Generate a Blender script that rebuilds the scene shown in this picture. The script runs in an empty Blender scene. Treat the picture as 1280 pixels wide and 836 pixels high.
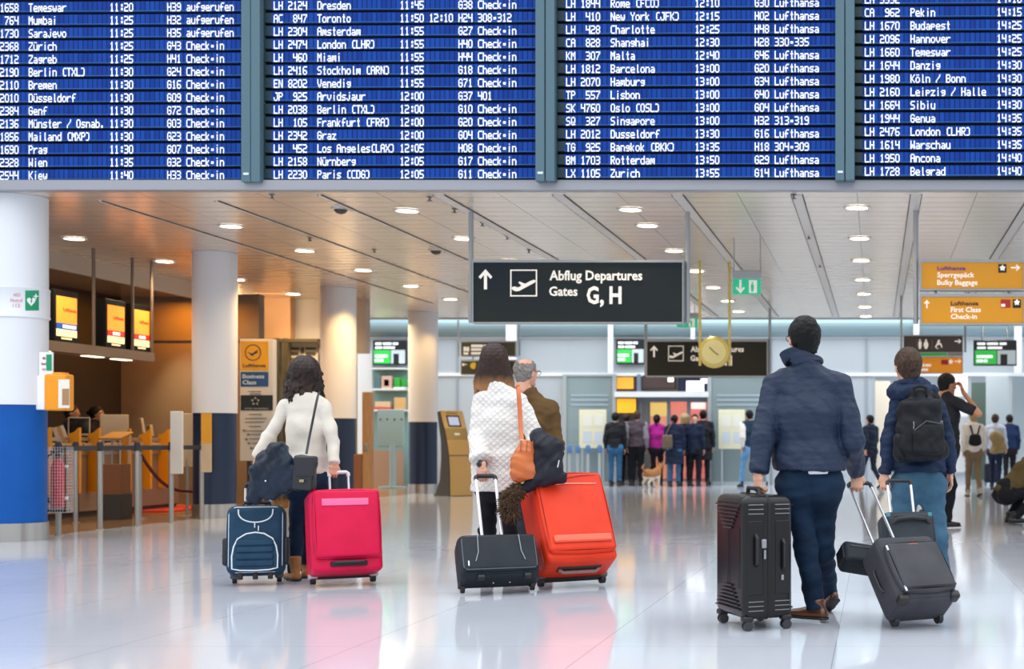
import bpy, bmesh, math, random
import numpy as np
from mathutils import Vector, Matrix, Euler

scene = bpy.context.scene
COL = scene.collection
# ------------------------------------------------------------------ camera
# one-point perspective: the picture is cropped from the left of the optical axis
FPX, CXP, CYP, CAMH = 1700.0, 1095.0, 551.0, 1.05
cam_d = bpy.data.cameras.new('camera')
cam = bpy.data.objects.new('camera', cam_d)
COL.objects.link(cam)
cam_d.sensor_fit = 'HORIZONTAL'
cam_d.sensor_width = 36.0
cam_d.lens = 36.0 * FPX / 1280.0
cam_d.shift_x = (640.0 - CXP) / 1280.0
cam_d.shift_y = (CYP - 418.0) / 1280.0
cam_d.clip_end = 200
cam.location = (0, 0, CAMH)
cam.rotation_euler = (math.pi / 2, 0, 0)
cam_d.dof.use_dof = True
cam_d.dof.focus_distance = 9.2
cam_d.dof.aperture_fstop = 2.4
scene.camera = cam
# ------------------------------------------------------------------ world: daylight of the open hall
world = bpy.data.worlds.new('hall_daylight')
scene.world = world
world.use_nodes = True
wn = world.node_tree.nodes
wn['Background'].inputs[0].default_value = (0.93, 0.97, 1.0, 1)
# brighter overhead (glass roof) than towards the hall's far sides
_tc = wn.new('ShaderNodeTexCoord')
_sp = wn.new('ShaderNodeSeparateXYZ')
_mr = wn.new('ShaderNodeMapRange')
_mr.inputs['From Min'].default_value = 0.05
_mr.inputs['From Max'].default_value = 0.85
_mr.inputs['To Min'].default_value = 0.65
_mr.inputs['To Max'].default_value = 2.3
world.node_tree.links.new(_tc.outputs['Generated'], _sp.inputs[0])
world.node_tree.links.new(_sp.outputs[2], _mr.inputs[0])
world.node_tree.links.new(_mr.outputs[0], wn['Background'].inputs[1])
# ------------------------------------------------------------------ view
scene.view_settings.view_transform = 'Standard'
scene.view_settings.look = 'None'
scene.view_settings.gamma = 1.0
scene.view_settings.use_curve_mapping = False
scene.view_settings.exposure = 0.16
scene.cycles.use_denoising = True
scene.cycles.max_bounces = 8
scene.cycles.diffuse_bounces = 4
scene.cycles.glossy_bounces = 4
scene.cycles.transmission_bounces = 6
scene.cycles.transparent_max_bounces = 8
scene.cycles.sample_clamp_indirect = 6.0
scene.cycles.caustics_reflective = False
scene.cycles.caustics_refractive = False


def area_light(name, loc, size, power, color, rot=(0, 0, 0), size_y=None, spread=math.pi):
    l = bpy.data.lights.new(name, 'AREA')
    l.energy = power
    l.color = color
    l.size = size
    l.spread = spread
    if size_y:
        l.shape = 'RECTANGLE'
        l.size_y = size_y
    o = bpy.data.objects.new(name, l)
    o.location = loc
    o.rotation_euler = rot
    COL.objects.link(o)
    return o


# lamps of the rooms beyond, and added fill lights (the downlights carry their own, further down)
area_light('back_hall_fill', (-3.0, 30.4, 6.2), 18, 330, (0.92, 0.97, 1.0), size_y=2.6)  # unseen wide area light, added to brighten the far wall
area_light('counter_lamp', (-11.6, 18.6, 3.40), 0.3, 18, (1.0, 0.6, 0.25), size_y=5.0)
area_light('amber_wall_fill', (-11.3, 22.2, 3.38), 0.9, 38, (1.0, 0.36, 0.02), size_y=0.3)  # orange light added for the glow high on the wall, no fixture
area_light('entrance_lamp', (-4.9, 35.0, 3.9), 1.6, 90, (1.0, 0.9, 0.8), size_y=2.0)
area_light('passage_lamp', (1.8, 36.4, 3.9), 3.4, 200, (1.0, 0.97, 0.92), size_y=4.0)
for cx_, cy_, tx_, ty_ in ((-8.25, 22.1, -9.09, 23.0), (-8.35, 19.5, -9.09, 18.7), (-8.25, 26.4, -9.09, 27.3)):  # unseen warm spots, added to turn the columns golden
    sl = bpy.data.lights.new('column_fill', 'SPOT')
    sl.energy = 150 if cy_ < 26 else 60
    sl.color = (1.0, 0.6, 0.22)
    sl.spot_size = 1.2
    sl.spot_blend = 0.7
    sl.shadow_soft_size = 0.06
    so = bpy.data.objects.new('column_fill', sl)
    so.location = (cx_, cy_, 3.58)
    so.rotation_euler = (Vector((tx_, ty_, 1.9)) - Vector(so.location)).to_track_quat('-Z', 'Y').to_euler()
    COL.objects.link(so)
area_light('lintel_fill', (-11.0, 23.7, 3.6), 1.6, 26, (1.0, 0.7, 0.42), rot=(0.75, 0, 0), size_y=0.2)  # fill light without a fixture, added to lift the tan lintel
area_light('lounge_lamp', (-10.4, 27.0, 3.4), 1.6, 90, (1.0, 0.72, 0.4), size_y=2.0)

# ------------------------------------------------------------------ helpers


def X(px, d):
    return (px - CXP) * d / FPX


def Z(py, d):
    return CAMH + (CYP - py) * d / FPX


def DF(py):
    return FPX * CAMH / (py - CYP)


def P(px, py, d):
    return Vector((X(px, d), d, Z(py, d)))


def lin(c):
    if isinstance(c, str):
        c = c.lstrip('#')
        c = [int(c[i:i + 2], 16) / 255 for i in (0, 2, 4)]
    return tuple((x / 12.92 if x <= 0.04045 else ((x + 0.055) / 1.055) ** 2.4) for x in c) + (1.0,)


MATS = {}


def mat(name, color, rough=0.5, metal=0.0, bump=None, var=None, coat=0.0, sheen=0.0, emit=0.0, spec=0.5, alpha=1.0, trans=0.0, aniso=None):
    """bump=(scale, strength, (sx,sy,sz)); var=(color2, scale, (sx,sy,sz))"""
    if name in MATS:
        return MATS[name]
    m = bpy.data.materials.new(name)
    m.use_nodes = True
    nt = m.node_tree
    b = nt.nodes['Principled BSDF']
    b.inputs['Base Color'].default_value = lin(color)
    b.inputs['Roughness'].default_value = rough
    b.inputs['Metallic'].default_value = metal
    b.inputs['Specular IOR Level'].default_value = spec
    b.inputs['Coat Weight'].default_value = coat
    b.inputs['Sheen Weight'].default_value = sheen
    b.inputs['Alpha'].default_value = alpha
    b.inputs['Transmission Weight'].default_value = trans
    if emit:
        b.inputs['Emission Color'].default_value = lin(color)
        b.inputs['Emission Strength'].default_value = emit
    if bump or var:
        tc = nt.nodes.new('ShaderNodeTexCoord')

        def noise(scale, st, detail=3):
            mp = nt.nodes.new('ShaderNodeMapping')
            mp.inputs['Scale'].default_value = st
            nt.links.new(tc.outputs['Object'], mp.inputs[0])
            n = nt.nodes.new('ShaderNodeTexNoise')
            n.inputs['Scale'].default_value = scale
            n.inputs['Detail'].default_value = detail
            nt.links.new(mp.outputs[0], n.inputs['Vector'])
            return n
        if bump:
            n = noise(bump[0], bump[2] if len(bump) > 2 else (1, 1, 1))
            bp = nt.nodes.new('ShaderNodeBump')
            bp.inputs['Strength'].default_value = bump[1]
            bp.inputs['Distance'].default_value = 0.01
            nt.links.new(n.outputs[0], bp.inputs['Height'])
            nt.links.new(bp.outputs[0], b.inputs['Normal'])
        if var:
            n = noise(var[1], var[2] if len(var) > 2 else (1, 1, 1))
            r = nt.nodes.new('ShaderNodeValToRGB')
            r.color_ramp.elements[0].position = 0.35
            r.color_ramp.elements[1].position = 0.65
            r.color_ramp.elements[0].color = lin(color)
            r.color_ramp.elements[1].color = lin(var[0])
            nt.links.new(n.outputs[0], r.inputs[0])
            nt.links.new(r.outputs[0], b.inputs['Base Color'])
            if emit:
                nt.links.new(r.outputs[0], b.inputs['Emission Color'])
    MATS[name] = m
    return m


def glass(name, color, rough=0.02, mix=0.3):
    """thin architectural glass: mostly clear, some reflection and tint"""
    if name in MATS:
        return MATS[name]
    m = bpy.data.materials.new(name)
    m.use_nodes = True
    nt = m.node_tree
    nt.nodes.remove(nt.nodes['Principled BSDF'])
    out = nt.nodes['Material Output']
    t = nt.nodes.new('ShaderNodeBsdfTransparent')
    t.inputs[0].default_value = lin(color)
    g = nt.nodes.new('ShaderNodeBsdfPrincipled')
    g.inputs['Base Color'].default_value = lin(color)
    g.inputs['Roughness'].default_value = rough
    mx = nt.nodes.new('ShaderNodeMixShader')
    mx.inputs[0].default_value = mix
    nt.links.new(t.outputs[0], mx.inputs[1])
    nt.links.new(g.outputs[0], mx.inputs[2])
    nt.links.new(mx.outputs[0], out.inputs[0])
    MATS[name] = m
    return m


# ------------------------------------------------------------------ mesh builder
I4 = Matrix.Identity(4)


def TR(loc=(0, 0, 0), rot=(0, 0, 0), sc=(1, 1, 1)):
    return Matrix.Translation(loc) @ Euler(rot).to_matrix().to_4x4() @ Matrix.Diagonal((sc[0], sc[1], sc[2], 1))


def frame(origin, y, z):
    """matrix whose local y and z axes point along the given directions"""
    y = Vector(y).normalized()
    z = Vector(z)
    z = (z - y * z.dot(y)).normalized()
    x = y.cross(z)
    m = Matrix((x, y, z)).transposed().to_4x4()
    m.translation = Vector(origin)
    return m


class MB:
    def __init__(self, M=None):
        self.v = []
        self.f = []
        self.n = 0
        self.M = M or I4

    def add(self, v, f, M=None):
        m = self.M @ M if M is not None else self.M
        a = np.asarray(v, float).reshape(-1, 3)
        R = np.array(m.to_3x3())
        a = a @ R.T + np.array(m.translation)
        self.v.append(a)
        flip = m.to_3x3().determinant() < 0
        for q in f:
            q = [i + self.n for i in q]
            self.f.append(q[::-1] if flip else q)
        self.n += len(a)
        return self

    def box(self, c, s, M=None):
        x, y, z = c
        a, b, d = s[0] / 2, s[1] / 2, s[2] / 2
        v = [(x + i * a, y + j * b, z + k * d) for i in (-1, 1) for j in (-1, 1) for k in (-1, 1)]
        f = [(0, 1, 3, 2), (4, 6, 7, 5), (0, 4, 5, 1), (2, 3, 7, 6), (0, 2, 6, 4), (1, 5, 7, 3)]
        return self.add(v, f, M)

    def rbox(self, c, s, r, M=None, seg=3, bulge=0.0, flat=None):
        """rounded box; bulge pushes the faces out like a stuffed bag"""
        h = np.array(s, float) / 2
        r = min(r, h.min() * 0.999)
        inner = h - r
        axes = []
        for a in range(3):
            t = np.tan(np.linspace(-math.pi / 4, 0, seg + 1)) * 1.0
            lo = -inner[a] + t * r
            mid = np.linspace(-inner[a], inner[a], 6 if bulge else 2)
            arr = np.concatenate([lo[:-1], mid, -lo[:-1][::-1]])
            axes.append(arr)
        V, F = [], []
        base = 0
        for ax in range(3):
            u, w = (ax + 1) % 3, (ax + 2) % 3
            for sg in (-1, 1):
                A, B = np.meshgrid(axes[u], axes[w], indexing='ij')
                Pn = np.zeros(A.shape + (3,))
                Pn[..., u] = A
                Pn[..., w] = B
                Pn[..., ax] = sg * h[ax]
                cl = np.clip(Pn, -inner, inner)
                dlt = Pn - cl
                L = np.linalg.norm(dlt, axis=-1, keepdims=True)
                L[L == 0] = 1
                Q = cl + dlt / L * r
                if bulge:
                    k = np.prod(np.cos(np.clip(np.delete(Q / (h * 1.0001), ax, axis=-1), -1, 1) * math.pi / 2), axis=-1)
                    Q[..., ax] += sg * bulge * k
                na, nb = A.shape
                V.append(Q.reshape(-1, 3))
                for i in range(na - 1):
                    for j in range(nb - 1):
                        q = [base + i * nb + j, base + (i + 1) * nb + j, base + (i + 1) * nb + j + 1, base + i * nb + j + 1]
                        F.append(q if sg > 0 else q[::-1])
                base += na * nb
        V = np.concatenate(V) + np.array(c, float)
        # weld the seams of the six sides
        key = np.round(V, 5)
        uq, inv = np.unique(key, axis=0, return_inverse=True)
        inv = inv.reshape(-1)
        F2 = []
        for q in F:
            t = [int(inv[i]) for i in q]
            t2 = [a for i, a in enumerate(t) if a != t[i - 1]]
            if len(t2) >= 3:
                F2.append(t2)
        return self.add(uq, F2, M)

    def tube(self, pts, r, seg=8, closed=False, M=None, caps=True, flat=1.0, up=None):
        pts = [Vector(p) for p in pts]
        n = len(pts)
        rs = r if isinstance(r, (list, tuple)) else [r] * n
        V, F = [], []
        nrm = None
        for i in range(n):
            if closed:
                t = (pts[(i + 1) % n] - pts[i - 1])
            else:
                t = pts[min(i + 1, n - 1)] - pts[max(i - 1, 0)]
            t.normalize()
            if nrm is None:
                a = Vector(up) if up else (Vector((0, 0, 1)) if abs(t.z) < 0.9 else Vector((1, 0, 0)))
                nrm = (a - t * a.dot(t)).normalized()
            else:
                nrm = (nrm - t * nrm.dot(t))
                nrm = nrm.normalized() if nrm.length > 1e-6 else t.orthogonal().normalized()
            b = t.cross(nrm)
            for k in range(seg):
                an = 2 * math.pi * k / seg
                V.append(pts[i] + (nrm * math.cos(an) * flat + b * math.sin(an)) * rs[i])
        m = n if closed else n - 1
        for i in range(m):
            j = (i + 1) % n
            for k in range(seg):
                l = (k + 1) % seg
                F.append((i * seg + k, i * seg + l, j * seg + l, j * seg + k))
        if caps and not closed:
            F.append(tuple(range(seg))[::-1])
            F.append(tuple((n - 1) * seg + k for k in range(seg)))
        return self.add([tuple(p) for p in V], F, M)

    def cyl(self, a, b, r, r2=None, seg=20, M=None):
        return self.tube([a, b], [r, r if r2 is None else r2], seg, M=M)

    def lathe(self, prof, seg=32, M=None, caps=True):
        V, F = [], []
        n = len(prof)
        for i, (r, z) in enumerate(prof):
            for k in range(seg):
                a = 2 * math.pi * k / seg
                V.append((r * math.cos(a), r * math.sin(a), z))
        for i in range(n - 1):
            for k in range(seg):
                l = (k + 1) % seg
                F.append((i * seg + k, i * seg + l, (i + 1) * seg + l, (i + 1) * seg + k))
        if caps:
            F.append(tuple(range(seg))[::-1])
            F.append(tuple((n - 1) * seg + k for k in range(seg)))
        return self.add(V, F, M)

    def prism(self, outline, depth, M=None):
        """outline in local (x,z), extruded along +y by depth"""
        n = len(outline)
        ar = sum(outline[i][0] * outline[(i + 1) % n][1] - outline[(i + 1) % n][0] * outline[i][1] for i in range(n))
        if ar < 0:
            outline = outline[::-1]
        V = [(x, 0, z) for x, z in outline] + [(x, depth, z) for x, z in outline]
        F = [tuple(range(n)), tuple(range(2 * n - 1, n - 1, -1))]
        for i in range(n):
            j = (i + 1) % n
            F.append((i, i + n, j + n, j))
        return self.add(V, F, M)

    def sphere(self, c, r, seg=16, M=None):
        rx, ry, rz = r if isinstance(r, (tuple, list)) else (r, r, r)
        n = seg // 2
        V = [(c[0], c[1], c[2] - rz)]
        for i in range(1, n):
            t = math.pi * i / n - math.pi / 2
            for k in range(seg):
                a = 2 * math.pi * k / seg
                V.append((c[0] + rx * math.cos(t) * math.cos(a), c[1] + ry * math.cos(t) * math.sin(a), c[2] + rz * math.sin(t)))
        V.append((c[0], c[1], c[2] + rz))
        F = []
        for k in range(seg):
            l = (k + 1) % seg
            F.append((0, 1 + l, 1 + k))
            for i in range(n - 2):
                F.append((1 + i * seg + k, 1 + i * seg + l, 1 + (i + 1) * seg + l, 1 + (i + 1) * seg + k))
            F.append((1 + (n - 2) * seg + k, 1 + (n - 2) * seg + l, len(V) - 1))
        return self.add(V, F, M)

    def build(self, name, m, parent=None, smooth=False, sharp=40):
        me = bpy.data.meshes.new(name)
        V = np.concatenate(self.v) if self.v else np.zeros((0, 3))
        me.from_pydata(V.tolist(), [], self.f)
        return finish(name, me, m, parent, smooth, sharp)


def finish(name, me, m, parent=None, smooth=False, sharp=None):
    me.update()
    if smooth:
        me.polygons.foreach_set('use_smooth', np.ones(len(me.polygons), bool))
        if sharp:
            me.set_sharp_from_angle(angle=math.radians(sharp))
    if m is not None:
        me.materials.append(m)
    o = bpy.data.objects.new(name, me)
    COL.objects.link(o)
    if parent is not None:
        o.parent = parent
    return o


def thing(name, label, cat, loc=(0, 0, 0), rz=0.0, group=None):
    o = bpy.data.objects.new(name, None)
    COL.objects.link(o)
    o.location = loc
    o.rotation_euler = (0, 0, rz)
    o.empty_display_size = 0.1
    return tag(o, label, cat, group)


def tag(o, label, cat, group=None):
    o['label'] = label
    o['category'] = cat
    if group:
        o['group'] = group
    return o


def struct(o):
    o['kind'] = 'structure'
    return o


def copy_tree(o, loc=None, label=None):
    c = o.copy()
    COL.objects.link(c)
    if loc is not None:
        c.location = loc
    if label:
        c['label'] = label
    for ch in o.children:
        d = ch.copy()
        COL.objects.link(d)
        d.parent = c
        for g in ch.children:
            e = g.copy()
            COL.objects.link(e)
            e.parent = d
    return c


def text_mesh(body, size, bold=0.0, xs=1.0, depth=0.004, align='LEFT', shear=0.0):
    """vertices/faces of a line of lettering in the local x-z plane, facing -y"""
    cu = bpy.data.curves.new('lettering', 'FONT')
    cu.body = body
    cu.size = size
    cu.offset = bold * size
    cu.extrude = depth / 2
    cu.align_x = align
    cu.resolution_u = 2
    cu.shear = shear
    ob = bpy.data.objects.new('lettering', cu)
    COL.objects.link(ob)
    dg = bpy.context.evaluated_depsgraph_get()
    me = bpy.data.meshes.new_from_object(ob.evaluated_get(dg))
    n = len(me.vertices)
    co = np.zeros(n * 3)
    me.vertices.foreach_get('co', co)
    co = co.reshape(-1, 3)
    f = [tuple(p.vertices) for p in me.polygons]
    v = np.stack([co[:, 0] * xs, -co[:, 2], co[:, 1]], 1)
    bpy.data.objects.remove(ob)
    bpy.data.curves.remove(cu)
    bpy.data.meshes.remove(me)
    return v, f


# ------------------------------------------------------------------ smooth solids (implicit surfaces) for people, bags, clothes


def smin(a, b, k):
    if k <= 0:
        return np.minimum(a, b)
    h = np.maximum(k - np.abs(a - b), 0) / k
    return np.minimum(a, b) - h * h * k * 0.25


class Seg:
    """tapered limb with elliptical section: u is the direction of the half widths w, d are the half depths"""

    def __init__(self, a, b, w0, w1, d0=None, d1=None, u=None, k=0.02, cut=False, cap=1.0, sq=2.0):
        self.a = np.array(a, float)
        self.b = np.array(b, float)
        self.w = (w0, w1)
        self.d = (w0 if d0 is None else d0, w1 if d1 is None else d1)
        ax = self.b - self.a
        self.L = np.linalg.norm(ax)
        ax = ax / self.L if self.L > 1e-6 else np.array((0, 0, 1.0))
        self.ax = ax
        u = np.array(u if u is not None else ((1, 0, 0) if abs(ax[0]) < 0.9 else (0, 1, 0)), float)
        u = u - ax * u.dot(ax)
        self.u = u / np.linalg.norm(u)
        self.v = np.cross(ax, self.u)
        self.k = k
        self.cut = cut
        self.cap = cap
        self.sq = sq
        m = max(w0, w1, *self.d) * max(1.0, cap)
        self.lo = np.minimum(self.a, self.b) - m
        self.hi = np.maximum(self.a, self.b) + m

    def __call__(self, p):
        q = p - self.a
        t = q @ self.ax
        tt = np.clip(t / max(self.L, 1e-6), 0, 1)
        qt = t - tt * self.L
        qu = q @ self.u
        qv = q @ self.v
        w = self.w[0] + (self.w[1] - self.w[0]) * tt
        d = self.d[0] + (self.d[1] - self.d[0]) * tt
        mn = np.minimum(w, d)
        if self.sq == 2.0:
            n = np.sqrt((qu / w) ** 2 + (qv / d) ** 2 + (qt / (mn * self.cap)) ** 2)
        else:
            n = (np.abs(qu / w) ** self.sq + np.abs(qv / d) ** self.sq + np.abs(qt / (mn * self.cap)) ** self.sq) ** (1 / self.sq)
        return (n - 1) * mn


def Ball(c, r, k=0.02, cut=False, M=None):
    """ellipsoid"""
    r = r if isinstance(r, (tuple, list)) else (r, r, r)
    s = Seg(c, np.array(c, float) + np.array((0, 0, 1e-7)), r[0], r[0], r[1], r[1], u=(1, 0, 0), k=k, cut=cut, cap=r[2] / min(r[0], r[1]))
    m = max(r)
    s.lo = np.array(c, float) - m
    s.hi = np.array(c, float) + m
    return s


class RBox:
    def __init__(self, c, h, r, R=None, k=0.01, cut=False):
        self.c = np.array(c, float)
        self.h = np.array(h, float) - r
        self.r = r
        self.R = np.array(R if R is not None else np.eye(3), float)
        self.k = k
        self.cut = cut
        m = np.abs(self.R) @ np.array(h, float)
        self.lo = self.c - m
        self.hi = self.c + m

    def __call__(self, p):
        q = np.abs((p - self.c) @ self.R) - self.h
        return np.linalg.norm(np.maximum(q, 0), axis=-1) + np.minimum(q.max(-1), 0) - self.r


def field(layers, res, warp=None):
    """layers: list of (prims, planes); planes = (point, normal) keep the side against the normal"""
    allp = [p for pr, _ in layers for p in pr if not p.cut]
    lo = np.min([p.lo for p in allp], 0) - 4 * res - 0.02
    hi = np.max([p.hi for p in allp], 0) + 4 * res + 0.02
    n = np.ceil((hi - lo) / res).astype(int) + 1
    ax = [lo[i] + np.arange(n[i]) * res for i in range(3)]
    tot = np.full(n, 1.0, np.float32)
    for prims, planes in layers:
        D = np.full(n, 1.0, np.float32)
        for p in prims:
            m = p.k + 3.5 * res + 0.012
            i0 = np.maximum(((p.lo - m - lo) / res).astype(int), 0)
            i1 = np.minimum(((p.hi + m - lo) / res).astype(int) + 2, n)
            if np.any(i1 <= i0):
                continue
            sl = tuple(slice(i0[i], i1[i]) for i in range(3))
            G = np.stack(np.meshgrid(*[ax[i][sl[i]] for i in range(3)], indexing='ij'), -1)
            d = p(G)
            if p.cut:
                D[sl] = -smin(-D[sl], d, p.k)
            else:
                D[sl] = smin(D[sl], d, p.k)
        for pt, nr in planes:
            nr = np.array(nr, float)
            nr = nr / np.linalg.norm(nr)
            pt = np.array(pt, float)
            pd = ((ax[0] - pt[0]) * nr[0])[:, None, None] + ((ax[1] - pt[1]) * nr[1])[None, :, None] + ((ax[2] - pt[2]) * nr[2])[None, None, :]
            D = np.maximum(D, pd)
        tot = np.minimum(tot, D) if len(layers) > 1 else D
    if warp is not None:
        near = np.abs(tot) < 0.08
        idx = np.argwhere(near)
        pts = lo + idx * res
        tot[near] += warp(pts)
    return tot, lo


def nets(D, lo, h):
    ins = D < 0
    c = np.zeros(np.array(D.shape) - 1, np.int8)
    sl = [slice(0, -1), slice(1, None)]
    for i in (0, 1):
        for j in (0, 1):
            for k in (0, 1):
                c += ins[sl[i], sl[j], sl[k]]
    act = (c > 0) & (c < 8)
    cells = np.argwhere(act)
    nv = len(cells)
    ids = np.full(act.shape, -1, np.int64)
    ids[act] = np.arange(nv)
    acc = np.zeros((nv, 3))
    cnt = np.zeros(nv)
    corners = [(i, j, k) for i in (0, 1) for j in (0, 1) for k in (0, 1)]
    vals = {cr: D[cells[:, 0] + cr[0], cells[:, 1] + cr[1], cells[:, 2] + cr[2]].astype(float) for cr in corners}
    for a in corners:
        for ax in range(3):
            if a[ax] == 0:
                b = list(a)
                b[ax] = 1
                b = tuple(b)
                va, vb = vals[a], vals[b]
                x = (va < 0) != (vb < 0)
                t = np.where(x, va / np.where(x, va - vb, 1), 0)
                pt = np.tile(np.array(a, float), (nv, 1))
                pt[:, ax] = t
                acc += pt * x[:, None]
                cnt += x
    V = lo + (cells + acc / cnt[:, None]) * h
    F = []
    for ax in range(3):
        u, w = (ax + 1) % 3, (ax + 2) % 3
        s0 = [slice(None)] * 3
        s1 = [slice(None)] * 3
        s0[ax] = slice(0, -1)
        s1[ax] = slice(1, None)
        e = ins[tuple(s0)] != ins[tuple(s1)]
        E = np.argwhere(e)
        ok = (E[:, u] > 0) & (E[:, w] > 0) & (E[:, u] < D.shape[u] - 1) & (E[:, w] < D.shape[w] - 1)
        E = E[ok]
        inn = ins[E[:, 0], E[:, 1], E[:, 2]]

        def cid(du, dw):
            q = E.copy()
            q[:, u] += du
            q[:, w] += dw
            return ids[q[:, 0], q[:, 1], q[:, 2]]
        Q = np.stack([cid(-1, -1), cid(0, -1), cid(0, 0), cid(-1, 0)], 1)
        Q[~inn] = Q[~inn][:, ::-1]
        F.append(Q)
    F = np.concatenate(F)
    return V, F


def solid(layers, res, warp=None, smooth=1):
    if not isinstance(layers[0], tuple):
        layers = [(layers, [])]
    D, lo = field(layers, res, warp)
    V, F = nets(D, lo, res)
    for _ in range(smooth):
        A = np.zeros_like(V)
        c = np.zeros(len(V))
        for i in range(4):
            a, b = F[:, i], F[:, (i + 1) % 4]
            np.add.at(A, a, V[b])
            np.add.at(c, a, 1)
            np.add.at(A, b, V[a])
            np.add.at(c, b, 1)
        V = V * 0.5 + 0.5 * A / np.maximum(c, 1)[:, None]
    return V, F


def solid_obj(name, layers, res, m, parent=None, warp=None, extra=(), smooth=1):
    V, F = solid(layers, res, warp, smooth)
    vs, fs, n = [V], [F.tolist()], len(V)
    for v2, f2 in extra:
        vs.append(np.asarray(v2))
        fs.append([[i + n for i in q] for q in (f2.tolist() if hasattr(f2, 'tolist') else f2)])
        n += len(v2)
    me = bpy.data.meshes.new(name)
    me.from_pydata(np.concatenate(vs).tolist(), [], [q for l in fs for q in l])
    return finish(name, me, m, parent, True)


def xf(VF, M):
    V, F = VF
    R = np.array(M.to_3x3())
    return np.asarray(V) @ R.T + np.array(M.translation), F


def folds(amp, freq, seed, stretch=(1, 1, 1)):
    rs = np.random.RandomState(seed)
    ks = [(rs.normal(size=3) * np.array(stretch) * freq * rs.uniform(0.6, 1.6), rs.uniform(0, 6.28)) for _ in range(7)]

    def f(p):
        s = 0
        for k, ph in ks:
            s = s + np.sin(p @ k + ph + 1.5 * np.sin(p @ (k[[1, 2, 0]] * 0.6) + ph * 2))
        return (amp / 5.5) * s
    return f


def mbw(root):
    """mesh builder taking world coordinates for a child of an unrotated thing"""
    return MB(Matrix.Translation(-Vector(root.location)))


def fit_text(mb, body, x0, x1, z0, cap, y, bold=0.0, depth=0.004, M=None):
    """lettering from x0 to x1 on baseline z0 with the given capital height, standing on the plane y"""
    v, f = text_mesh(body, cap / 0.711, bold, 1.0, depth)
    w0, w1 = v[:, 0].min(), v[:, 0].max()
    v[:, 0] = x0 + (v[:, 0] - w0) * (x1 - x0) / (w1 - w0)
    v[:, 1] += y
    v[:, 2] += z0
    mb.add(v, f, M)


def word_bars(mb, x0, x1, z0, h, y, widths):
    """a line of print too small to read: one rounded bar for each word"""
    gap = 0.06
    tot = sum(widths) + gap * (len(widths) - 1)
    k = (x1 - x0) / tot
    x = x0
    for w in widths:
        mb.rbox((x + w * k / 2, y, z0 + h / 2), (w * k, 0.004, h), 0.0018, seg=1)
        x += (w + gap) * k


def node_mat(name, rough=0.5, metal=0.0, spec=0.5):
    m = bpy.data.materials.new(name)
    m.use_nodes = True
    nt = m.node_tree
    b = nt.nodes['Principled BSDF']
    b.inputs['Roughness'].default_value = rough
    b.inputs['Metallic'].default_value = metal
    b.inputs['Specular IOR Level'].default_value = spec
    MATS[name] = m
    return m, nt, b


def nmath(nt, op, a, b=None, c=None):
    n = nt.nodes.new('ShaderNodeMath')
    n.operation = op
    for i, x in enumerate((a, b, c)):
        if x is None:
            continue
        if isinstance(x, (int, float)):
            n.inputs[i].default_value = x
        else:
            nt.links.new(x, n.inputs[i])
    return n.outputs[0]


def nmix(nt, fac, a, b):
    n = nt.nodes.new('ShaderNodeMix')
    n.data_type = 'RGBA'
    nt.links.new(fac, n.inputs[0])
    for i, x in ((6, a), (7, b)):
        if isinstance(x, tuple):
            n.inputs[i].default_value = x
        else:
            nt.links.new(x, n.inputs[i])
    return n.outputs[2]


def ncoord(nt):
    tc = nt.nodes.new('ShaderNodeTexCoord')
    s = nt.nodes.new('ShaderNodeSeparateXYZ')
    nt.links.new(tc.outputs['Object'], s.inputs[0])
    return tc, s.outputs[0], s.outputs[1], s.outputs[2]


def nline(nt, coord, period, width, off=0.0):
    """1 inside thin lines repeated with the period"""
    fr = nmath(nt, 'FRACT', nmath(nt, 'DIVIDE', nmath(nt, 'ADD', coord, off), period))
    return nmath(nt, 'LESS_THAN', fr, width / period)


def nnoise(nt, tc, scale, st=(1, 1, 1), detail=3):
    mp = nt.nodes.new('ShaderNodeMapping')
    mp.inputs['Scale'].default_value = st
    nt.links.new(tc.outputs['Object'], mp.inputs[0])
    n = nt.nodes.new('ShaderNodeTexNoise')
    n.inputs['Scale'].default_value = scale
    n.inputs['Detail'].default_value = detail
    nt.links.new(mp.outputs[0], n.inputs['Vector'])
    return n.outputs[0]


def nbump(nt, b, height, strength, dist=0.01):
    n = nt.nodes.new('ShaderNodeBump')
    n.inputs['Strength'].default_value = strength
    n.inputs['Distance'].default_value = dist
    nt.links.new(height, n.inputs['Height'])
    nt.links.new(n.outputs[0], b.inputs['Normal'])
# ================================================================== the hall: floor, ceiling, walls
def floor_material():
    m, nt, b = node_mat('polished_stone_floor', 0.2, 0.0, 0.5)
    tc, x, y, z = ncoord(nt)
    j = nmath(nt, 'MAXIMUM', nline(nt, x, 1.225, 0.005, 0.21), nline(nt, y, 2.45, 0.004, 0.4))
    n = nnoise(nt, tc, 1.2, (1, 0.35, 1), 5)
    base = nmix(nt, n, lin('#bcc0cb'), lin('#ccd0da'))
    brown = nmix(nt, n, lin('#8a6844'), lin('#a07c52'))
    isb = nmath(nt, 'MULTIPLY', nmath(nt, 'LESS_THAN', x, -9.2), nmath(nt, 'GREATER_THAN', y, 14.6))
    base = nmix(nt, isb, base, brown)
    col = nmix(nt, j, base, lin('#9a9ca6'))
    nt.links.new(col, b.inputs['Base Color'])
    r = nmath(nt, 'MULTIPLY_ADD', nnoise(nt, tc, 3, (1, 1, 1)), 0.07, 0.05)
    nt.links.new(r, b.inputs['Roughness'])
    w = nnoise(nt, tc, 9, (1, 0.25, 1), 2)
    nbump(nt, b, w, 0.05, 0.01)
    return m


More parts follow.
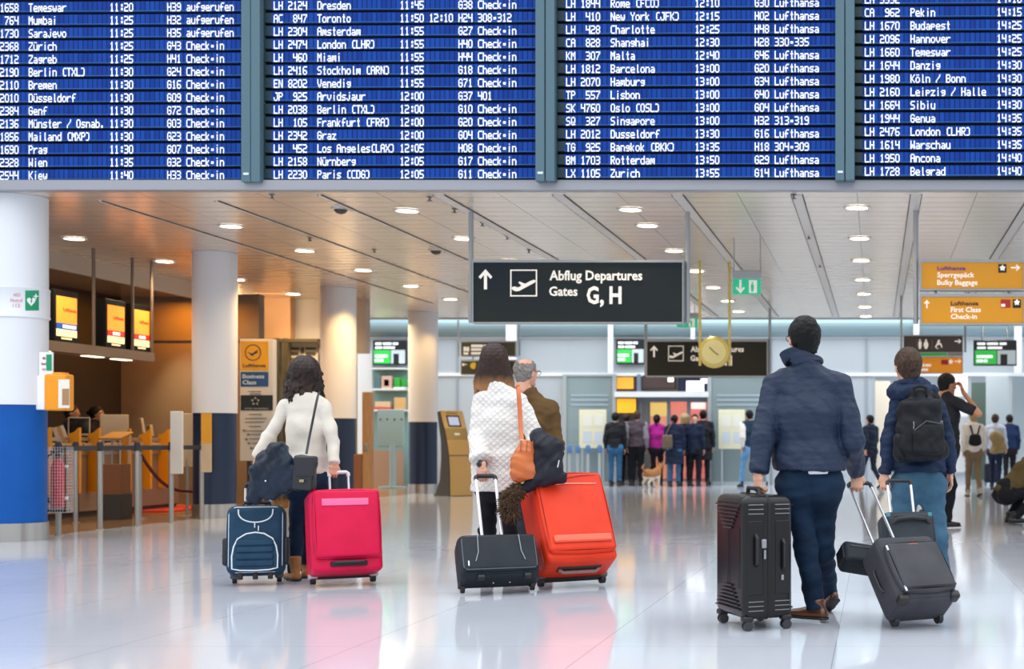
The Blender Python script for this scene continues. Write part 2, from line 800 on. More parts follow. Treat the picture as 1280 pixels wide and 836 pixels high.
MB().add([(-30, -6, 0), (22, -6, 0), (22, 46, 0), (-30, 46, 0)], [(0, 1, 2, 3)])
_f = MB()
_f.box((-4, 20, -0.1), (52, 54, 0.2))
struct(_f.build('floor', floor_material()))

CEIL, CY0, CY1 = 3.63, 14.12, 28.6


def ceiling_material():
    m, nt, b = node_mat('lacquered_metal_ceiling_slats', 0.26, 0.55, 0.6)
    tc, x, y, z = ncoord(nt)
    g = nline(nt, y, 0.3, 0.012)
    sx = nline(nt, x, 1.25, 0.008, 0.2)
    n = nnoise(nt, tc, 0.8, (1, 1, 1), 2)
    base = nmix(nt, n, lin('#eadac6'), lin('#f3e7d9'))
    col = nmix(nt, nmath(nt, 'MAXIMUM', g, sx), base, lin('#8d857c'))
    nt.links.new(col, b.inputs['Base Color'])
    fr = nmath(nt, 'FRACT', nmath(nt, 'DIVIDE', y, 0.3))
    bow = nmath(nt, 'POWER', nmath(nt, 'ABSOLUTE', nmath(nt, 'SUBTRACT', fr, 0.5)), 2.0)
    nbump(nt, b, bow, 0.35, 0.02)
    return m


M_CEIL = ceiling_material()
_c = MB()
_c.box(((-11.15 + 14) / 2, (CY0 + CY1) / 2, CEIL + 0.15), (25.15, CY1 - CY0, 0.3))
struct(_c.build('ceiling', M_CEIL))
# lower ceiling above the check-in counters, with its pale bulkhead
_c = MB()
_c.box((-13.2, 19.2, 3.55), (4.1, 10.2, 0.2))
struct(_c.build('ceiling_low', mat('amber_lacquer_ceiling', '#c9b298', 0.22, 0.5)))
_c = MB()
_c.box((-11.15, 19.2, 3.53), (0.06, 10.2, 0.3))
struct(_c.build('trim_1', mat('bulkhead_paint', '#cdbfae', 0.5)))
# slots of the lighting tracks running away from the boards
M_TRACK = mat('track_white', '#d8d4cf', 0.4, 0.3)
M_DARK = mat('slot_dark', '#3d3a38', 0.6)
for i, tx in enumerate((-8.33, -7.08, -5.83, -4.58, -3.33, -2.08, -0.83, 0.42, 1.67)):
    w = 0.11 if i > 2 else 0.03
    y0, y1 = (14.25, 28.2) if i > 1 else (14.6, 25.5)
    t = MB()
    t.box((tx, (y0 + y1) / 2, CEIL - 0.006), (w, y1 - y0, 0.012))
    o = struct(t.build('trim_%d' % (2 + 2 * i), M_TRACK))
    t = MB()
    for s in (-1, 1):
        t.box((tx + s * (w / 2 + 0.005), (y0 + y1) / 2, CEIL - 0.004), (0.010 if i > 2 else 0.005, y1 - y0, 0.012))
    struct(t.build('trim_%d' % (3 + 2 * i), M_DARK))
# lip under the boards
t = MB()
t.box((-3, 14.045, 3.68), (26, 0.15, 0.1))
struct(t.build('trim_30', mat('pale_metal_lip', '#9fa1a9', 0.4, 0.3)))
t = MB()
t.box((-4, 14.6, 5.2), (32, 0.6, 2.9))
struct(t.build('wall_above_ceiling', mat('bulkhead_grey', '#8d949c', 0.6)))
t = MB()
t.box((1.4, CY1 + 0.05, 3.68), (24.9, 0.1, 0.14))
struct(t.build('trim_31', mat('pale_metal_lip', '#b9bac2')))

# ---- left side: check-in hall
M_DKWALL = mat('dark_umber_wall', '#1e1a17', 0.6, var=('#241f1b', 2.0))
t = MB()
t.box((-12.7, 18.2, 1.75), (0.2, 9.2, 3.5))
struct(t.build('wall_left', M_DKWALL))
M_BRWALL = mat('warm_brown_wall', '#75624f', 0.55, var=('#7d6955', 1.5))
t = MB()
t.box((-11.65, 22.8, 1.75), (2.7, 0.2, 3.5))
struct(t.build('wall_check_in', M_BRWALL))
t = MB()
t.box((-11.6, 22.69, 2.72), (2.4, 0.03, 0.012))
struct(t.build('trim_32', M_DARK))
# lounge front behind the columns: tan lintel, glazed below
M_TAN = mat('tan_lintel', '#c99c70', 0.55)
t = MB()
t.box((-11.3, 24.6, 3.26), (1.5, 0.2, 0.76))
struct(t.build('wall_lounge', M_TAN))
M_PALE = mat('pale_plaster', '#c9c2b8', 0.6)
t = MB()
t.box((-10.3, 24.8, 2.2), (0.54, 0.1, 2.9))
struct(t.build('wall_lounge_pier', M_PALE))
t = MB()
t.box((-9.65, 24.7, 3.14), (0.85, 0.2, 1.0))
struct(t.build('wall_lounge_end', mat('greyed_tan', '#b5a698', 0.6)))
t = MB()
t.box((-12.1, 27.2, 1.5), (3.4, 0.15, 3.0))
struct(t.build('wall_lounge_back', mat('lounge_olive', '#80745a', 0.6)))
for i, px in enumerate((301, 349, 360)):
    t = MB()
    t.box((X(px, 24.6), 24.55, 1.45), (0.1, 0.12, 2.9))
    struct(t.build('trim_%d' % (33 + i), mat('olive_mullion', '#6a6147', 0.4, 0.4)))
t = MB()
t.box((-11.2, 24.55, 2.86), (2.3, 0.14, 0.06))
struct(t.build('trim_36', mat('olive_mullion', '#6a6147')))

# ---- far wall
FW = 32.5
M_FAR = mat('pale_blue_panel', '#b2bcc4', 0.35, var=('#bac3ca', 0.4))
M_WHITE = mat('white_frame', '#eef2f4', 0.4)


def wallpart(name, x0, x1, z0, z1, m, y=FW, th=0.2):
    t = MB()
    t.box(((x0 + x1) / 2, y + th / 2, (z0 + z1) / 2), (x1 - x0, th, z1 - z0))
    return struct(t.build(name, m))


ZT = Z(468, FW)
D0, D1 = X(705, FW), X(962, FW)          # glazed entrance
O0, O1 = X(1090, FW), X(1290, FW)        # wide passage on the right
wallpart('wall_far', -14, 12, ZT, 7.5, M_FAR)
wallpart('wall_far_left', X(509, FW), D0, 0, ZT, M_FAR)
wallpart('wall_far_middle', D1, O0, 0, ZT, M_FAR)
wallpart('wall_far_right', O1, 12, 0, ZT, M_FAR)
wallpart('wall_far_shop', -14, X(445, FW), 0, ZT, M_WHITE)
# bluish rounded soffit running along the wall
t = MB()
t.tube([(-14, FW + 0.05, 3.78), (12, FW + 0.05, 3.78)], 0.27, 24)
struct(t.build('trim_40', mat('blue_grey_soffit', '#8fa9b1', 0.3, 0.2)))
wallpart('trim_41', -14, 12, 3.50, 3.54, M_WHITE, FW - 0.03, 0.05)
wallpart('trim_42', -14, X(809, FW), Z(470, FW), Z(466, FW), M_WHITE, FW - 0.04, 0.06)
wallpart('trim_43', D1, 12, Z(470, FW), Z(466, FW), M_WHITE, FW - 0.04, 0.06)
for i, (px, w, top) in enumerate(((643, 0.25, 4.1), (572, 0.05, 3.5), (766, 0.12, 4.1), (868, 0.10, 4.4), (964, 0.05, 3.5), (1083, 0.05, 3.5), (1145, 0.14, 4.2), (1271, 0.18, 4.2))):
    x = X(px, FW)
    wallpart('trim_%d' % (44 + i), x - w / 2, x + w / 2, 0 if w < 0.06 else 2.66, top, M_WHITE if w > 0.06 else mat('joint_grey', '#98a2ac', 0.5), FW - 0.3 if top > 4 else FW - 0.03, 0.06)
# entrance: lit vestibule behind
M_VEST = mat('vestibule_red', '#e0695a', 0.5)
wallpart('wall_vestibule', -7.6, -2.4, 0, 4.2, mat('vestibule_dark', '#4a4648', 0.5), 36.5, 0.2)
wallpart('wall_vestibule_left', -7.7, -7.6, 0, 4.0, M_FAR, 32.7, 3.8)
wallpart('wall_vestibule_right', -2.5, -2.4, 0, 4.0, M_FAR, 32.7, 3.8)
M_GLASS = glass('tinted_glass', '#c4d6d9', 0.03, 0.42)
M_ALU = mat('brushed_aluminium', '#c2cdd2', 0.35, 0.5)


def glazed(name, label, px0, px1, py0, bars=(), d=FW - 0.05):
    r = thing(name, label, 'glass panel', (X((px0 + px1) / 2, d), d, 0))
    x0, x1, z1 = X(px0, d), X(px1, d), Z(py0, d)
    g = mbw(r)
    g.box(((x0 + x1) / 2, d, z1 / 2), (x1 - x0, 0.02, z1))
    g.build('pane', M_GLASS, r)
    fr = mbw(r)
    for x in (x0, x1):
        fr.box((x, d, z1 / 2), (0.09, 0.08, z1))
    fr.box(((x0 + x1) / 2, d, z1), (x1 - x0 + 0.09, 0.07, 0.05))
    fr.box(((x0 + x1) / 2, d, 0.04), (x1 - x0, 0.08, 0.08))
    fr.build('frame', M_ALU, r)
    b = mbw(r)
    for py in bars:
        b.box(((x0 + x1) / 2, d - 0.015, Z(py, d)), ((x1 - x0) * 0.75, 0.01, 0.05))
    if bars:
        b.build('frosted_line', mat('frost_blue', '#9fb2bf', 0.6), r)
    return r


glazed('glass_partition', 'tall glass partition left of the entrance, behind a cream notice board', 706, 768, 469, (494, 500, 506))
glazed('glass_partition', 'tall glass partition right of the entrance, behind the man in a dark vest', 887, 960, 469, (494, 500, 506))
# things above and in the entrance
ent = thing('entrance_portal', 'wide entrance portal with white transom and grey door frames behind the waiting group', 'entrance', (X(828, FW), FW, 0))
e = mbw(ent)
e.box((X(828, FW), FW, Z(493, FW)), (X(886, FW) - X(769, FW), 0.3, 0.13))
e.build('transom', M_WHITE, ent)
e = mbw(ent)
for px in (770, 799, 835, 860, 885):
    e.box((X(px, FW), FW + 0.1, Z(497, FW) / 2), (0.07, 0.1, Z(497, FW)))
e.box((X(841, FW), FW + 0.1, Z(498, FW)), (X(886, FW) - X(797, FW), 0.12, 0.14))
e.box((X(799, FW), FW, Z(481, FW)), (0.09, 0.12, 0.5))
e.build('door_frame', mat('blue_grey_frame', '#7d90a6', 0.4, 0.3), ent)
e = mbw(ent)
for a, c in ((801, 833), (837, 858), (862, 883)):
    e.box((X((a + c) / 2, FW), FW + 0.1, 1.0), (X(c, FW) - X(a, FW), 0.012, 2.0))
e.build('door_glass', glass('clear_glass', '#eef4f4', 0.02, 0.12), ent)


def lit_panel(name, label, cat, px0, px1, py0, py1, d, face, emit=0.0, parts=(), body='#1c1e22', th=0.08, border=1.2):
    """a flat screen or lit board with a housing; parts: (px0,px1,py0,py1,color,emit,name)"""
    r = thing(name, label, cat, (X((px0 + px1) / 2, d), d, Z(py1, d)))
    h = mbw(r)
    h.rbox((X((px0 + px1) / 2, d), d + th / 2, Z((py0 + py1) / 2, d)), (X(px1, d) - X(px0, d), th, Z(py0, d) - Z(py1, d)), 0.012)
    h.build('housing', mat('housing_' + body, body, 0.4), r, True)
    b = border
    s = mbw(r)
    s.box((X((px0 + px1) / 2, d), d - 0.004, Z((py0 + py1) / 2, d)), (X(px1 - b, d) - X(px0 + b, d), 0.008, Z(py0 + b, d) - Z(py1 - b, d)))
    s.build('screen', mat('screen_%s_%g' % (face, emit), face, 0.25, emit=emit), r)
    for i, (a, c, e0, f0, colr, em, nm) in enumerate(parts):
        q = mbw(r)
        q.box((X((a + c) / 2, d), d - 0.010 - 0.0005 * i, Z((e0 + f0) / 2, d)), (X(c, d) - X(a, d), 0.006, Z(e0, d) - Z(f0, d)))
        q.build(nm, mat('lit_%s_%g' % (colr, em), colr, 0.3, emit=em), r)
    return r


lit_panel('lit_sign', 'orange sign panel above the left edge of the entrance', 'sign', 770, 793, 470, 487, FW, '#e8a23a', 0.5, body='#6b4a20')
lit_panel('lit_sign', 'yellow orange panel beside the grey door frames, under the white transom', 'sign', 770, 796, 497, 517, FW - 0.06, '#f2b02a', 0.6, body='#7a5a20')
lit_panel('wall_screen', 'dark brown screen above the entrance with a small bright spot', 'screen', 803, 845, 469, 486, FW - 0.08, '#4d403f', 0.0, parts=((835, 842, 472, 477, '#fff6e8', 1.5, 'bright_spot'),))
lit_panel('wall_screen', 'navy screen above the entrance showing a white map shape', 'screen', 847, 886, 471, 490, FW - 0.08, '#16203c', 0.1, parts=((858, 880, 476, 489, '#ffffff', 1.0, 'white_shape'), (876, 884, 473, 479, '#ffffff', 1.0, 'white_shape')))
d_ = 36.4
for a, c, y0, colr, lab in ((812, 836, 502, '#f08a5c', 'salmon lit poster with a yellow patch behind the left entrance door'), (837, 860, 498, '#ee7660', 'salmon lit poster behind the middle entrance door'), (861, 886, 502, '#ef6a60', 'red lit poster with a white box behind the right entrance door')):
    k = (lambda p: CXP + (p - CXP))
    pr = []
    if a == 812:
        pr = [(813, 834, 503, 520, '#f6c55a', 0.6, 'yellow_patch')]
    if a == 861:
        pr = [(864, 882, 503, 511, '#ffe9e0', 0.9, 'white_box')]
    lit_panel('lit_poster', lab, 'poster', a, c, y0, 599.5, d_, colr, 0.55, parts=pr, body='#9a4a40')

# passage on the right
wallpart('wall_passage', O0 - 1, O1 + 3, 0, 4.2, mat('passage_grey', '#b4bcc4', 0.5), 41.0, 0.2)
wallpart('wall_passage_left', O0 - 1.2, O0 - 1.0, 0, 4.2, M_FAR, 32.8, 8.4)
wallpart('ceiling_passage', O0 - 1, O1 + 3, 4.2, 4.3, M_WHITE, 32.7, 8.4)
wallpart('ceiling_vestibule', -7.7, -2.4, 4.0, 4.1, M_WHITE, 32.7, 4.0)
for i, (a, c, y0, y1, colr, y) in enumerate(((1091, 1113, 476, 606, '#e6dccb', 38), (1181, 1213, 470, 520, '#f3f3f5', 37), (1186, 1216, 505, 590, '#f3f3f5', 37.5), (1213, 1233, 478, 600, '#4d6157', 37), (1233, 1262, 470, 606, '#c9d4d8', 36), (1264, 1290, 470, 606, '#d4e0e2', 34))):
    x0, x1 = X(a, y), X(c, y)
    wallpart('trim_%d' % (60 + i), x0, x1, max(0, Z(y1, y)), Z(y0, y), mat('passage_%d' % i, colr, 0.5), y, 0.12)
wallpart('trim_70', X(1150, 36), X(1213, 36), Z(500, 36), Z(495, 36), M_ALU, 36, 0.1)
for i, px in enumerate((1092, 1150, 1212, 1263)):
    wallpart('trim_%d' % (71 + i), X(px, FW) - 0.04, X(px, FW) + 0.04, 0, ZT, M_ALU, FW, 0.1)
lit_panel('wall_poster', 'blue poster on the passage wall behind the man on the phone', 'poster', 1180, 1216, 490, 512, 39.5, '#7fa2c4', 0.0, body='#54708e')
lit_panel('orange_banner', 'orange counter banner deep in the passage beside the man on the phone', 'banner', 1194, 1212, 522, 531, 40.9, '#ee6f2a', 0.25, body='#a04a1c')

# shop at the far left end
wallpart('trim_80', X(446, FW), X(467, FW), 0, Z(440, FW), mat('bright_white_panel', '#f4f8fb', 0.4), FW - 0.1, 0.1)
# ================================================================== departure boards
FONT5 = {
 'A': '01110 10001 10001 11111 10001 10001 10001', 'B': '11110 10001 10001 11110 10001 10001 11110', 'C': '01111 10000 10000 10000 10000 10000 01111',
 'D': '11110 10001 10001 10001 10001 10001 11110', 'E': '11111 10000 10000 11110 10000 10000 11111', 'F': '11111 10000 10000 11110 10000 10000 10000',
 'G': '01110 10001 10000 10111 10001 10001 01110', 'H': '10001 10001 10001 11111 10001 10001 10001', 'J': '00111 00001 00001 00001 10001 10001 01110',
 'K': '10001 10010 10100 11000 10100 10010 10001', 'L': '10000 10000 10000 10000 10000 10000 11111', 'M': '10001 11011 10101 10101 10001 10001 10001',
 'N': '10001 11001 11001 10101 10011 10011 10001', 'O': '01110 10001 10001 10001 10001 10001 01110', 'P': '11110 10001 10001 11110 10000 10000 10000',
 'Q': '01110 10001 10001 10001 10101 10010 01101', 'R': '11110 10001 10001 11110 10100 10010 10001', 'S': '01111 10000 10000 01110 00001 00001 11110',
 'T': '11111 00100 00100 00100 00100 00100 00100', 'V': '10001 10001 10001 10001 01010 01010 00100', 'W': '10001 10001 10001 10101 10101 11011 10001',
 'X': '10001 10001 01010 00100 01010 10001 10001', 'Y': '10001 10001 01010 00100 00100 00100 00100', 'Z': '11111 00001 00010 00100 01000 10000 11111',
 '0': '01110 10001 10001 10001 10001 10001 01110', '1': '00100 01100 00100 00100 00100 00100 01110', '2': '11110 00001 00001 01110 10000 10000 11111',
 '3': '11110 00001 00001 01110 00001 00001 11110', '4': '10001 10001 10001 11111 00001 00001 00001', '5': '11111 10000 10000 11110 00001 00001 11110',
 '6': '01111 10000 10000 11110 10001 10001 01110', '7': '11111 00001 00010 00100 00100 01000 01000', '8': '01110 10001 10001 01110 10001 10001 01110',
 '9': '01110 10001 10001 01111 00001 00001 11110', ':': '00000 00110 00110 00000 00110 00110 00000', '-': '00000 00000 00000 01110 01110 00000 00000',
 '/': '00001 00001 00010 00100 01000 10000 10000', '(': '00111 01000 01000 01000 01000 01000 00111', ')': '11100 00010 00010 00010 00010 00010 11100',
 '.': '00000 00000 00000 00000 00000 01100 01100', 'a': '00000 00000 01110 00001 01111 10001 01111', 'b': '10000 10000 11110 10001 10001 10001 11110',
 'c': '00000 00000 01111 10000 10000 10000 01111', 'd': '00001 00001 01111 10001 10001 10001 01111', 'e': '00000 00000 01110 10001 11111 10000 01111',
 'f': '00111 01000 01000 11110 01000 01000 01000', 'g': '00000 00000 01111 10001 01111 00001 01110', 'h': '10000 10000 11110 10001 10001 10001 10001',
 'i': '00100 00000 00100 00100 00100 00100 00100', 'j': '00010 00000 00010 00010 00010 10010 01100', 'k': '10000 10000 10010 10100 11000 10100 10010',
 'l': '00100 00100 00100 00100 00100 00100 00110', 'm': '00000 00000 11011 10101 10101 10101 10001', 'n': '00000 00000 11110 10001 10001 10001 10001',
 'o': '00000 00000 01110 10001 10001 10001 01110', 'p': '00000 00000 11110 10001 11110 10000 10000', 'r': '00000 00000 10111 11000 10000 10000 10000',
 's': '00000 00000 01111 10000 01110 00001 11110', 't': '00100 00100 01110 00100 00100 00100 00110', 'u': '00000 00000 10001 10001 10001 10001 01111',
 'v': '00000 00000 10001 10001 10001 01010 00100', 'w': '00000 00000 10001 10001 10101 10101 01010', 'z': '00000 00000 11111 00010 00100 01000 11111',
 '\u00fc': '01010 00000 10001 10001 10001 10001 01111', '\u00f6': '01010 00000 01110 10001 10001 10001 01110', 'y': '00000 00000 10001 10001 01111 00001 01110'}

BOARDS = [
 ('leftmost departure board, cut by the picture edge, first full row Temeswar', -52, 306.5, -3, 0.5, 5.97, 10.9, 16.0, 226.0, 10, [
  ('LH', '1658', 'Temeswar', '11:20', '', 'H39', 'aufgerufen'), ('LH', '764', 'Mumbai', '11:25', '', 'H32', 'aufgerufen'), ('LH', '1730', 'Sarajevo', '11:25', '', 'H35', 'aufgerufen'),
  ('LH', '2368', 'Z\u00fcrich', '11:25', '', 'G43', 'Check-in'), ('LH', '1712', 'Zagreb', '11:25', '', 'H41', 'Check-in'), ('LH', '2190', 'Berlin (TXL)', '11:30', '', 'G24', 'Check-in'),
  ('LH', '2110', 'Bremen', '11:30', '', 'G16', 'Check-in'), ('LH', '2010', 'D\u00fcsseldorf', '11:30', '', 'G09', 'Check-in'), ('LH', '2384', 'Genf', '11:30', '', 'G72', 'Check-in'),
  ('LH', '2136', 'M\u00fcnster / Osnab.', '11:30', '', 'G03', 'Check-in'), ('LH', '1856', 'Mailand (MXP)', '11:30', '', 'G23', 'Check-in'), ('LH', '1690', 'Prag', '11:30', '', 'G07', 'Check-in'),
  ('LH', '2328', 'Wien', '11:35', '', 'G32', 'Check-in'), ('LH', '2544', 'Kiew', '11:40', '', 'H33', 'Check-in')]),
 ('second departure board from the left, top row Dresden, above the woman in a cream sweater', 329.5, 672, 0, 342.3, 6.08, 7.4, 16.17, 224.8, 10, [
  ('LH', '2124', 'Dresden', '11:45', '', 'G38', 'Check-in'), ('AC', '847', 'Toronto', '11:50', '12:10', 'H24', '308-312'), ('LH', '2304', 'Amsterdam', '11:55', '', 'G27', 'Check-in'),
  ('LH', '2474', 'London (LHR)', '11:55', '', 'H40', 'Check-in'), ('LH', '460', 'Miami', '11:55', '', 'H44', 'Check-in'), ('LH', '2416', 'Stockholm (ARN)', '11:55', '', 'G18', 'Check-in'),
  ('EN', '8202', 'Venedig', '11:55', '', 'G71', 'Check-in'), ('JP', '925', 'Arvidsjaur', '12:00', '', 'G37', '401'), ('LH', '2038', 'Berlin (TXL)', '12:00', '', 'G10', 'Check-in'),
  ('LH', '105', 'Frankfurt (FRA)', '12:00', '', 'G20', 'Check-in'), ('LH', '2342', 'Graz', '12:00', '', 'G04', 'Check-in'), ('LH', '452', 'Los Angeles(LAX)', '12:05', '', 'H08', 'Check-in'),
  ('LH', '2158', 'N\u00fcrnberg', '12:05', '', 'G17', 'Check-in'), ('LH', '2230', 'Paris (CDG)', '12:05', '', 'G11', 'Check-in')]),
 ('third departure board from the left, last row Zurich, above the hanging flight gates sign', 695.5, 1044.5, 0, 707.6, 6.21, 4.2, 16.3, 223.6, 10, [
  ('LH', '1844', 'Rome (FCO)', '12:10', '', 'G30', 'Lufthansa'), ('LH', '410', 'New York (JFK)', '12:15', '', 'H02', 'Lufthansa'), ('LH', '428', 'Charlotte', '12:25', '', 'H48', 'Lufthansa'),
  ('CA', '828', 'Shanghai', '12:30', '', 'H28', '330-335'), ('KM', '307', 'Malta', '12:40', '', 'G46', 'Lufthansa'), ('LH', '1812', 'Barcelona', '13:00', '', 'G20', 'Lufthansa'),
  ('LH', '2070', 'Hamburg', '13:00', '', 'G34', 'Lufthansa'), ('TP', '557', 'Lisbon', '13:00', '', 'G40', 'Lufthansa'), ('SK', '4760', 'Oslo (OSL)', '13:00', '', 'G04', 'Lufthansa'),
  ('SQ', '327', 'Singapore', '13:00', '', 'H32', '313-319'), ('LH', '2012', 'Dusseldorf', '13:30', '', 'G16', 'Lufthansa'), ('TG', '925', 'Bangkok (BKK)', '13:35', '', 'H18', '304-309'),
  ('BM', '1703', 'Rotterdam', '13:50', '', 'G29', 'Lufthansa'), ('LX', '1105', 'Zurich', '13:55', '', 'G14', 'Lufthansa')]),
 ('rightmost departure board, cut by the picture edge, listing Pekin to Belgrad', 1068, 1432, 0, 1080.8, 6.36, -1.9, 16.58, 222.4, 10, [
  ('LH', '3332', '', '14:10', '', '', ''), ('CA', '962', 'Pekin', '14:15', '', '', ''), ('LH', '1670', 'Budapest', '14:25', '', '', ''), ('LH', '2096', 'Hannover', '14:25', '', '', ''),
  ('LH', '1660', 'Temeswar', '14:25', '', '', ''), ('LH', '1644', 'Danzig', '14:30', '', '', ''), ('LH', '1980', 'K\u00f6ln / Bonn', '14:30', '', '', ''), ('LH', '2160', 'Leipzig / Halle', '14:30', '', '', ''),
  ('LH', '1664', 'Sibiu', '14:30', '', '', ''), ('LH', '1944', 'Genua', '14:35', '', '', ''), ('LH', '2476', 'London (LHR)', '14:35', '', '', ''), ('LH', '1614', 'Warschau', '14:35', '', '', ''),
  ('LH', '1950', 'Ancona', '14:40', '', '', ''), ('LH', '1728', 'Belgrad', '14:40', '', '', '')])]
BOARD_YAW = math.atan(0.0147)
BN = Vector((-math.sin(BOARD_YAW), -math.cos(BOARD_YAW), 0))
B0 = Vector((X(640, 13.95), 13.95, 0))


def on_board(px, py):
    ray = Vector(((px - CXP) / FPX, 1, (CYP - py) / FPX))
    t = (B0 - Vector((0, 0, CAMH))).dot(BN) / ray.dot(BN)
    return ray * t + Vector((0, 0, CAMH))


def flap_material(pitch):
    m, nt, b = node_mat('blue_flap_row', 0.45, 0.0, 0.15)
    tc, x, y, z = ncoord(nt)
    cell = nmath(nt, 'FRACT', nmath(nt, 'DIVIDE', x, pitch))
    ln = nmath(nt, 'LESS_THAN', cell, 0.2)
    fl = nt.nodes.new('ShaderNodeTexWhiteNoise')
    fl.noise_dimensions = '2D'
    cb = nt.nodes.new('ShaderNodeCombineXYZ')
    nt.links.new(nmath(nt, 'FLOOR', nmath(nt, 'DIVIDE', x, pitch)), cb.inputs[0])
    oi = nt.nodes.new('ShaderNodeObjectInfo')
    nt.links.new(oi.outputs['Random'], cb.inputs[1])
    nt.links.new(cb.outputs[0], fl.inputs['Vector'])
    c = nmix(nt, fl.outputs[0], lin('#05358c'), lin('#1046a2'))
    c = nmix(nt, ln, c, lin('#041f58'))
    lip = nmath(nt, 'LESS_THAN', z, -0.0445)
    c = nmix(nt, lip, c, lin('#3f6ba8'))
    nt.links.new(c, b.inputs['Base Color'])
    return m


M_BFRAME = mat('board_frame', '#58737f', 0.45, 0.1, spec=0.3)
M_BACK = mat('board_backing', '#0b141c', 0.7, spec=0.2)
M_BLANK = mat('blank_flaps', '#0d2a36', 0.5, var=('#123640', 30))
M_LETTER = mat('flap_letter_white', '#f6fbff', 0.5, emit=0.25)
for bi, (lab, px0, px1, lhc, tx, pitch, ty, rp, pyb, blank, rows) in enumerate(BOARDS):
    root = thing('departure_board', lab, 'departure board')
    mid = on_board((px0 + px1) / 2, pyb)
    root.location = (mid.x, mid.y, mid.z)
    root.rotation_euler = (0, 0, -BOARD_YAW)
    sc = (on_board(px1, pyb) - on_board(px0, pyb)).length / (px1 - px0)   # metres per picture pixel on this board
    W = (px1 - px0) * sc
    zpx = lambda py: (pyb - py) * sc
    top = zpx(ty) + 2.6 * rp * sc
    fr = MB()
    fw = 11 * sc
    fr.box((-W / 2 - fw / 2, 0.02, top / 2), (fw, 0.22, top + 0.06))
    fr.box((W / 2 + fw / 2, 0.02, top / 2), (fw, 0.22, top + 0.06))
    fr.box((0, 0.02, top + 0.05), (W + 2 * fw, 0.22, 0.10))
    fr.build('frame', M_BFRAME, root)
    bk = MB()
    bk.box((0, 0.09, top / 2 + 0.0), (W, 0.08, top))
    bk.build('backing', M_BACK, root)
    st = MB()
    st.box((W / 2 + fw * 0.55, -0.093, 0.05), (fw * 0.6, 0.006, 0.022))
    st.build('maker_plate', mat('plate_silver', '#dfe9f2', 0.3), root)
    fm = flap_material(pitch * sc)
    lead = 0.0 if bi == 0 else blank * sc
    for ri in range(-2, len(rows)):
        cy = ty + ri * rp
        zc = zpx(cy) + 0.008
        rw = MB()
        rw.box((lead / 2, 0, 0), (W - lead, 0.05, 0.100))
        ro = rw.build('display_row', fm, root)
        ro.location = (0, 0.022, zc)
        if lead:
            bl = MB()
            bl.box((-W / 2 + lead / 2, 0, 0), (lead, 0.05, 0.100))
            bl.build('blank_flap', M_BLANK, ro)
        if ri < 0:
            continue
        code, num, dest, tm, tm2, gate, stat = rows[ri]
        items = [(0, code), (7 - len(num), num), (9, dest), (26, tm), (32, tm2), (38, gate), (42, stat)]
        x0 = (tx - (px0 + px1) / 2) * sc
        q = MB()
        pw, ph = pitch * sc / 6.0, 10.6 * sc / 7
        for c0, s in items:
            for k, ch in enumerate(s):
                if ch == ' ':
                    continue
                g = FONT5[ch].split()
                # the boards draw A as a squared arch
                cx = x0 + (c0 + lhc + k) * pitch * sc
                if bi == 0 and cx < -W / 2:
                    continue
                for r_, line in enumerate(g):
                    c_ = 0
                    while c_ < 5:
                        if line[c_] == '1':
                            e_ = c_
                            while e_ + 1 < 5 and line[e_ + 1] == '1':
                                e_ += 1
                            xa, xb = cx + (c_ - 0.12) * pw, cx + (e_ + 1.12) * pw
                            za = (3.5 - r_) * ph - 0.010
                            q.add([(xa, -0.0275, za - ph * 1.04), (xb, -0.0275, za - ph * 1.04), (xb, -0.0275, za), (xa, -0.0275, za)], [(0, 1, 2, 3)])
                            c_ = e_
                        c_ += 1
        if q.n:
            q.build('lettering', M_LETTER, ro)
# ================================================================== columns
CR = 0.285
M_COLW = mat('column_white', '#e3e6ec', 0.4)
M_COLB = mat('royal_blue_paint', '#0350a0', 0.4, var=('#0656a8', 3), spec=0.25)
M_COLN = mat('column_navy', '#14294a', 0.35)  # darker blue for the three columns farther back
M_STEEL = mat('brushed_steel', '#b9b7b4', 0.25, 0.9, bump=(60, 0.15, (1, 1, 0.02)))


def column(lab, x, y, blue, ring=False):
    r = thing('column', lab, 'column', (x, y, 0))
    rr = CR
    MB().lathe([(rr, 1.43), (rr, CEIL - 0.002)], 64).build('shaft', M_COLW, r, True)
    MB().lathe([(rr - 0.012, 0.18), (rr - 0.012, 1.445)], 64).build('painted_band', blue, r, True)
    MB().lathe([(rr + 0.004, 0.0), (rr + 0.004, 0.19)], 64).build('metal_base', M_STEEL, r, True)
    if ring:
        MB().lathe([(rr + 0.001, 2.335), (rr + 0.016, 2.345), (rr + 0.016, 2.36), (rr + 0.012, 2.365), (rr + 0.012, 2.635), (rr + 0.016, 2.64), (rr + 0.016, 2.655), (rr + 0.001, 2.665)], 64).build('sign_sleeve', M_COLW, r, True)
    return r


COLX = -9.09
col1 = column('white column with a royal blue lower band at the left picture edge', COLX, 14.40, M_COLB, True)
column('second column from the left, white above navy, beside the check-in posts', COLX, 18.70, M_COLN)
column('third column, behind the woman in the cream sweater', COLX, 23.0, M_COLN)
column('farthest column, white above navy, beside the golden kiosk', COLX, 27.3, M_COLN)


def on_col(px, py, r, y=14.40):
    a = np.array((px - CXP) / FPX)
    # ray (a t, t) hits the circle round (COLX, y)
    A = a * a + 1
    B = -2 * (a * COLX + y)
    C = COLX ** 2 + y ** 2 - r * r
    t = (-B - np.sqrt(np.maximum(B * B - 4 * A * C, 0))) / (2 * A)
    return np.stack([a * t, t, CAMH + (CYP - np.array(py)) * t / FPX], -1)


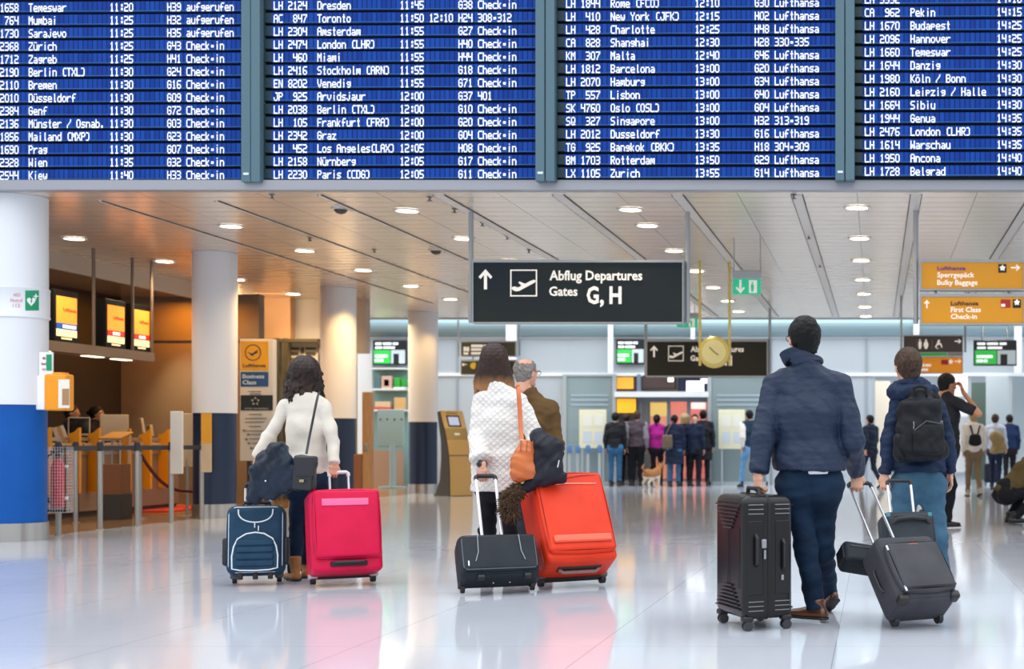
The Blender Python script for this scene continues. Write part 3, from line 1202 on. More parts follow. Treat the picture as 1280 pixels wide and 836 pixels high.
def col_mesh(name, shapes, m, parent, r):
    """flat shapes in picture-sized units laid round the column skin"""
    q = mbw(parent)
    for v, f in shapes:
        p = on_col(v[:, 0], v[:, 1], r)
        q.add(p, f)
    return q.build(name, m, parent)


def px_grid(x0, x1, y0, y1, n=8):
    xs = np.linspace(x0, x1, n + 1)
    v = np.array([(x, y) for x in xs for y in (y0, y1)])
    return v, [(2 * i + 1, 2 * i + 3, 2 * i + 2, 2 * i) for i in range(n)]


def px_text(s, x0, x1, yb, cap, bold=0.0):
    v, f = text_mesh(s, cap / 0.711, bold, 1.0, 0)
    k = (x1 - x0) / (v[:, 0].max() - v[:, 0].min())
    return np.stack([x0 + (v[:, 0] - v[:, 0].min()) * k, yb - v[:, 2]], 1), f


rs = CR + 0.0135
M_REDTXT = mat('red_print', '#c23a52', 0.5)
M_GREEN = mat('rescue_green', '#0c9465', 0.4)
M_WHT = mat('print_white', '#f5f7f7', 0.5)
aed = thing('rescue_sign', 'red emergency lettering beside a green heart sign on the white column', 'sign', (COLX, 14.4 - CR, 2.35))
col_mesh('lettering', [px_text('AED', 16.5, 25.5, 370.5, 4.2), px_text('Notruf', 13, 28.5, 377.5, 4.6), px_text('112', 16, 25, 384, 4.6)], M_REDTXT, aed, rs)
col_mesh('green_field', [px_grid(31.5, 48.7, 363, 388)], M_GREEN, aed, rs)
hx = [(0, -1.0)]
hv = []
for i in range(28):
    a = 2 * math.pi * i / 28
    hv.append((39 + 5.4 * math.sin(a) ** 3 / 1.0, 376.5 - 0.38 * (13 * math.cos(a) - 5 * math.cos(2 * a) - 2 * math.cos(3 * a) - math.cos(4 * a))))
col_mesh('heart', [(np.array(hv), [tuple(range(28))]), px_grid(44.2, 45.6, 367, 373.6, 1), px_grid(42, 47.8, 369.5, 371, 2)], M_WHT, aed, rs + 0.0015)
col_mesh('bolt', [(np.array([(39.8, 372.5), (37.8, 377), (39, 377), (38.2, 381), (40.6, 375.8), (39.4, 375.8), (40.6, 372.5)]), [tuple(range(7))])], M_GREEN, aed, rs + 0.003)

# flag sign, white box and orange defibrillator cabinet on the side of the column
fl = thing('rescue_flag_sign', 'small flag sign above the orange cabinet with red lettering and a green field', 'sign', P(58, 468, 14.32))
q = mbw(fl)
q.box(P(58, 455, 14.32), (0.14, 0.02, 0.25))
q.build('plate', M_WHT, fl)
q = mbw(fl)
for s, a, c, yb in (('AED', 52.5, 56.5, 449), ('Notruf', 51.5, 57, 456), ('112', 52.5, 56.5, 463)):
    fit_text(q, s, X(a, 14.3), X(c, 14.3), Z(yb, 14.3), 0.026, 14.305)
q.build('lettering', M_REDTXT, fl)
q = mbw(fl)
q.box(P(61.2, 453, 14.306), (0.055, 0.004, 0.17))
q.build('green_field', M_GREEN, fl)
cab = thing('defibrillator_cabinet', 'orange defibrillator cabinet with a white label fixed beside the blue banded column', 'cabinet', P(72, 513, 14.35))
q = mbw(cab)
q.rbox(P(74, 490.5, 14.36), (0.235, 0.16, 0.385), 0.025)
q.rbox(P(76, 468.5, 14.36), (0.11, 0.13, 0.05), 0.012)
q.build('case', mat('cabinet_orange', '#f39a12', 0.35), cab, True)
q = mbw(cab)
q.rbox(P(55, 491, 14.37), (0.11, 0.13, 0.36), 0.015)
q.build('mounting_box', M_WHT, cab, True)
q = mbw(cab)
q.box(P(80, 492, 14.272), (0.115, 0.008, 0.30))
q.build('label_plate', mat('label_cream', '#ece6da', 0.5), cab)
q = mbw(cab)
q.box(P(82, 496, 14.266), (0.07, 0.006, 0.17))
q.build('picture_strip', mat('label_brown', '#a9805a', 0.5), cab)

# ================================================================== posts and belts by the check-in
M_POST = mat('post_grey_metal', '#a5a29d', 0.35, 0.7)
M_BELT = mat('belt_charcoal', '#33343a', 0.7)


def post(lab, px, d, belt_to=None):
    r = thing('barrier_post', lab, 'barrier post', (X(px, d), d, 0), group=None)
    MB().lathe([(0.05, 0), (0.05, 0.006), (0.03, 0.012), (0.030, 1.02), (0.026, 1.03)], 20).build('pole', M_POST, r, True)
    MB().lathe([(0.036, 0.93), (0.036, 1.0), (0.03, 1.035), (0.012, 1.045)], 20).build('belt_head', M_BELT, r, True)
    if belt_to:
        x2, y2 = X(*belt_to), belt_to[1]
        v = Vector((x2 - X(px, d), y2 - d, 0))
        b = MB()
        m = frame(v / 2 + Vector((0, 0, 0.965)), v, (0, 0, 1))
        b.box((0, 0, 0), (0.004, v.length - 0.06, 0.055), m)
        b.build('belt', M_BELT, r)
    return r


post('barrier post right behind the caged red extinguisher', 73, 15.06, (125, 16.1))
post('barrier post second from the blue banded column, in front of the orange dividers', 125, 16.1, (171.5, 16.72))
post('barrier post standing left of the white hanging panel post', 171.5, 16.72, (214, 17.4))
post('thin barrier post set back between the caged extinguisher and the next post', 94.5, 17.5)
pp = post('barrier post carrying a tall white panel', 214, 17.4, (252, 18.12))
q = mbw(pp)
q.rbox(P(221, 553, 17.36), (0.16, 0.03, 0.80), 0.01)
q.build('panel', mat('panel_offwhite', '#dcd6cd', 0.5), pp, True)
pp = post('barrier post with a yellow and beige panel in front of the navy column', 252, 18.15)
q = mbw(pp)
q.box(P(258, 535, 18.10), (0.13, 0.025, 0.40))
q.build('yellow_panel', mat('panel_yellow', '#e0a018', 0.45), pp)
q = mbw(pp)
q.box(P(258, 572, 18.10), (0.13, 0.025, 0.385))
q.build('beige_panel', mat('panel_beige', '#cdb896', 0.5), pp)
bp = thing('info_board', 'beige info board behind the white panel post, left of the navy column', 'board', P(234, 640, 19.0))
q = mbw(bp)
q.rbox(P(234, 550, 19.0), (0.15, 0.03, 0.75), 0.01)
q.build('panel', mat('panel_beige', '#cdb896'), bp, True)
q = mbw(bp)
q.cyl((X(234, 19), 19.0, 0), (X(234, 19), 19.0, 0.8), 0.02)
q.box((X(234, 19), 19.0, 0.006), (0.2, 0.2, 0.012))
q.build('stand', M_POST, bp, True)

# caged extinguisher
ex = thing('extinguisher_cage', 'white wire cage holding a red extinguisher, beside the blue banded column', 'fire extinguisher', (X(73, 14.9), 14.9, 0.28))
cx, cy, cz0, cz1 = X(73.5, 14.9), 14.9, Z(640, 14.9), Z(559, 14.9)
hw, hd = 0.115, 0.07
q = mbw(ex)
for i in range(9):
    x = cx - hw + 2 * hw * i / 8
    q.box((x, cy - hd, (cz0 + cz1) / 2), (0.0028, 0.0028, cz1 - cz0))
for i in range(6):
    y = cy - hd + 2 * hd * i / 5
    for s in (-1, 1):
        q.box((cx + s * hw, y, (cz0 + cz1) / 2), (0.0028, 0.0028, cz1 - cz0))
for k in range(22):
    z = cz0 + (cz1 - cz0) * k / 21
    q.box((cx, cy - hd, z), (2 * hw, 0.0028, 0.0028))
    for s in (-1, 1):
        q.box((cx + s * hw, cy, z), (0.0028, 2 * hd, 0.0028))
q.box((cx, cy + 0.10, cz0 + 0.5), (0.04, 0.10, 0.03))
q.box((cx, cy + 0.10, cz0 + 0.15), (0.04, 0.10, 0.03))
q.build('wire_cage', mat('wire_white', '#eceaea', 0.4), ex)
q = mbw(ex)
q.lathe([(0.06, 0.0), (0.066, 0.012), (0.066, 0.44), (0.05, 0.50), (0.022, 0.53), (0.022, 0.55)], 24, Matrix.Translation((cx - 0.012, cy, cz0 + 0.05)))
q.build('red_bottle', mat('extinguisher_red', '#c80f22', 0.3), ex, True)
q = mbw(ex)
q.lathe([(0.03, 0), (0.03, 0.05), (0.015, 0.06)], 16, Matrix.Translation((cx - 0.012, cy, cz0 + 0.595)))
q.box((cx - 0.02, cy - 0.01, cz0 + 0.665), (0.12, 0.025, 0.018))
q.box((cx, cy, cz0 + 0.02), (0.2, 0.12, 0.03))
q.build('valve', mat('black_plastic', '#0c0c0e', 0.45, spec=0.25), ex)
q = mbw(ex)
q.tube([(cx - 0.05, cy, cz0 + 0.66), (cx - 0.12, cy - 0.02, cz0 + 0.6), (cx - 0.145, cy - 0.02, cz0 + 0.4), (cx - 0.14, cy, cz0 + 0.2), (cx - 0.1, cy, cz0 + 0.1)], 0.012, 8)
q.build('hose', mat('black_plastic', '#1a1a1d'), ex, True)

# ================================================================== check-in counters
M_ODIV = mat('divider_orange', '#e89a12', 0.4)
M_CBODY = mat('counter_brown', '#8a7460', 0.45)
M_CTOP = mat('counter_top', '#b8a184', 0.35)
M_RAIL = mat('counter_rail', '#b3aaa0', 0.3, 0.7)
CXF = -10.92
cnt_labels = ['check-in counter nearest the blue banded column with orange dividers', 'middle check-in counter behind the slim barrier posts', 'farthest check-in counter below the spot lit brown wall']
for i, (y0, y1, divs) in enumerate(((17.0, 18.62, (17.75, 18.4)), (18.64, 19.90, (18.87, 19.64)), (19.92, 21.3, (20.2, 20.72)))):
    r = thing('check_in_counter', cnt_labels[i], 'counter', (CXF - 0.3, (y0 + y1) / 2, 0))
    ym, L = (y0 + y1) / 2, y1 - y0
    q = mbw(r)
    q.box((CXF - 0.30, ym, 0.53), (0.6, L, 0.90))
    q.build('body', M_CBODY, r)
    q = mbw(r)
    q.box((CXF - 0.32, ym, 0.04), (0.56, L, 0.08))
    q.build('plinth', M_DARK, r)
    q = mbw(r)
    q.rbox((CXF - 0.27, ym, 1.0), (0.68, L, 0.04), 0.012)
    q.build('worktop', M_CTOP, r, True)
    q = mbw(r)
    q.box((CXF + 0.012, ym, 1.075), (0.02, L, 0.05))
    q.build('rail', M_RAIL, r)
    q = mbw(r)
    q.box((CXF + 0.012, ym, 0.88), (0.02, L, 0.04))
    q.build('rail', M_RAIL, r)
    for dy in divs:
        q = mbw(r)
        o = [(0, 0), (0.155, 0), (0.155, 0.89), (0.135, 0.885), (0.115, 0.86), (0.08, 0.83), (0.04, 0.815), (0, 0.81)]
        q.prism(o, 0.05, Matrix.Translation((CXF, dy - 0.025, 0.34)))
        q.build('divider', M_ODIV, r)
pod = thing('podium_desk', 'brown podium desk with a sloped top between the orange dividers', 'desk', P(145, 640, 18.2))
px_, py_ = X(145, 18.2), 18.2
q = mbw(pod)
q.rbox((0, 0, 0), (0.30, 0.34, 0.03), 0.01, TR((px_, py_, 1.12), (0.25, 0, 0)))
q.build('top', mat('podium_top', '#a8742c', 0.5), pod, True)
q = mbw(pod)
q.box((px_, py_, 0.53), (0.26, 0.24, 0.42))
q.build('body', mat('podium_brown', '#7b4d2c', 0.45), pod)
q = mbw(pod)
q.box((px_, py_, 0.17), (0.28, 0.28, 0.34))
q.build('base', mat('podium_dark', '#37332f', 0.5), pod)
for s in (-1, 1):
    for t_ in (-1, 1):
        q = mbw(pod)
        q.cyl((px_ + s * 0.11, py_ + t_ * 0.1, 0.72), (px_ + s * 0.11, py_ + t_ * 0.1, 1.11), 0.012, seg=10)
        q.build('upright', M_POST, pod, True)

M_BEIGE = mat('monitor_beige', '#cfc0a6', 0.45)
M_SCREEN = mat('screen_off', '#14161a', 0.15)


def monitor(lab, px, py, d, w, h, rz, m, tilt=-0.15):
    r = thing('monitor', lab, 'monitor', (X(px, d), d, 1.02), rz)
    MB().rbox((0, 0, 0), (w, 0.04, h), 0.012, TR((0, 0, 0.10 + h / 2), (tilt, 0, 0))).build('housing', m, r, True)
    MB().box((0, -0.022, 0), (w * 0.9, 0.004, h * 0.86), TR((0, 0, 0.10 + h / 2), (tilt, 0, 0))).build('screen', M_SCREEN, r)
    q = MB()
    q.box((0, 0.04, 0.006), (w * 0.5, 0.18, 0.012))
    q.cyl((0, 0.04, 0.01), (0, 0.03, 0.12), 0.02)
    q.build('stand', m, r, True)
    return r


monitor('slanted monitor with a black screen on the nearest check-in counter', 99, 530, 19.15, 0.27, 0.27, 0.5, M_BEIGE, -0.35)
monitor('large beige monitor seen from behind, in front of the dark haired clerk', 143, 530, 20.04, 0.37, 0.32, math.pi + 0.45, M_BEIGE)
monitor('narrow pale monitor turned sideways, right of the large beige one', 178, 530, 20.80, 0.30, 0.28, math.pi - 1.0, M_BEIGE)
monitor('small pale monitor at the far end of the counters', 188, 535, 21.03, 0.22, 0.18, math.pi - 0.9, M_BEIGE)
br = thing('brochure_stand', 'leaning brochure stand on the nearest counter, behind the extinguisher cage', 'stand', (X(78, 18.72), 18.72, 1.02))
for k in range(3):
    q = MB()
    q.box((k * 0.035 - 0.03, k * 0.02, 0.12), (0.06, 0.012, 0.24), TR((0, 0, 0), (0, -0.35, 0)))
    q.build('brochure', mat('brochure_%d' % k, ('#d8c9ae', '#c9a06a', '#e4dccd')[k], 0.5), br)

# rope and carpet
rp = thing('barrier_rope', 'dark red rope sagging towards the white panel post', 'rope', (X(205, 18.6), 18.6, 0))
a, b = P(176, 568, 18.3), P(243, 614, 18.9)
q = mbw(rp)
pts = []
for i in range(17):
    t = i / 16
    p = a.lerp(b, t)
    p.z -= 0.22 * math.sin(math.pi * t) * (1 - 0.35 * t)
    pts.append(p)
q.tube(pts, 0.022, 10)
q.build('cord', mat('rope_red', '#55141a', 0.7), rp, True)
q = mbw(rp)
for p in (a, b):
    q.cyl((p.x, p.y, 0), (p.x, p.y, p.z + 0.03), 0.018, seg=10)
    q.cyl((p.x, p.y, 0), (p.x, p.y, 0.012), 0.07, seg=14)
q.build('stand', M_POST, rp, True)
cp = MB(Matrix.Translation((X(212, 20.9), 20.9, 0)))
cp.rbox((0, 0, 0.012), (0.85, 1.7, 0.024), 0.008)
o = cp.build('carpet_runner', mat('carpet_red', '#c93a20', 0.9, bump=(200, 0.3)), None, True)
tag(o, 'red carpet runner on the brown floor below the dark red rope', 'carpet')

# shelf bar with three screens
bar = thing('screen_rail', 'long brown hanging rail carrying three lit check-in screens', 'rail', (-10.5, 18.2, 2.19))
q = mbw(bar)
q.box((-10.6, 18.05, 2.26), (0.3, 3.3, 0.13))
q.build('beam', mat('rail_brown', '#85705c', 0.45), bar)
for y in (18.2, 19.15, 19.66):
    q = mbw(bar)
    q.cyl((-10.47, y, 2.3), (-10.47, y, CEIL), 0.022)
    q.build('hanger_rod', mat('rod_brown', '#75665a', 0.4, 0.4), bar, True)
for y in (17.2, 18.4, 19.1):
    q = mbw(bar)
    q.box((-10.6, y, 2.192), (0.12, 0.36, 0.012))
    q.build('lamp_strip', mat('strip_glow', '#fff0d0', 0.4, emit=2.5), bar)
for i, (y0, y1, band, lab) in enumerate(((17.42, 17.86, '#1d4f9c', 'lit check-in screen with a blue band, nearest the column'), (18.58, 18.99, '#c22a22', 'middle lit check-in screen with a red band'), (19.25, 19.64, '#c22a22', 'right lit check-in screen with a red band, nearest the orange wall'))):
    r = thing('check_in_screen', lab, 'screen', (-10.5, (y0 + y1) / 2, 2.325), math.pi / 2)
    w = y1 - y0     # after the turn local -y looks towards +x
    q = MB()
    q.rbox((0, 0.07, 0.335), (w + 0.09, 0.14, 0.67), 0.01)
    q.build('housing', mat('black_plastic', '#1a1a1d'), r, True)
    for nm, z0, z1, c, em in (('orange_field', 0.245, 0.59, '#f7922b', 1.0), ('colour_band', 0.165, 0.245, band, 0.8), ('cream_field', 0.075, 0.165, '#fbe6a4', 1.0)):
        q = MB()
        q.box((0, -0.003, (z0 + z1) / 2), (w, 0.006, z1 - z0))
        q.build(nm, mat('screen_' + c, c, 0.3, emit=em), r)
    q = MB()
    fit_text(q, 'Lufthansa', -w * 0.18, w * 0.46, 0.40, 0.05, -0.0075, 0.01)
    q.build('lettering', mat('screen_red_text', '#d8431c', 0.3, emit=0.7), r)
    q = MB()
    word_bars(q, -w * 0.2, w * 0.45 if i == 0 else w * 0.22, 0.185, 0.04, -0.0075, (1.0,) if i == 0 else (0.5, 0.4))
    q.build('lettering', mat('screen_white_text', '#fff6f0', 0.3, emit=1.0), r)
    q = MB()
    q.box((0, -0.003, 0.05), (w * 0.5, 0.006, 0.02))
    q.build('status_strip', mat('screen_#fbe6a4', '#fbe6a4'), r)

# spot lamp over the brown wall
sp = bpy.data.lights.new('wall_spot', 'SPOT')
sp.energy = 190
sp.color = (1.0, 0.83, 0.5)
sp.spot_size = 0.95
sp.spot_blend = 0.9
sp.shadow_soft_size = 0.05
so = bpy.data.objects.new('wall_spot', sp)
so.location = (-11.55, 21.9, 3.35)
so.rotation_euler = (math.radians(18), math.radians(-2), 0)
COL.objects.link(so)

# ================================================================== kiosk, totem, shop
kz = thing('check_in_kiosk', 'golden self service kiosk with a small screen, beside the farthest column', 'kiosk', (X(563, 25.9), 25.9 + 0.2, 0), 0.85)
prof = [(-0.26, 0), (-0.25, 0.42), (-0.22, 0.75), (-0.14, 1.05), (-0.04, 1.3), (0.10, 1.62), (0.17, 1.60), (0.1, 1.3), (0.04, 1.05), (0.03, 0.7), (0.08, 0.3), (0.2, 0.08), (0.3, 0.0)]
q = MB()
q.prism(prof, 0.5, Matrix(((0, 1, 0, -0.25), (1, 0, 0, 0), (0, 0, 1, 0), (0, 0, 0, 1))))
q.build('side_body', mat('kiosk_charcoal', '#3c3a37', 0.4), kz)
front = prof[:6]
q = MB()
n_ = len(front)
V_ = [(s * 0.235, y - 0.012, z + 0.01) for (y, z) in front for s in (-1, 1)]
q.add(V_ + [(x, y + 0.02, z) for x, y, z in V_], [(2 * i, 2 * i + 1, 2 * i + 3, 2 * i + 2) for i in range(n_ - 1)])
q.build('gold_front', mat('kiosk_gold', '#c9a465', 0.35, 0.35), kz)


def on_front(z):
    for (y0, z0), (y1, z1) in zip(front, front[1:]):
        if z0 <= z <= z1:
            return y0 + (y1 - y0) * (z - z0) / (z1 - z0)


def front_panel(nm, x0, x1, z0, z1, m, off=0.016):
    y0, y1 = on_front(z0) - off, on_front(z1) - off
    q = MB()
    q.add([(x0, y0, z0 + 0.01), (x1, y0, z0 + 0.01), (x1, y1, z1 + 0.01), (x0, y1, z1 + 0.01)], [(0, 1, 2, 3)])
    q.build(nm, m, kz)


front_panel('screen_surround', -0.14, 0.14, 1.31, 1.53, M_SCREEN)
front_panel('screen', -0.11, 0.11, 1.34, 1.50, mat('kiosk_screen', '#a9b6d4', 0.2, emit=0.5), 0.02)
front_panel('band', -0.235, 0.235, 1.06, 1.285, mat('kiosk_olive', '#9a8148', 0.35, 0.3), 0.015)
front_panel('slot', -0.05, 0.06, 1.15, 1.19, M_WHT, 0.02)
front_panel('seam', -0.235, 0.235, 0.755, 0.77, mat('kiosk_charcoal', '#3c3a37'), 0.016)
front_panel('logo_strip', -0.12, 0.12, 1.555, 1.59, mat('kiosk_olive', '#9a8148'), 0.016)

M_TOT = mat('totem_white', '#d9d2c6', 0.45)
to = thing('airline_totem', 'tall white sign totem with a yellow emblem field beside the woman in the cream sweater', 'sign totem', (X(323, 19.6), 19.6, 0))
dT = 19.6
q = mbw(to)
q.rbox(P(323, 500, dT), (X(344, dT) - X(302, dT), 0.12, Z(424, dT) - Z(576, dT)), 0.012)
q.build('board', M_TOT, to, True)
q = mbw(to)
for px in (312, 334):
    q.cyl((X(px, dT), dT, 0), (X(px, dT), dT, 0.9), 0.035)
q.box((X(323, dT), dT, 0.01), (0.5, 0.3, 0.02))
q.build('stand', M_DARK, to, True)
yT = dT - 0.062


def tfield(nm, x0, x1, y0, y1, m, k=0):
    q = mbw(to)
    q.box((X((x0 + x1) / 2, dT), yT - 0.003 - k, Z((y0 + y1) / 2, dT)), (X(x1, dT) - X(x0, dT), 0.006, Z(y0, dT) - Z(y1, dT)))
    return q.build(nm, m, to)


M_LHY = mat('sign_yellow', '#eda91c', 0.4)
M_NAVYP = mat('print_navy', '#12335c', 0.5)
tfield('yellow_field', 303.5, 338, 427, 463.5, M_LHY)
tfield('blue_field', 303.5, 338, 465, 483.5, mat('sign_blue', '#13518a', 0.4))
tfield('dark_field', 303.5, 343.5, 494, 513, mat('sign_dark', '#17242b', 0.4))


def crane(q, cx, cz, r, y):
    """ring with a rising bird"""
    n = 32
    V = []
    for i in range(n):
        a = 2 * math.pi * i / n
        for rr in (r, r * 0.88):
            V.append((cx + rr * math.cos(a), y, cz + rr * math.sin(a)))
    q.add(V, [(2 * i, (2 * i + 2) % (2 * n), (2 * i + 3) % (2 * n), 2 * i + 1) for i in range(n)])
    b = [(-0.72, 0.10), (-0.35, -0.02), (-0.15, -0.10), (0.05, -0.02), (0.35, 0.22), (0.72, 0.32), (0.42, 0.12), (0.75, 0.14), (0.40, -0.04), (0.62, -0.05), (0.25, -0.16), (0.05, -0.30), (-0.02, -0.42), (-0.22, -0.34), (-0.40, -0.16)]
    q.add([(cx + x * r, y, cz + z * r) for x, z in b], [tuple(range(len(b)))[::-1]])


q = mbw(to)
crane(q, X(319, dT), Z(441, dT), 0.118, yT - 0.009)
fit_text(q, 'Lufthansa', X(306.5, dT), X(335, dT), Z(459, dT), 0.047, yT - 0.009, 0.02)
q.build('emblem', M_NAVYP, to)
q = mbw(to)
fit_text(q, 'Business', X(306, dT), X(333, dT), Z(473, dT), 0.06, yT - 0.009, 0.015)
fit_text(q, 'Class', X(306, dT), X(323, dT), Z(480.5, dT), 0.06, yT - 0.009, 0.015)
q.build('lettering', mat('print_pale_blue', '#cfe0ee', 0.5), to)
q = mbw(to)
for i in range(5):
    a = math.pi / 2 + 2 * math.pi * i / 5
    c = (X(322, dT) + 0.045 * math.cos(a), yT - 0.009, Z(501.5, dT) + 0.045 * math.sin(a))
    q.add([(c[0] + 0.022 * math.cos(a + k * 2.1), c[1], c[2] + 0.022 * math.sin(a + k * 2.1)) for k in range(3)], [(2, 1, 0)])
fit_text(q, 'STAR ALLIANCE', X(309, dT), X(338, dT), Z(511.5, dT), 0.022, yT - 0.009)
q.build('star_emblem', mat('print_silver', '#b9bdb8', 0.5), to)
q = mbw(to)
for yb, x0, x1 in ((489.5, 313, 329), (492.5, 315, 329), (518, 314, 330), (523, 309, 336), (527.5, 309, 333), (533, 314, 329), (538.5, 309, 332), (543, 315, 328), (548.5, 314, 332), (554, 317, 333), (560, 316, 330)):
    q.box((X((x0 + x1) / 2, dT), yT - 0.006, Z(yb, dT)), (X(x1, dT) - X(x0, dT), 0.003, 0.012))
for yb, x0 in ((538, 308), (543, 313), (549, 311), (554, 314), (560, 317)):
    q.box((X(x0, dT), yT - 0.007, Z(yb, dT)), (0.035, 0.004, 0.03))
q.build('small_print', mat('print_grey', '#7c756d', 0.6), to)

dS = 24.69
ds = thing('directory_board', 'pale directory board with dark strips, behind the head of the cream sweater woman', 'sign', P(378, 470, dS))
q = mbw(ds)
q.box(P(378, 449, dS), (X(398, dS) - X(358, dS), 0.05, Z(428, dS) - Z(470, dS)))
q.build('board', mat('directory_cream', '#d8cfb8', 0.5), ds)
for k, (a, c, y0, y1) in enumerate(((360, 374, 434, 437), (376, 380, 434, 442), (382, 395, 434, 437), (360, 373, 440, 444), (382, 394, 440, 444), (360, 372, 447, 450))):
    q = mbw(ds)
    q.box(P((a + c) / 2, (y0 + y1) / 2, dS - 0.03), (X(c, dS) - X(a, dS), 0.01, Z(y0, dS) - Z(y1, dS)))
    q.build('strip', mat('directory_dark', '#57513f', 0.5), ds)

M_WOOD = mat('honey_wood', '#b88f62', 0.45, var=('#a87e52', 6, (8, 8, 0.6)))
wg = thing('wooden_gate_post', 'tall slim wooden gate post beyond the red suitcase', 'gate post', (X(460, 22), 22, 0))
q = mbw(wg)
q.rbox((X(460, 22), 22, 0.92), (0.15, 0.12, 1.84), 0.012)
q.build('post', M_WOOD, wg, True)
q = mbw(wg)
q.rbox((X(449, 22), 22.05, 0.42), (0.13, 0.25, 0.84), 0.012)
q.build('low_box', mat('red_brown_wood', '#8c5a3a', 0.45), wg, True)
q = mbw(wg)
q.rbox((X(460, 22), 21.93, 0.95), (0.07, 0.03, 0.12), 0.01)
q.build('reader', M_POST, wg, True)

ss = thing('sign_stand', 'grey green sign stand with four dots near the shop at the far left', 'sign stand', (X(488, 30.5), 30.5, 0))
q = mbw(ss)
q.rbox(P(488.5, 535, 30.5), (X(505, 30.5) - X(472, 30.5), 0.06, Z(512, 30.5) - Z(559, 30.5)), 0.02)
q.build('panel', mat('stand_teal_grey', '#8fa8ab', 0.4), ss, True)
q = mbw(ss)
q.cyl((X(491, 30.5), 30.5, 0), (X(491, 30.5), 30.5, 1.0), 0.07)
q.cyl((X(491, 30.5), 30.5, 0), (X(491, 30.5), 30.5, 0.03), 0.3)
q.build('pole', mat('stand_teal_grey', '#8fa8ab'), ss, True)
for px in (475.5, 484, 493, 502):
    q = mbw(ss)
    q.cyl(P(px, 524, 30.47), P(px, 524, 30.455), 0.02, seg=10)
    q.build('stud', M_DARK, ss)

sh = thing('shop_shelf', 'shop shelf with colourful goods below the green screen at the far left', 'shelf', (X(488, 32.1), 32.2, 0))
q = mbw(sh)
q.box((X(488, 32.3), 32.35, 1.4), (X(509, 32.3) - X(466, 32.3), 0.1, 2.8))
q.build('back_panel', mat('shop_teal', '#7fa3a2', 0.5), sh)
q = mbw(sh)
for py in (461, 487, 513):
    q.box((X(488, 32.2), 32.15, Z(py, 32.2)), (X(508, 32.2) - X(466, 32.2), 0.32, 0.04))
q.build('shelf_boards', M_WHITE, sh)
gi = 0
for (a, c, y0, y1, colr, em) in ((469, 477, 468, 486, '#5a7a80', 0), (478, 491, 470, 486, '#d9b5a4', 0), (481, 488, 474, 483, '#b94a3a', 0), (493, 508, 484, 487, '#e8efe4', 0), (494, 501, 472, 484, '#35a03a', .2), (503, 508, 473, 483, '#2f9a3c', .2), (468, 490, 509, 513, '#c94a33', .0), (470, 489, 502, 509, '#e2c09a', 0), (494, 507, 497, 512, '#dcb277', 0)):
    q = mbw(sh)
    w = X(c, 32.1) - X(a, 32.1)
    q.rbox(P((a + c) / 2, (y0 + y1) / 2, 32.1), (w, 0.15, Z(y0, 32.1) - Z(y1, 32.1)), 0.01)
    o = q.build('goods_display', mat('goods_%s' % colr, colr, 0.5, emit=em), sh, True)
q = mbw(sh)
q.box((X(480, 31.6), 31.6, 0.42), (X(507, 31.6) - X(467, 31.6), 0.5, 0.84))
q.build('sales_counter', mat('shop_counter', '#b08d74', 0.5), sh)

# screens with the green field
def green_screen(lab, px0, px1, py0, py1, d):
    w = px1 - px0
    h = py1 - py0
    r = lit_panel('info_screen', lab, 'screen', px0, px1, py0, py1, d, '#20262c', 0.1, body='#15181c', parts=(
        (px0 + 1.5, px0 + w * 0.53, py0 + h * 0.40, py1 - 1.8, '#2fb84a', 0.6, 'green_field'),
        (px0 + w * 0.55, px1 - 1.5, py0 + h * 0.40, py1 - 1.8, '#b9c6ca', 0.4, 'picture_field'),
        (px0 + w * 0.62, px0 + w * 0.78, py0 + h * 0.55, py1 - 1.8, '#23282d', 0.0, 'dark_shape')))
    q = mbw(r)
    for fx0, fx1, fz, fh, ws in ((0.08, 0.76, 0.19, 0.09, (0.3, 0.4, 0.25)), (0.08, 0.66, 0.35, 0.09, (0.3, 0.5)), (0.07, 0.44, 0.70, 0.11, (1.0,)), (0.07, 0.32, 0.87, 0.11, (0.5, 0.3))):
        word_bars(q, X(px0 + w * fx0, d), X(px0 + w * fx1, d), Z(py0 + h * fz, d), h * fh * d / FPX, d - 0.016, ws)
    q.build('lettering', mat('screen_text_white', '#eef4f4', 0.3, emit=0.8), r)
    return r


green_screen('dark screen with a green field at the far left above the shop shelf', 466, 508, 425, 456, 32.2)
green_screen('dark screen with a green field left of the farther flight gates sign', 770, 806, 424, 455, 32.4)
gs = green_screen('dark screen with a green field right of the toilet sign', 1217, 1271, 425, 457, 27.0)
for px in (1228, 1260):
    q = mbw(gs)
    q.cyl((X(px, 27.0), 27.05, Z(426, 27.0)), (X(px, 27.0), 27.05, CEIL), 0.015)
    q.build('hanger_rod', mat('hanger_grey', '#a2a6aa', 0.35, 0.5), gs, True)

# ================================================================== hanging signs
M_SIGN = mat('sign_slate', '#20292f', 0.45, var=('#2f342b', 0.6), spec=0.2)
M_SIGNT = mat('sign_brown_black', '#2c2a22', 0.4, spec=0.25)
M_IVORY = mat('sign_ivory', '#fbf3e6', 0.4, emit=0.25)
M_FRAME = mat('sign_frame_grey', '#a7abac', 0.35, 0.5)
M_ROD = mat('hanger_grey', '#a2a6aa', 0.35, 0.5)


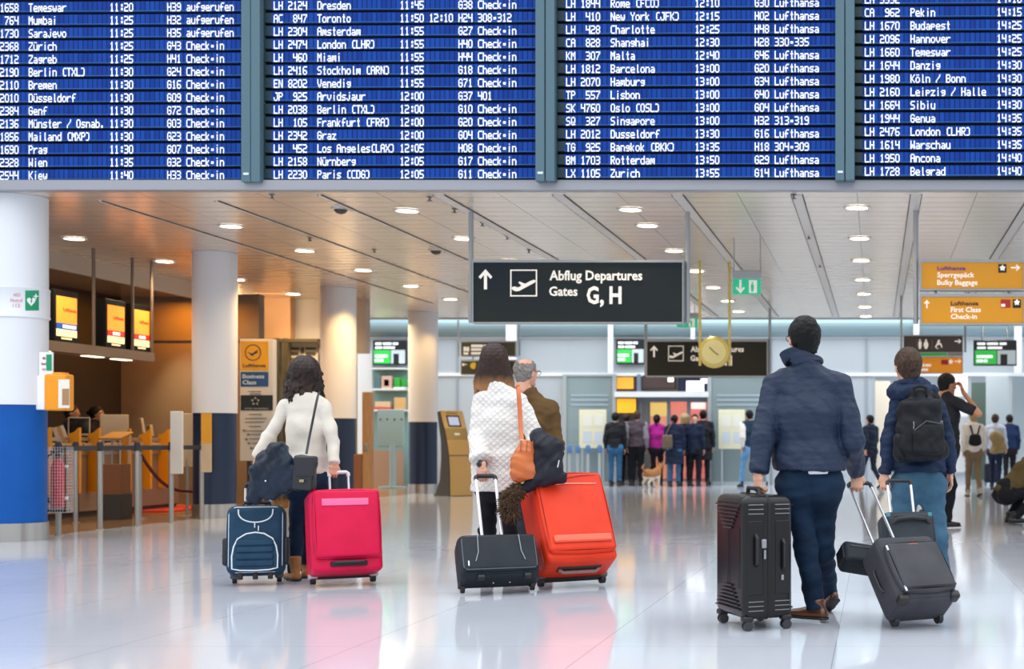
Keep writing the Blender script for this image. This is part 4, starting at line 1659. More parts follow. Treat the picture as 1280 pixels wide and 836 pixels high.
def sign(name, lab, px0, px1, py0, py1, d, m, rods=(), th=0.14, frame_px=1.5, rod_r=0.028, rod_bottom=None, rod_top=None):
    r = thing(name, lab, 'sign', (X((px0 + px1) / 2, d), d, Z(py1, d)))
    q = mbw(r)
    q.box((X((px0 + px1) / 2, d), d + th / 2, Z((py0 + py1) / 2, d)), (X(px1, d) - X(px0, d), th, Z(py0, d) - Z(py1, d)))
    q.build('panel', m, r)
    f = frame_px * d / FPX
    x0, x1, z0, z1 = X(px0, d), X(px1, d), Z(py1, d), Z(py0, d)
    q = mbw(r)
    q.box(((x0 + x1) / 2, d + th / 2, z1 + f), (x1 - x0 + 2 * f, th + 0.03, 2 * f))
    q.box(((x0 + x1) / 2, d + th / 2, z0 - f / 2), (x1 - x0 + 2 * f, th + 0.03, f))
    q.box((x0 - f / 2, d + th / 2, (z0 + z1) / 2), (f, th + 0.03, z1 - z0))
    q.box((x1 + f / 2, d + th / 2, (z0 + z1) / 2), (f, th + 0.03, z1 - z0))
    q.build('frame', M_FRAME, r)
    for px in rods:
        q = mbw(r)
        zb = rod_bottom if rod_bottom is not None else z0
        q.cyl((X(px, d), d + th / 2, zb), (X(px, d), d + th / 2, rod_top or CEIL), rod_r)
        q.build('hanger_rod', M_ROD, r, True)
    return r


def arrow(q, cx, cz, h, y, ang=0.0):
    """upward arrow of height h turned by ang clockwise"""
    o = [(-0.075, -0.5), (0.075, -0.5), (0.075, 0.22), (0.25, 0.02), (0.34, 0.12), (0, 0.5), (-0.34, 0.12), (-0.25, 0.02), (-0.075, 0.22)]
    c, s = math.cos(ang), math.sin(ang)
    q.prism([(cx + h * (x * c + z * s), cz + h * (-x * s + z * c)) for x, z in o], 0.004, Matrix.Translation((0, y, 0)))


def plane_icon(q, x0, x1, z0, z1, y, t):
    q.box(((x0 + x1) / 2, y, z1 - t / 2), (x1 - x0, 0.004, t))
    q.box(((x0 + x1) / 2, y, z0 + t / 2), (x1 - x0, 0.004, t))
    for x in (x0 + t / 2, x1 - t / 2):
        q.box((x, y, (z0 + z1) / 2), (t, 0.004, z1 - z0))
    W, H = x1 - x0, z1 - z0
    f = [(0.05, 0.32), (0.09, 0.24), (0.20, 0.19), (0.34, 0.21), (0.93, 0.53), (0.95, 0.59), (0.89, 0.62), (0.76, 0.58), (0.56, 0.47), (0.36, 0.55), (0.30, 0.53), (0.42, 0.40), (0.30, 0.33), (0.16, 0.37), (0.09, 0.36)]
    q.prism([(x0 + a * W, z0 + b * H) for a, b in f], 0.004, Matrix.Translation((0, y - 0.002, 0)))


def gates_sign(lab, px0, px1, py0, py1, d, m, rods):
    r = sign('gates_sign', lab, px0, px1, py0, py1, d, m, rods)
    k = (px1 - px0) / 261.0
    sx = lambda p: X(px0 + (p - 592) * k, d)
    sz = lambda p: Z(py0 + (p - 328) * k, d)
    y = d - 0.006
    q = mbw(r)
    arrow(q, sx(607), sz(349), 25 * k * d / FPX, y)
    q.build('arrow', M_IVORY, r)
    q = mbw(r)
    plane_icon(q, sx(638), sx(671.5), sz(370.5), sz(337), y, 1.5 * k * d / FPX)
    q.build('plane_pictogram', M_IVORY, r)
    c = k * d / FPX
    q = mbw(r)
    fit_text(q, 'Abflug Departures', sx(687), sx(803), sz(350), 12 * c, y, 0.02)
    fit_text(q, 'Gates', sx(686.5), sx(722), sz(369.5), 11.5 * c, y, 0.02)
    fit_text(q, 'G', sx(733.5), sx(748.5), sz(379), 21 * c, y, 0.03)
    fit_text(q, ',', sx(750), sx(755), sz(379), 21 * c, y, 0.03)
    fit_text(q, 'H', sx(762), sx(777), sz(379), 21 * c, y, 0.03)
    q.build('lettering', M_IVORY, r)
    return r


gates_sign('large hanging flight gates sign reading G, H in front of the glass hall', 592, 853, 328, 402.5, 15.2, M_SIGN, (586.5, 858.5))
gates_sign('smaller farther flight gates sign behind the round golden clock', 809, 958.5, 427, 469.5, 26.3, M_SIGNT, (806.5, 962))

M_SY = mat('sign_amber', '#dc9410', 0.3, emit=0.12)
M_PURPLE = mat('print_purple', '#7a2f9a', 0.5)
M_MAROON = mat('print_maroon', '#5a1f2c', 0.5)
dY = 15.1
cY = dY / FPX


def icon_star(q, px, py, s, d, y):
    pts = []
    for i in range(10):
        a = math.pi / 2 + math.pi * i / 5
        rr = s if i % 2 == 0 else s * 0.6
        pts.append((X(px, d) + rr * d / FPX * math.cos(a), Z(py, d) + rr * d / FPX * math.sin(a)))
    q.prism(pts, 0.004, Matrix.Translation((0, y, 0)))


s1 = sign('baggage_sign', 'upper amber hanging sign for bulky baggage with an arrow to the right', 1152, 1279, 328, 361, dY, M_SY, (1145,), frame_px=2.0, rod_bottom=Z(404, dY))
s2 = sign('check_in_sign', 'lower amber hanging sign for first class check-in with an arrow upwards', 1152, 1279, 371, 404, dY, M_SY, (1170, 1262), frame_px=2.0, th=0.12, rod_r=0.015, rod_top=Z(361.5, dY))
y = dY - 0.006
q = mbw(s1)
fit_text(q, 'Lufthansa', X(1171.5, dY), X(1207, dY), Z(337.5, dY), 4.6 * cY, y, 0.02)
q.build('airline_lettering', M_PURPLE, s1)
q = mbw(s1)
fit_text(q, 'Sperrgep\u00e4ck', X(1171.5, dY), X(1218, dY), Z(346.5, dY), 6.3 * cY, y, 0.02)
fit_text(q, 'Bulky Baggage', X(1171.5, dY), X(1222, dY), Z(356, dY), 6.3 * cY, y, 0.02)
q.build('lettering', M_IVORY, s1)
q = mbw(s1)
arrow(q, X(1269.5, dY), Z(334.5, dY), 11.5 * cY, y, math.pi / 2)
q.build('arrow', M_IVORY, s1)
q = mbw(s1)
q.box(P(1253, 335.5, dY - 0.004), (10 * cY, 0.008, 10.5 * cY))
q.build('black_icon', M_SCREEN, s1)
q = mbw(s1)
icon_star(q, 1253, 335, 4.2, dY, dY - 0.012)
q.build('star_pictogram', M_IVORY, s1)
q = mbw(s2)
fit_text(q, 'Lufthansa', X(1188.5, dY), X(1223, dY), Z(381.5, dY), 5 * cY, y, 0.02)
q.build('airline_lettering', M_MAROON, s2)
q = mbw(s2)
fit_text(q, 'First Class', X(1188.5, dY), X(1226, dY), Z(390, dY), 6.3 * cY, y, 0.02)
fit_text(q, 'Check-in', X(1188.5, dY), X(1221, dY), Z(398.5, dY), 6.3 * cY, y, 0.02)
q.build('lettering', M_IVORY, s2)
q = mbw(s2)
arrow(q, X(1158.5, dY), Z(380, dY), 10.5 * cY, y, 0)
q.build('arrow', M_IVORY, s2)
q = mbw(s2)
q.box(P(1257, 379.5, dY - 0.004), (12 * cY, 0.008, 10 * cY))
q.build('red_icon', mat('print_red', '#b3261e', 0.5), s2)
q = mbw(s2)
q.box(P(1254, 381.5, dY - 0.01), (5 * cY, 0.006, 3.5 * cY))
q.build('white_mark', M_IVORY, s2)
q = mbw(s2)
q.box(P(1271, 379.5, dY - 0.004), (10 * cY, 0.008, 10.5 * cY))
q.build('black_icon', M_SCREEN, s2)
q = mbw(s2)
icon_star(q, 1271, 378, 4.2, dY, dY - 0.012)
q.build('star_pictogram', M_IVORY, s2)

# toilet sign and orange sign lower right
dW = 24.0
cW = dW / FPX
s3 = sign('toilet_sign', 'brown hanging toilet sign with white pictograms above the backpack man', 1130, 1203, 420, 440, dW, mat('sign_umber', '#4d3f37', 0.4), (1126.5, 1207), frame_px=0.8, rod_r=0.02)
y = dW - 0.006


def figure_icon(q, px, py, h, d, y, skirt=False):
    u = h * d / FPX
    cx, cz = X(px, d), Z(py, d)
    q.prism([(cx + 0.1 * u * math.cos(a), cz + 0.4 * u + 0.1 * u * math.sin(a)) for a in np.linspace(0, 6.28, 10)[:-1]], 0.004, Matrix.Translation((0, y, 0)))
    w = 0.26 if skirt else 0.16
    q.prism([(cx - 0.15 * u, cz + 0.27 * u), (cx + 0.15 * u, cz + 0.27 * u), (cx + w * u, cz - 0.1 * u), (cx + 0.1 * u, cz - 0.5 * u), (cx - 0.1 * u, cz - 0.5 * u), (cx - w * u, cz - 0.1 * u)], 0.004, Matrix.Translation((0, y, 0)))


for px, sk in ((1150, False), (1157.5, True)):
    q = mbw(s3)
    figure_icon(q, px, 430, 12, dW, y, sk)
    q.build('figure_pictogram', M_IVORY, s3)
q = mbw(s3)
q.prism([(X(1173.5, dW) + 0.9 * cW * x, Z(430, dW) + 0.9 * cW * z) for x, z in ((-1, 6), (1.4, 6), (1.5, 3), (0.6, 1.5), (3.5, 1.0), (5, -5), (3.6, -5), (2.2, -1), (-1, -1), (-3.6, -3.6), (-2.6, -5.6), (1, -6.2), (-3, -6.6), (-5.4, -3.6), (-3, 0))], 0.004, Matrix.Translation((0, y, 0)))
q.build('wheelchair_pictogram', M_IVORY, s3)
q = mbw(s3)
arrow(q, X(1197.5, dW), Z(426.5, dW), 8.5 * cW, y, math.pi / 2)
q.build('arrow', M_IVORY, s3)
q = mbw(s3)
q.box(P(1146, 430, dW - 0.004), (0.5 * cW, 0.006, 12 * cW))
q.box(P(1165, 430, dW - 0.004), (0.5 * cW, 0.006, 12 * cW))
q.build('divider_line', mat('line_tan', '#8f7f70', 0.5), s3)
s4 = sign('direction_sign', 'orange hanging sign below the toilet sign, right of the backpack man\'s head', 1130, 1203, 446.5, 466, dW, mat('sign_orange', '#ee9418', 0.35, emit=0.15), (1140, 1190), frame_px=0.6, rod_r=0.015, rod_top=Z(441, dW))
q = mbw(s4)
q.box(P(1166, 442.6, dW + 0.03), (36 * cW, 0.06, 4.4 * cW))
q.build('green_strip', mat('strip_green', '#3fa84a', 0.4, emit=0.2), s4)
q = mbw(s4)
q.box(P(1194, 442.8, dW + 0.03), (19 * cW, 0.06, 4.0 * cW))
q.build('grey_strip', mat('strip_grey', '#9a938c', 0.4), s4)
q = mbw(s4)
word_bars(q, X(1150, dW), X(1164, dW), Z(458, dW), 3.0 * cW, y, (0.4, 0.5))
word_bars(q, X(1150, dW), X(1160, dW), Z(463.5, dW), 3.0 * cW, y, (1.0,))
q.build('lettering', M_IVORY, s4)
q = mbw(s4)
arrow(q, X(1197.5, dW), Z(451.5, dW), 8 * cW, y, math.pi / 2)
q.build('arrow', M_IVORY, s4)
q = mbw(s4)
q.box(P(1181, 452.5, dW - 0.004), (9 * cW, 0.006, 6 * cW))
q.build('red_icon', mat('print_red', '#b3261e'), s4)
q = mbw(s4)
icon_star(q, 1188.5, 452, 3.5, dW, dW - 0.012)
q.build('star_pictogram', M_IVORY, s4)

# sign on the left behind the white knit coat
dL = 29.0
cL = dL / FPX
s5 = sign('gate_list_sign', 'upper olive sign with ivory lettering behind the head of the white coat woman', 577, 644, 428, 444.5, dL, mat('sign_olive', '#4e4c35', 0.4), (571.5, 648.5), frame_px=1.0, rod_r=0.02)
q = mbw(s5)
for x0, x1, yb, hh, ws in ((589, 615, 434, 3.4, (0.6, 0.4)), (589, 611, 438.2, 3.0, (0.5, 0.3)), (589, 606, 443, 3.0, (1.0,)), (579.5, 586.5, 439, 5.5, (0.5, 0.5)), (579.5, 585.5, 443, 2.6, (1.0,))):
    word_bars(q, X(x0, dL), X(x1, dL), Z(yb, dL), hh * cL, dL - 0.006, ws)
q.build('lettering', M_IVORY, s5)
s6 = sign('gate_list_sign', 'lower olive sign with a yellow disc and an arrow behind the white coat woman', 577, 644, 451.5, 467.5, dL, mat('sign_olive_dark', '#3c3b2c', 0.4), (590, 632), frame_px=1.0, rod_r=0.015, rod_top=Z(442.5, dL))
q = mbw(s6)
q.cyl(P(592, 457, dL - 0.002), P(592, 457, dL - 0.012), 4.2 * cL, seg=20)
q.build('yellow_disc', mat('disc_yellow', '#e4b92e', 0.4, emit=0.2), s6)
q = mbw(s6)
arrow(q, X(580.5, dL), Z(455.5, dL), 6.5 * cL, dL - 0.006, -math.pi / 2)
q.build('arrow', M_IVORY, s6)

# exit signs
def exit_sign(lab, px0, px1, py0, py1, d, rods, running=False):
    r = thing('exit_sign', lab, 'exit sign', (X((px0 + px1) / 2, d), d, Z(py1, d)))
    pm = (px0 + px1) / 2
    h = py1 - py0
    q = mbw(r)
    q.rbox((X(pm, d), d + 0.05, Z(py0 + h * 0.17, d)), (X(px1 + 1, d) - X(px0 - 1, d), 0.12, h * 0.34 * d / FPX), 0.01)
    q.build('lamp_housing', mat('housing_grey', '#b4b9bd', 0.4), r, True)
    q = mbw(r)
    q.box((X(pm, d), d + 0.02, Z(py0 + h * 0.67, d)), (X(px1, d) - X(px0, d), 0.03, h * 0.66 * d / FPX))
    q.build('green_plate', mat('exit_green', '#26b087', 0.3, emit=0.45), r)
    c = d / FPX
    q = mbw(r)
    zc = Z(py0 + h * 0.67, d)
    w = px1 - px0
    arrow(q, X(px0 + w * 0.27, d), zc, h * 0.55 * c, d - 0.002, math.pi if not running else math.pi / 2)
    q.build('arrow', M_IVORY, r)
    q = mbw(r)
    q.box((X(px0 + w * 0.72, d), d, zc), (w * 0.28 * c, 0.006, h * 0.52 * c))
    q.build('door_pictogram', M_IVORY, r)
    q = mbw(r)
    figure_icon(q, px0 + w * 0.70, py0 + h * 0.68, h * 0.42, d, d - 0.008)
    q.build('running_figure', mat('exit_green', '#26b087'), r)
    for px in rods:
        q = mbw(r)
        q.cyl((X(px, d), d + 0.05, Z(py0, d)), (X(px, d), d + 0.05, CEIL), 0.007, seg=8)
        q.build('hanger_wire', M_ROD, r, True)


exit_sign('green exit sign with a white arrow pointing down, hanging by two wires', 916, 951, 338, 368, 17.2, (917, 950))
exit_sign('smaller green exit sign half hidden behind the large gates sign', 846, 872, 391, 409, 25.5, (851, 868), True)

# round golden clock on two rods
dC = 19.5
ck = thing('hanging_clock', 'round golden clock hanging on two golden rods in front of the farther gates sign', 'clock', P(893, 460, dC))
M_GOLD = mat('clock_gold', '#d9c46a', 0.3, 0.3)
q = mbw(ck)
q.lathe([(0.001, -0.06), (0.17, -0.06), (0.215, -0.045), (0.232, 0), (0.215, 0.045), (0.17, 0.06), (0.001, 0.06)], 40, Matrix.Translation(P(893, 440, dC)) @ Matrix.Rotation(math.pi / 2, 4, 'X'))
q.build('case', M_GOLD, ck, True)
q = mbw(ck)
q.lathe([(0.001, 0.061), (0.17, 0.061), (0.172, 0.064), (0.001, 0.065)], 40, Matrix.Translation(P(893, 440, dC)) @ Matrix.Rotation(math.pi / 2, 4, 'X'))
q.build('dial', mat('clock_dial', '#e9dd9a', 0.4), ck, True)
q = mbw(ck)
c = P(893, 440, dC - 0.07)
q.box((0, 0, 0.05), (0.016, 0.006, 0.1), TR(c, (0, -0.8, 0)))
q.box((0, 0, 0.035), (0.016, 0.006, 0.07), TR(c, (0, 2.2, 0)))
q.build('hands', mat('hand_brown', '#8a7440', 0.5), ck)
for px in (875, 912):
    q = mbw(ck)
    q.cyl((X(px, dC), dC, Z(457, dC)), (X(px, dC), dC, CEIL), 0.02)
    q.build('rod', M_GOLD, ck, True)
q = mbw(ck)
for py in (428, 447):
    q.cyl(P(873, py, dC), P(914, py, dC), 0.012)
q.build('crossbar', M_GOLD, ck, True)

# notice boards and posts in front of the glass partitions
def notice(lab, px0, px1, py0, py1, d):
    r = thing('notice_board', lab, 'notice board', (X((px0 + px1) / 2, d), d, 0))
    q = mbw(r)
    q.rbox((X((px0 + px1) / 2, d), d, Z((py0 + py1) / 2, d)), (X(px1, d) - X(px0, d), 0.04, Z(py0, d) - Z(py1, d)), 0.012)
    q.build('board', mat('notice_cream', '#e9e7c6', 0.5), r, True)
    w, h = px1 - px0, py1 - py0
    for i, (a, b) in enumerate(((0.14, 0.12), (0.56, 0.12), (0.14, 0.55), (0.56, 0.55))):
        q = mbw(r)
        q.box(P(px0 + (a + 0.16) * w, py0 + (b + 0.16) * h, d - 0.022), (0.32 * w * d / FPX, 0.006, 0.30 * h * d / FPX))
        q.build('sheet', mat('sheet_blue' if i > 1 else 'sheet_white', '#cfd8e2' if i > 1 else '#eeeee4', 0.6), r)
    q = mbw(r)
    for px in (px0 + 4, px1 - 4):
        q.cyl((X(px, d), d + 0.03, 0), (X(px, d), d + 0.03, Z(py0 + 4, d)), 0.025)
        q.cyl((X(px, d), d + 0.03, 0), (X(px, d), d + 0.03, 0.015), 0.12)
    q.build('stand', M_ALU, r, True)


notice('cream notice board left of the waiting group', 724, 758, 512, 560, 32.15)
notice('cream notice board right of the entrance, behind the man in a dark vest', 898, 931, 512, 561, 32.15)
bpost = None
for i, (px, lab) in enumerate(((712, 'outer'), (722, 'second'), (735, 'third'), (749.5, 'last'))):
    r = thing('queue_post', ('pale metal queue post with a blue head, leftmost before the glass partition', 'pale metal queue post with a blue head, second from the left of four', 'pale metal queue post with a blue head, third from the left of four', 'pale metal queue post with a blue head, nearest the waiting group')[i], 'barrier post', (X(px, 31.0), 31.0, 0), group='queue posts by the entrance')
    MB().lathe([(0.08, 0), (0.08, 0.015), (0.034, 0.03), (0.034, 0.93), (0.03, 0.95)], 18).build('pole', M_ALU, r, True)
    MB().lathe([(0.055, 0.78), (0.055, 0.93), (0.03, 0.96)], 18).build('belt_head', mat('belt_blue', '#4f78b0', 0.5), r, True)

# ================================================================== downlights
M_LENS = mat('downlight_glow', '#fff4dc', 0.4, emit=9.0)
ROWS = ((-10.2, (17.3, 19.5, 21.7, 23.8), 'row over the check-in counters'), (-7.73, (16.3, 18.4, 20.5, 22.6, 24.7), 'row beside the columns'),
        (-5.24, (15.2, 17.3, 19.4, 21.5, 23.6, 25.7), 'row left of the gates sign'), (-2.73, (15.12, 16.24, 18.4, 20.6, 22.8, 25.0, 27.0), 'row right of the gates sign'),
        (-0.21, (15.0, 17.27, 19.4, 21.7, 23.8, 26.1, 28.1), 'row above the navy jacket man'), (2.3, (16.2, 18.4, 20.6, 22.8, 25.0, 27.0), 'row at the right picture edge'))
ORD = ('nearest the boards', 'second from the boards', 'third from the boards', 'fourth from the boards', 'fifth from the boards', 'sixth from the boards', 'last before the far wall')
for rx, ys, nm in ROWS:
    for i, y in enumerate(ys):
        if rx > 2 and y < 21:
            vis = False
        else:
            vis = True
        z = CEIL if rx > -11 else 3.45
        if vis:
            r = thing('downlight', 'warm ceiling downlight, %s in the %s' % (ORD[i], nm), 'ceiling light', (rx, y, CEIL), group='ceiling downlights')
            MB().lathe([(0.15, -0.001), (0.15, -0.012), (0.118, -0.016), (0.115, -0.002)], 28, caps=False).build('trim_ring', M_TRACK, r, True)
            MB().lathe([(0.0005, -0.010), (0.117, -0.010), (0.117, -0.004), (0.0005, -0.004)], 28).build('lens', M_LENS, r)
        l = bpy.data.lights.new('downlight_lamp', 'SPOT')
        l.energy = 120 if rx < -10 else (80 if rx < -7 else 52)
        l.color = (1.0, 0.74, 0.46) if rx < -10 else ((1.0, 0.76, 0.5) if rx < -7 else (1.0, 0.86, 0.7))
        l.spot_size = 2.5
        l.spot_blend = 0.8
        l.shadow_soft_size = 0.1
        o = bpy.data.objects.new('downlight_lamp', l)
        o.location = (rx, y, CEIL - 0.05)
        COL.objects.link(o)
# smoke detectors along the track slots
for i, (px, py, lab) in enumerate(((426, 260, 'small dark dome camera on the ceiling above the woman in the cream sweater'), (545, 312, 'small dark ceiling spot left of the large gates sign'))):
    d = FPX * (CEIL - CAMH) / (CYP - py)
    r = thing('dome_camera', lab, 'camera', (X(px, d), d, CEIL))
    MB().lathe([(0.001, -0.07), (0.05, -0.055), (0.075, -0.02), (0.08, -0.015)], 18).build('dome', mat('smoked_dome', '#3a352e', 0.2), r, True)
    MB().lathe([(0.1, -0.02), (0.1, -0.001)], 18).build('mount', M_TRACK, r, True)
for i, (px, py) in enumerate(((537, 246), (568, 261), (603, 278), (634, 295), (661, 312), (340, 243), (387, 297), (468, 312), (992, 243), (1011, 294), (1025, 330))):
    d = FPX * (CEIL - CAMH) / (CYP - py)
    r = thing('sprinkler', 'tiny ceiling sprinkler head in a track slot', 'sprinkler', (X(px, d), d, CEIL), group='ceiling sprinklers')
    MB().lathe([(0.012, -0.05), (0.028, -0.045), (0.028, -0.04), (0.01, -0.036), (0.01, -0.012), (0.03, -0.008), (0.03, -0.001)], 12).build('head', mat('sprinkler_grey', '#6c6763', 0.4), r, True)
# ================================================================== people
M_SKIN = mat('skin_light', '#d9a58b', 0.5, var=('#cf957c', 9))
M_SKIN_TAN = mat('skin_tan', '#b9835f', 0.5, var=('#ab7552', 9))
M_EYE = mat('eye_white', '#ece7e2', 0.2)
V3 = lambda *a: np.array(a, float)


def fabric(name, color, color2=None, rough=0.8, scale=40, strength=0.25, st=(1, 1, 1), sheen=0.0):
    return mat(name, color, rough, bump=(scale, strength, st), var=(color2, 6) if color2 else None, sheen=sheen, spec=0.22)


def hand_vf(grip=0.75, res=0.0036):
    pr = [Seg((0, -0.03, 0), (0, 0.03, 0), 0.026, 0.034, 0.021, 0.017, u=(1, 0, 0), k=0.012),
          Seg((0, 0.03, 0), (0, 0.082, 0.002), 0.036, 0.039, 0.016, 0.012, u=(1, 0, 0), k=0.012)]
    for x, L, r, sp in ((-0.030, 0.072, 0.0092, -0.10), (-0.010, 0.080, 0.0095, -0.03), (0.011, 0.075, 0.009, 0.04), (0.030, 0.060, 0.0078, 0.12)):
        p = V3(x, 0.085 - 0.006 * (x > 0.02), 0.003)
        a = 0.0
        for f, da in ((0.46, 62), (0.31, 78), (0.23, 48)):
            a += math.radians(da) * grip
            q = p + L * f * V3(math.sin(sp) * math.cos(a), math.cos(a), -math.sin(a))
            pr.append(Seg(p, q, r, r * 0.9, k=0.004))
            r *= 0.9
            p = q
    t0, t1 = V3(-0.026, 0.012, -0.006), V3(-0.050, 0.045, -0.018)
    t2 = V3(-0.047 + 0.022 * grip, 0.075, -0.018 - 0.022 * grip)
    t3 = V3(-0.043 + 0.045 * grip, 0.098 - 0.012 * grip, -0.022 - 0.026 * grip)
    pr += [Seg(t0, t1, 0.016, 0.0115, k=0.012), Seg(t1, t2, 0.0115, 0.0095, k=0.006), Seg(t2, t3, 0.0095, 0.0075, k=0.005)]
    return solid(pr, res)


HANDS = {}


def hand(side, grip, wrist, f, dorsal, s=1.0, res=0.0036):
    k = (round(grip, 2), res)
    if k not in HANDS:
        HANDS[k] = hand_vf(grip, res)
    V, F = HANDS[k]
    M = frame(wrist, f, dorsal)
    V = V * s
    if side == 'l':
        V = V * V3(-1, 1, 1)
        F = F[:, ::-1]
    return xf((V, F), M)


def head_frame(c, look):
    look = Vector(look).normalized()
    up = Vector((0, 0, 1))
    x = look.cross(up).normalized()
    up = x.cross(look)
    m = Matrix((x, look, up)).transposed().to_4x4()
    m.translation = Vector(c)
    return m


def head_vf(res, male=True):
    j = 1.0 if male else 0.93
    pr = [Ball((0, -0.012, 0.03), (0.077, 0.098, 0.086), 0.03),
          Seg((0, 0.03, -0.01), (0, 0.048, -0.085), 0.064 * j, 0.040 * j, 0.058, 0.036, u=(1, 0, 0), k=0.03),
          Ball((0, 0.078, -0.098), (0.02, 0.016, 0.016), 0.02),
          Seg((0, 0.086, 0.012), (0, 0.108, -0.028), 0.008, 0.0125, k=0.012),
          Ball((-0.012, 0.098, -0.032), 0.008, 0.008), Ball((0.012, 0.098, -0.032), 0.008, 0.008),
          Seg((-0.045, 0.074, 0.022), (0.045, 0.074, 0.022), 0.012, 0.012, k=0.02),
          Ball((-0.032, 0.094, 0.004), (0.014, 0.012, 0.010), 0.01, cut=True), Ball((0.032, 0.094, 0.004), (0.014, 0.012, 0.010), 0.01, cut=True),
          Ball((0, 0.089, -0.053), (0.024, 0.009, 0.005), 0.006), Ball((0, 0.087, -0.063), (0.020, 0.009, 0.006), 0.006),
          Seg((0, -0.022, -0.03), (0, -0.045, -0.15), 0.054 * j, 0.058 * j, 0.056, 0.060, u=(1, 0, 0), k=0.025)]
    for s in (-1, 1):
        pr.append(Seg((s * 0.074, -0.004, 0.012), (s * 0.076, 0.002, -0.028), 0.011, 0.008, 0.026, 0.016, u=(1, 0, 0), k=0.008))
    return solid(pr, res)


HEADS = {}


def head(M, s, res, male):
    k = (res, male)
    if k not in HEADS:
        HEADS[k] = head_vf(res, male)
    V, F = HEADS[k]
    return xf((V * s, F), M)


EYE_ME = None


def add_eyes(root, M, s, iris='#3a2a1c'):
    for sx in (-1, 1):
        c = M @ Vector((sx * 0.032 * s, 0.083 * s, 0.004 * s))
        q = MB()
        q.sphere(tuple(c), 0.0115 * s, 14)
        e = q.build('eye', M_EYE, root, True)
        q = MB()
        d = (M.to_3x3() @ Vector((0, 1, 0))).normalized()
        q.cyl(c + d * 0.0095 * s, c + d * 0.0122 * s, 0.0055 * s, 0.0035 * s, 10)
        q.build('iris', mat('iris_dark', iris, 0.2), e, True)


def hair_obj(kind, root, M, s, m, res, seed=1, length=0.30, flare=0.0, wave=0.0, n=44, thin=1.0, vary=0.1):
    W = lambda p: np.array((M @ Vector((p[0] * s, p[1] * s, p[2] * s)))[:])
    R = np.array(M.to_3x3())
    rs = np.random.RandomState(seed)

    def cap(extra=0.0, frontcut=True, low=-0.075):
        b = Seg((0, -0.014, 0.030), (0, -0.014, 0.0301), (0.085 + extra) * s, (0.085 + extra) * s)
        pr = [Seg(W((0, -0.014, 0.034)), W((0, -0.016, 0.026)), (0.084 + extra) * s, (0.084 + extra) * s, (0.106 + extra) * s, (0.107 + extra) * s, u=R[:, 0], k=0.02, cap=1.14),
              Seg(W((0, -0.035, 0.02)), W((0, -0.052, -0.06)), (0.074 + extra) * s, (0.058 + extra) * s, (0.066 + extra) * s, (0.042 + extra) * s, u=R[:, 0], k=0.03)]
        pl = [(W((0, 0.064, 0.060)), R @ V3(0, 0.86, -0.5)), (W((0, -0.02, low + 0.02)), R @ V3(0, 0.45, -0.9))] if frontcut else []
        return pr, pl
    layers = []
    if kind == 'short':
        pr, pl = cap(0.004)
        layers.append((pr, pl))
        # sideburn edge round the ears stays clear
        cuts = [Seg(W((sx * 0.085, 0.012, -0.015)), W((sx * 0.085, 0.0, -0.06)), 0.03 * s, 0.03 * s, k=0.006, cut=True) for sx in (-1, 1)]
        layers[0][0].extend(cuts)
        warp = folds(0.004 * s, 110, seed)
    elif kind == 'ring':
        pr, pl = cap(0.0)
        pr.append(Ball(W((0, -0.03, 0.105)), (0.075 * s, 0.075 * s, 0.07 * s), 0.01, cut=True))
        layers.append((pr, pl))
        warp = folds(0.006 * s, 120, seed)
    else:
        pr, pl = cap(0.004 if thin == 1 else -0.004, True, -0.02)
        layers.append((pr, [pl[0]]))
        st = []
        for i in range(n):
            ph = math.radians(-118 + 236 * (i + rs.uniform(-0.4, 0.4)) / (n - 1))
            p0 = None
            L = length * rs.uniform(1 - vary * 1.5, 1 + vary)
            k0 = rs.uniform(0, 6.28)
            out = rs.uniform(0.0, 0.018)
            pts = []
            for t in np.linspace(0, 1, 6):
                el = math.radians(72 * (1 - t))
                rr = 0.088 * (1 if thin == 1 else 0.93) + out * t * thin
                pts.append((math.sin(ph) * math.cos(el) * rr, -0.012 - math.cos(ph) * math.cos(el) * (rr + 0.016), 0.03 + math.sin(el) * 0.098))
            x, y, z = pts[-1]
            m_ = 9
            for j in range(1, m_ + 1):
                t = j / m_
                fl = 1 + flare * t
                tuck = 0.035 * math.sin(min(1, t * 1.6) * math.pi) if kind == 'wavy' else 0
                wv = wave * math.sin(k0 + t * L * 60)
                pts.append((x * fl * (1 - 0.15 * t * (flare == 0)) + wv, (y + tuck * 0.6) * (1 - 0.10 * t) + wave * 0.6 * math.cos(k0 + t * L * 47), z - L * t))
            P_ = [W(p) for p in pts]
            r0, r1 = 0.019 * s * thin, (0.0045 if kind == 'wavy' else 0.011) * s
            for j in range(len(P_) - 1):
                a_, b_ = j / (len(P_) - 1), (j + 1) / (len(P_) - 1)
                st.append(Seg(P_[j], P_[j + 1], r0 + (r1 - r0) * a_, r0 + (r1 - r0) * b_, k=0.008))
        layers.append((st, []))
        warp = folds(0.004 * s, 160, seed, (1, 1, 0.25))
        if kind == 'pony':
            layers = [layers[0], ([Seg(W((0, -0.1, 0.05)), W((0, -0.135, 0.0)), 0.03 * s, 0.035 * s), Seg(W((0, -0.135, 0.0)), W((0, -0.12, -0.16)), 0.035 * s, 0.015 * s)], []),
                      (cap(0.002)[0], cap(0.002)[1])]
        if kind == 'bun':
            layers = [cap(0.004), ([Ball(W((0, -0.125, 0.02)), 0.04 * s)], [])]
    return solid_obj('hair', layers, res, m, root, warp)


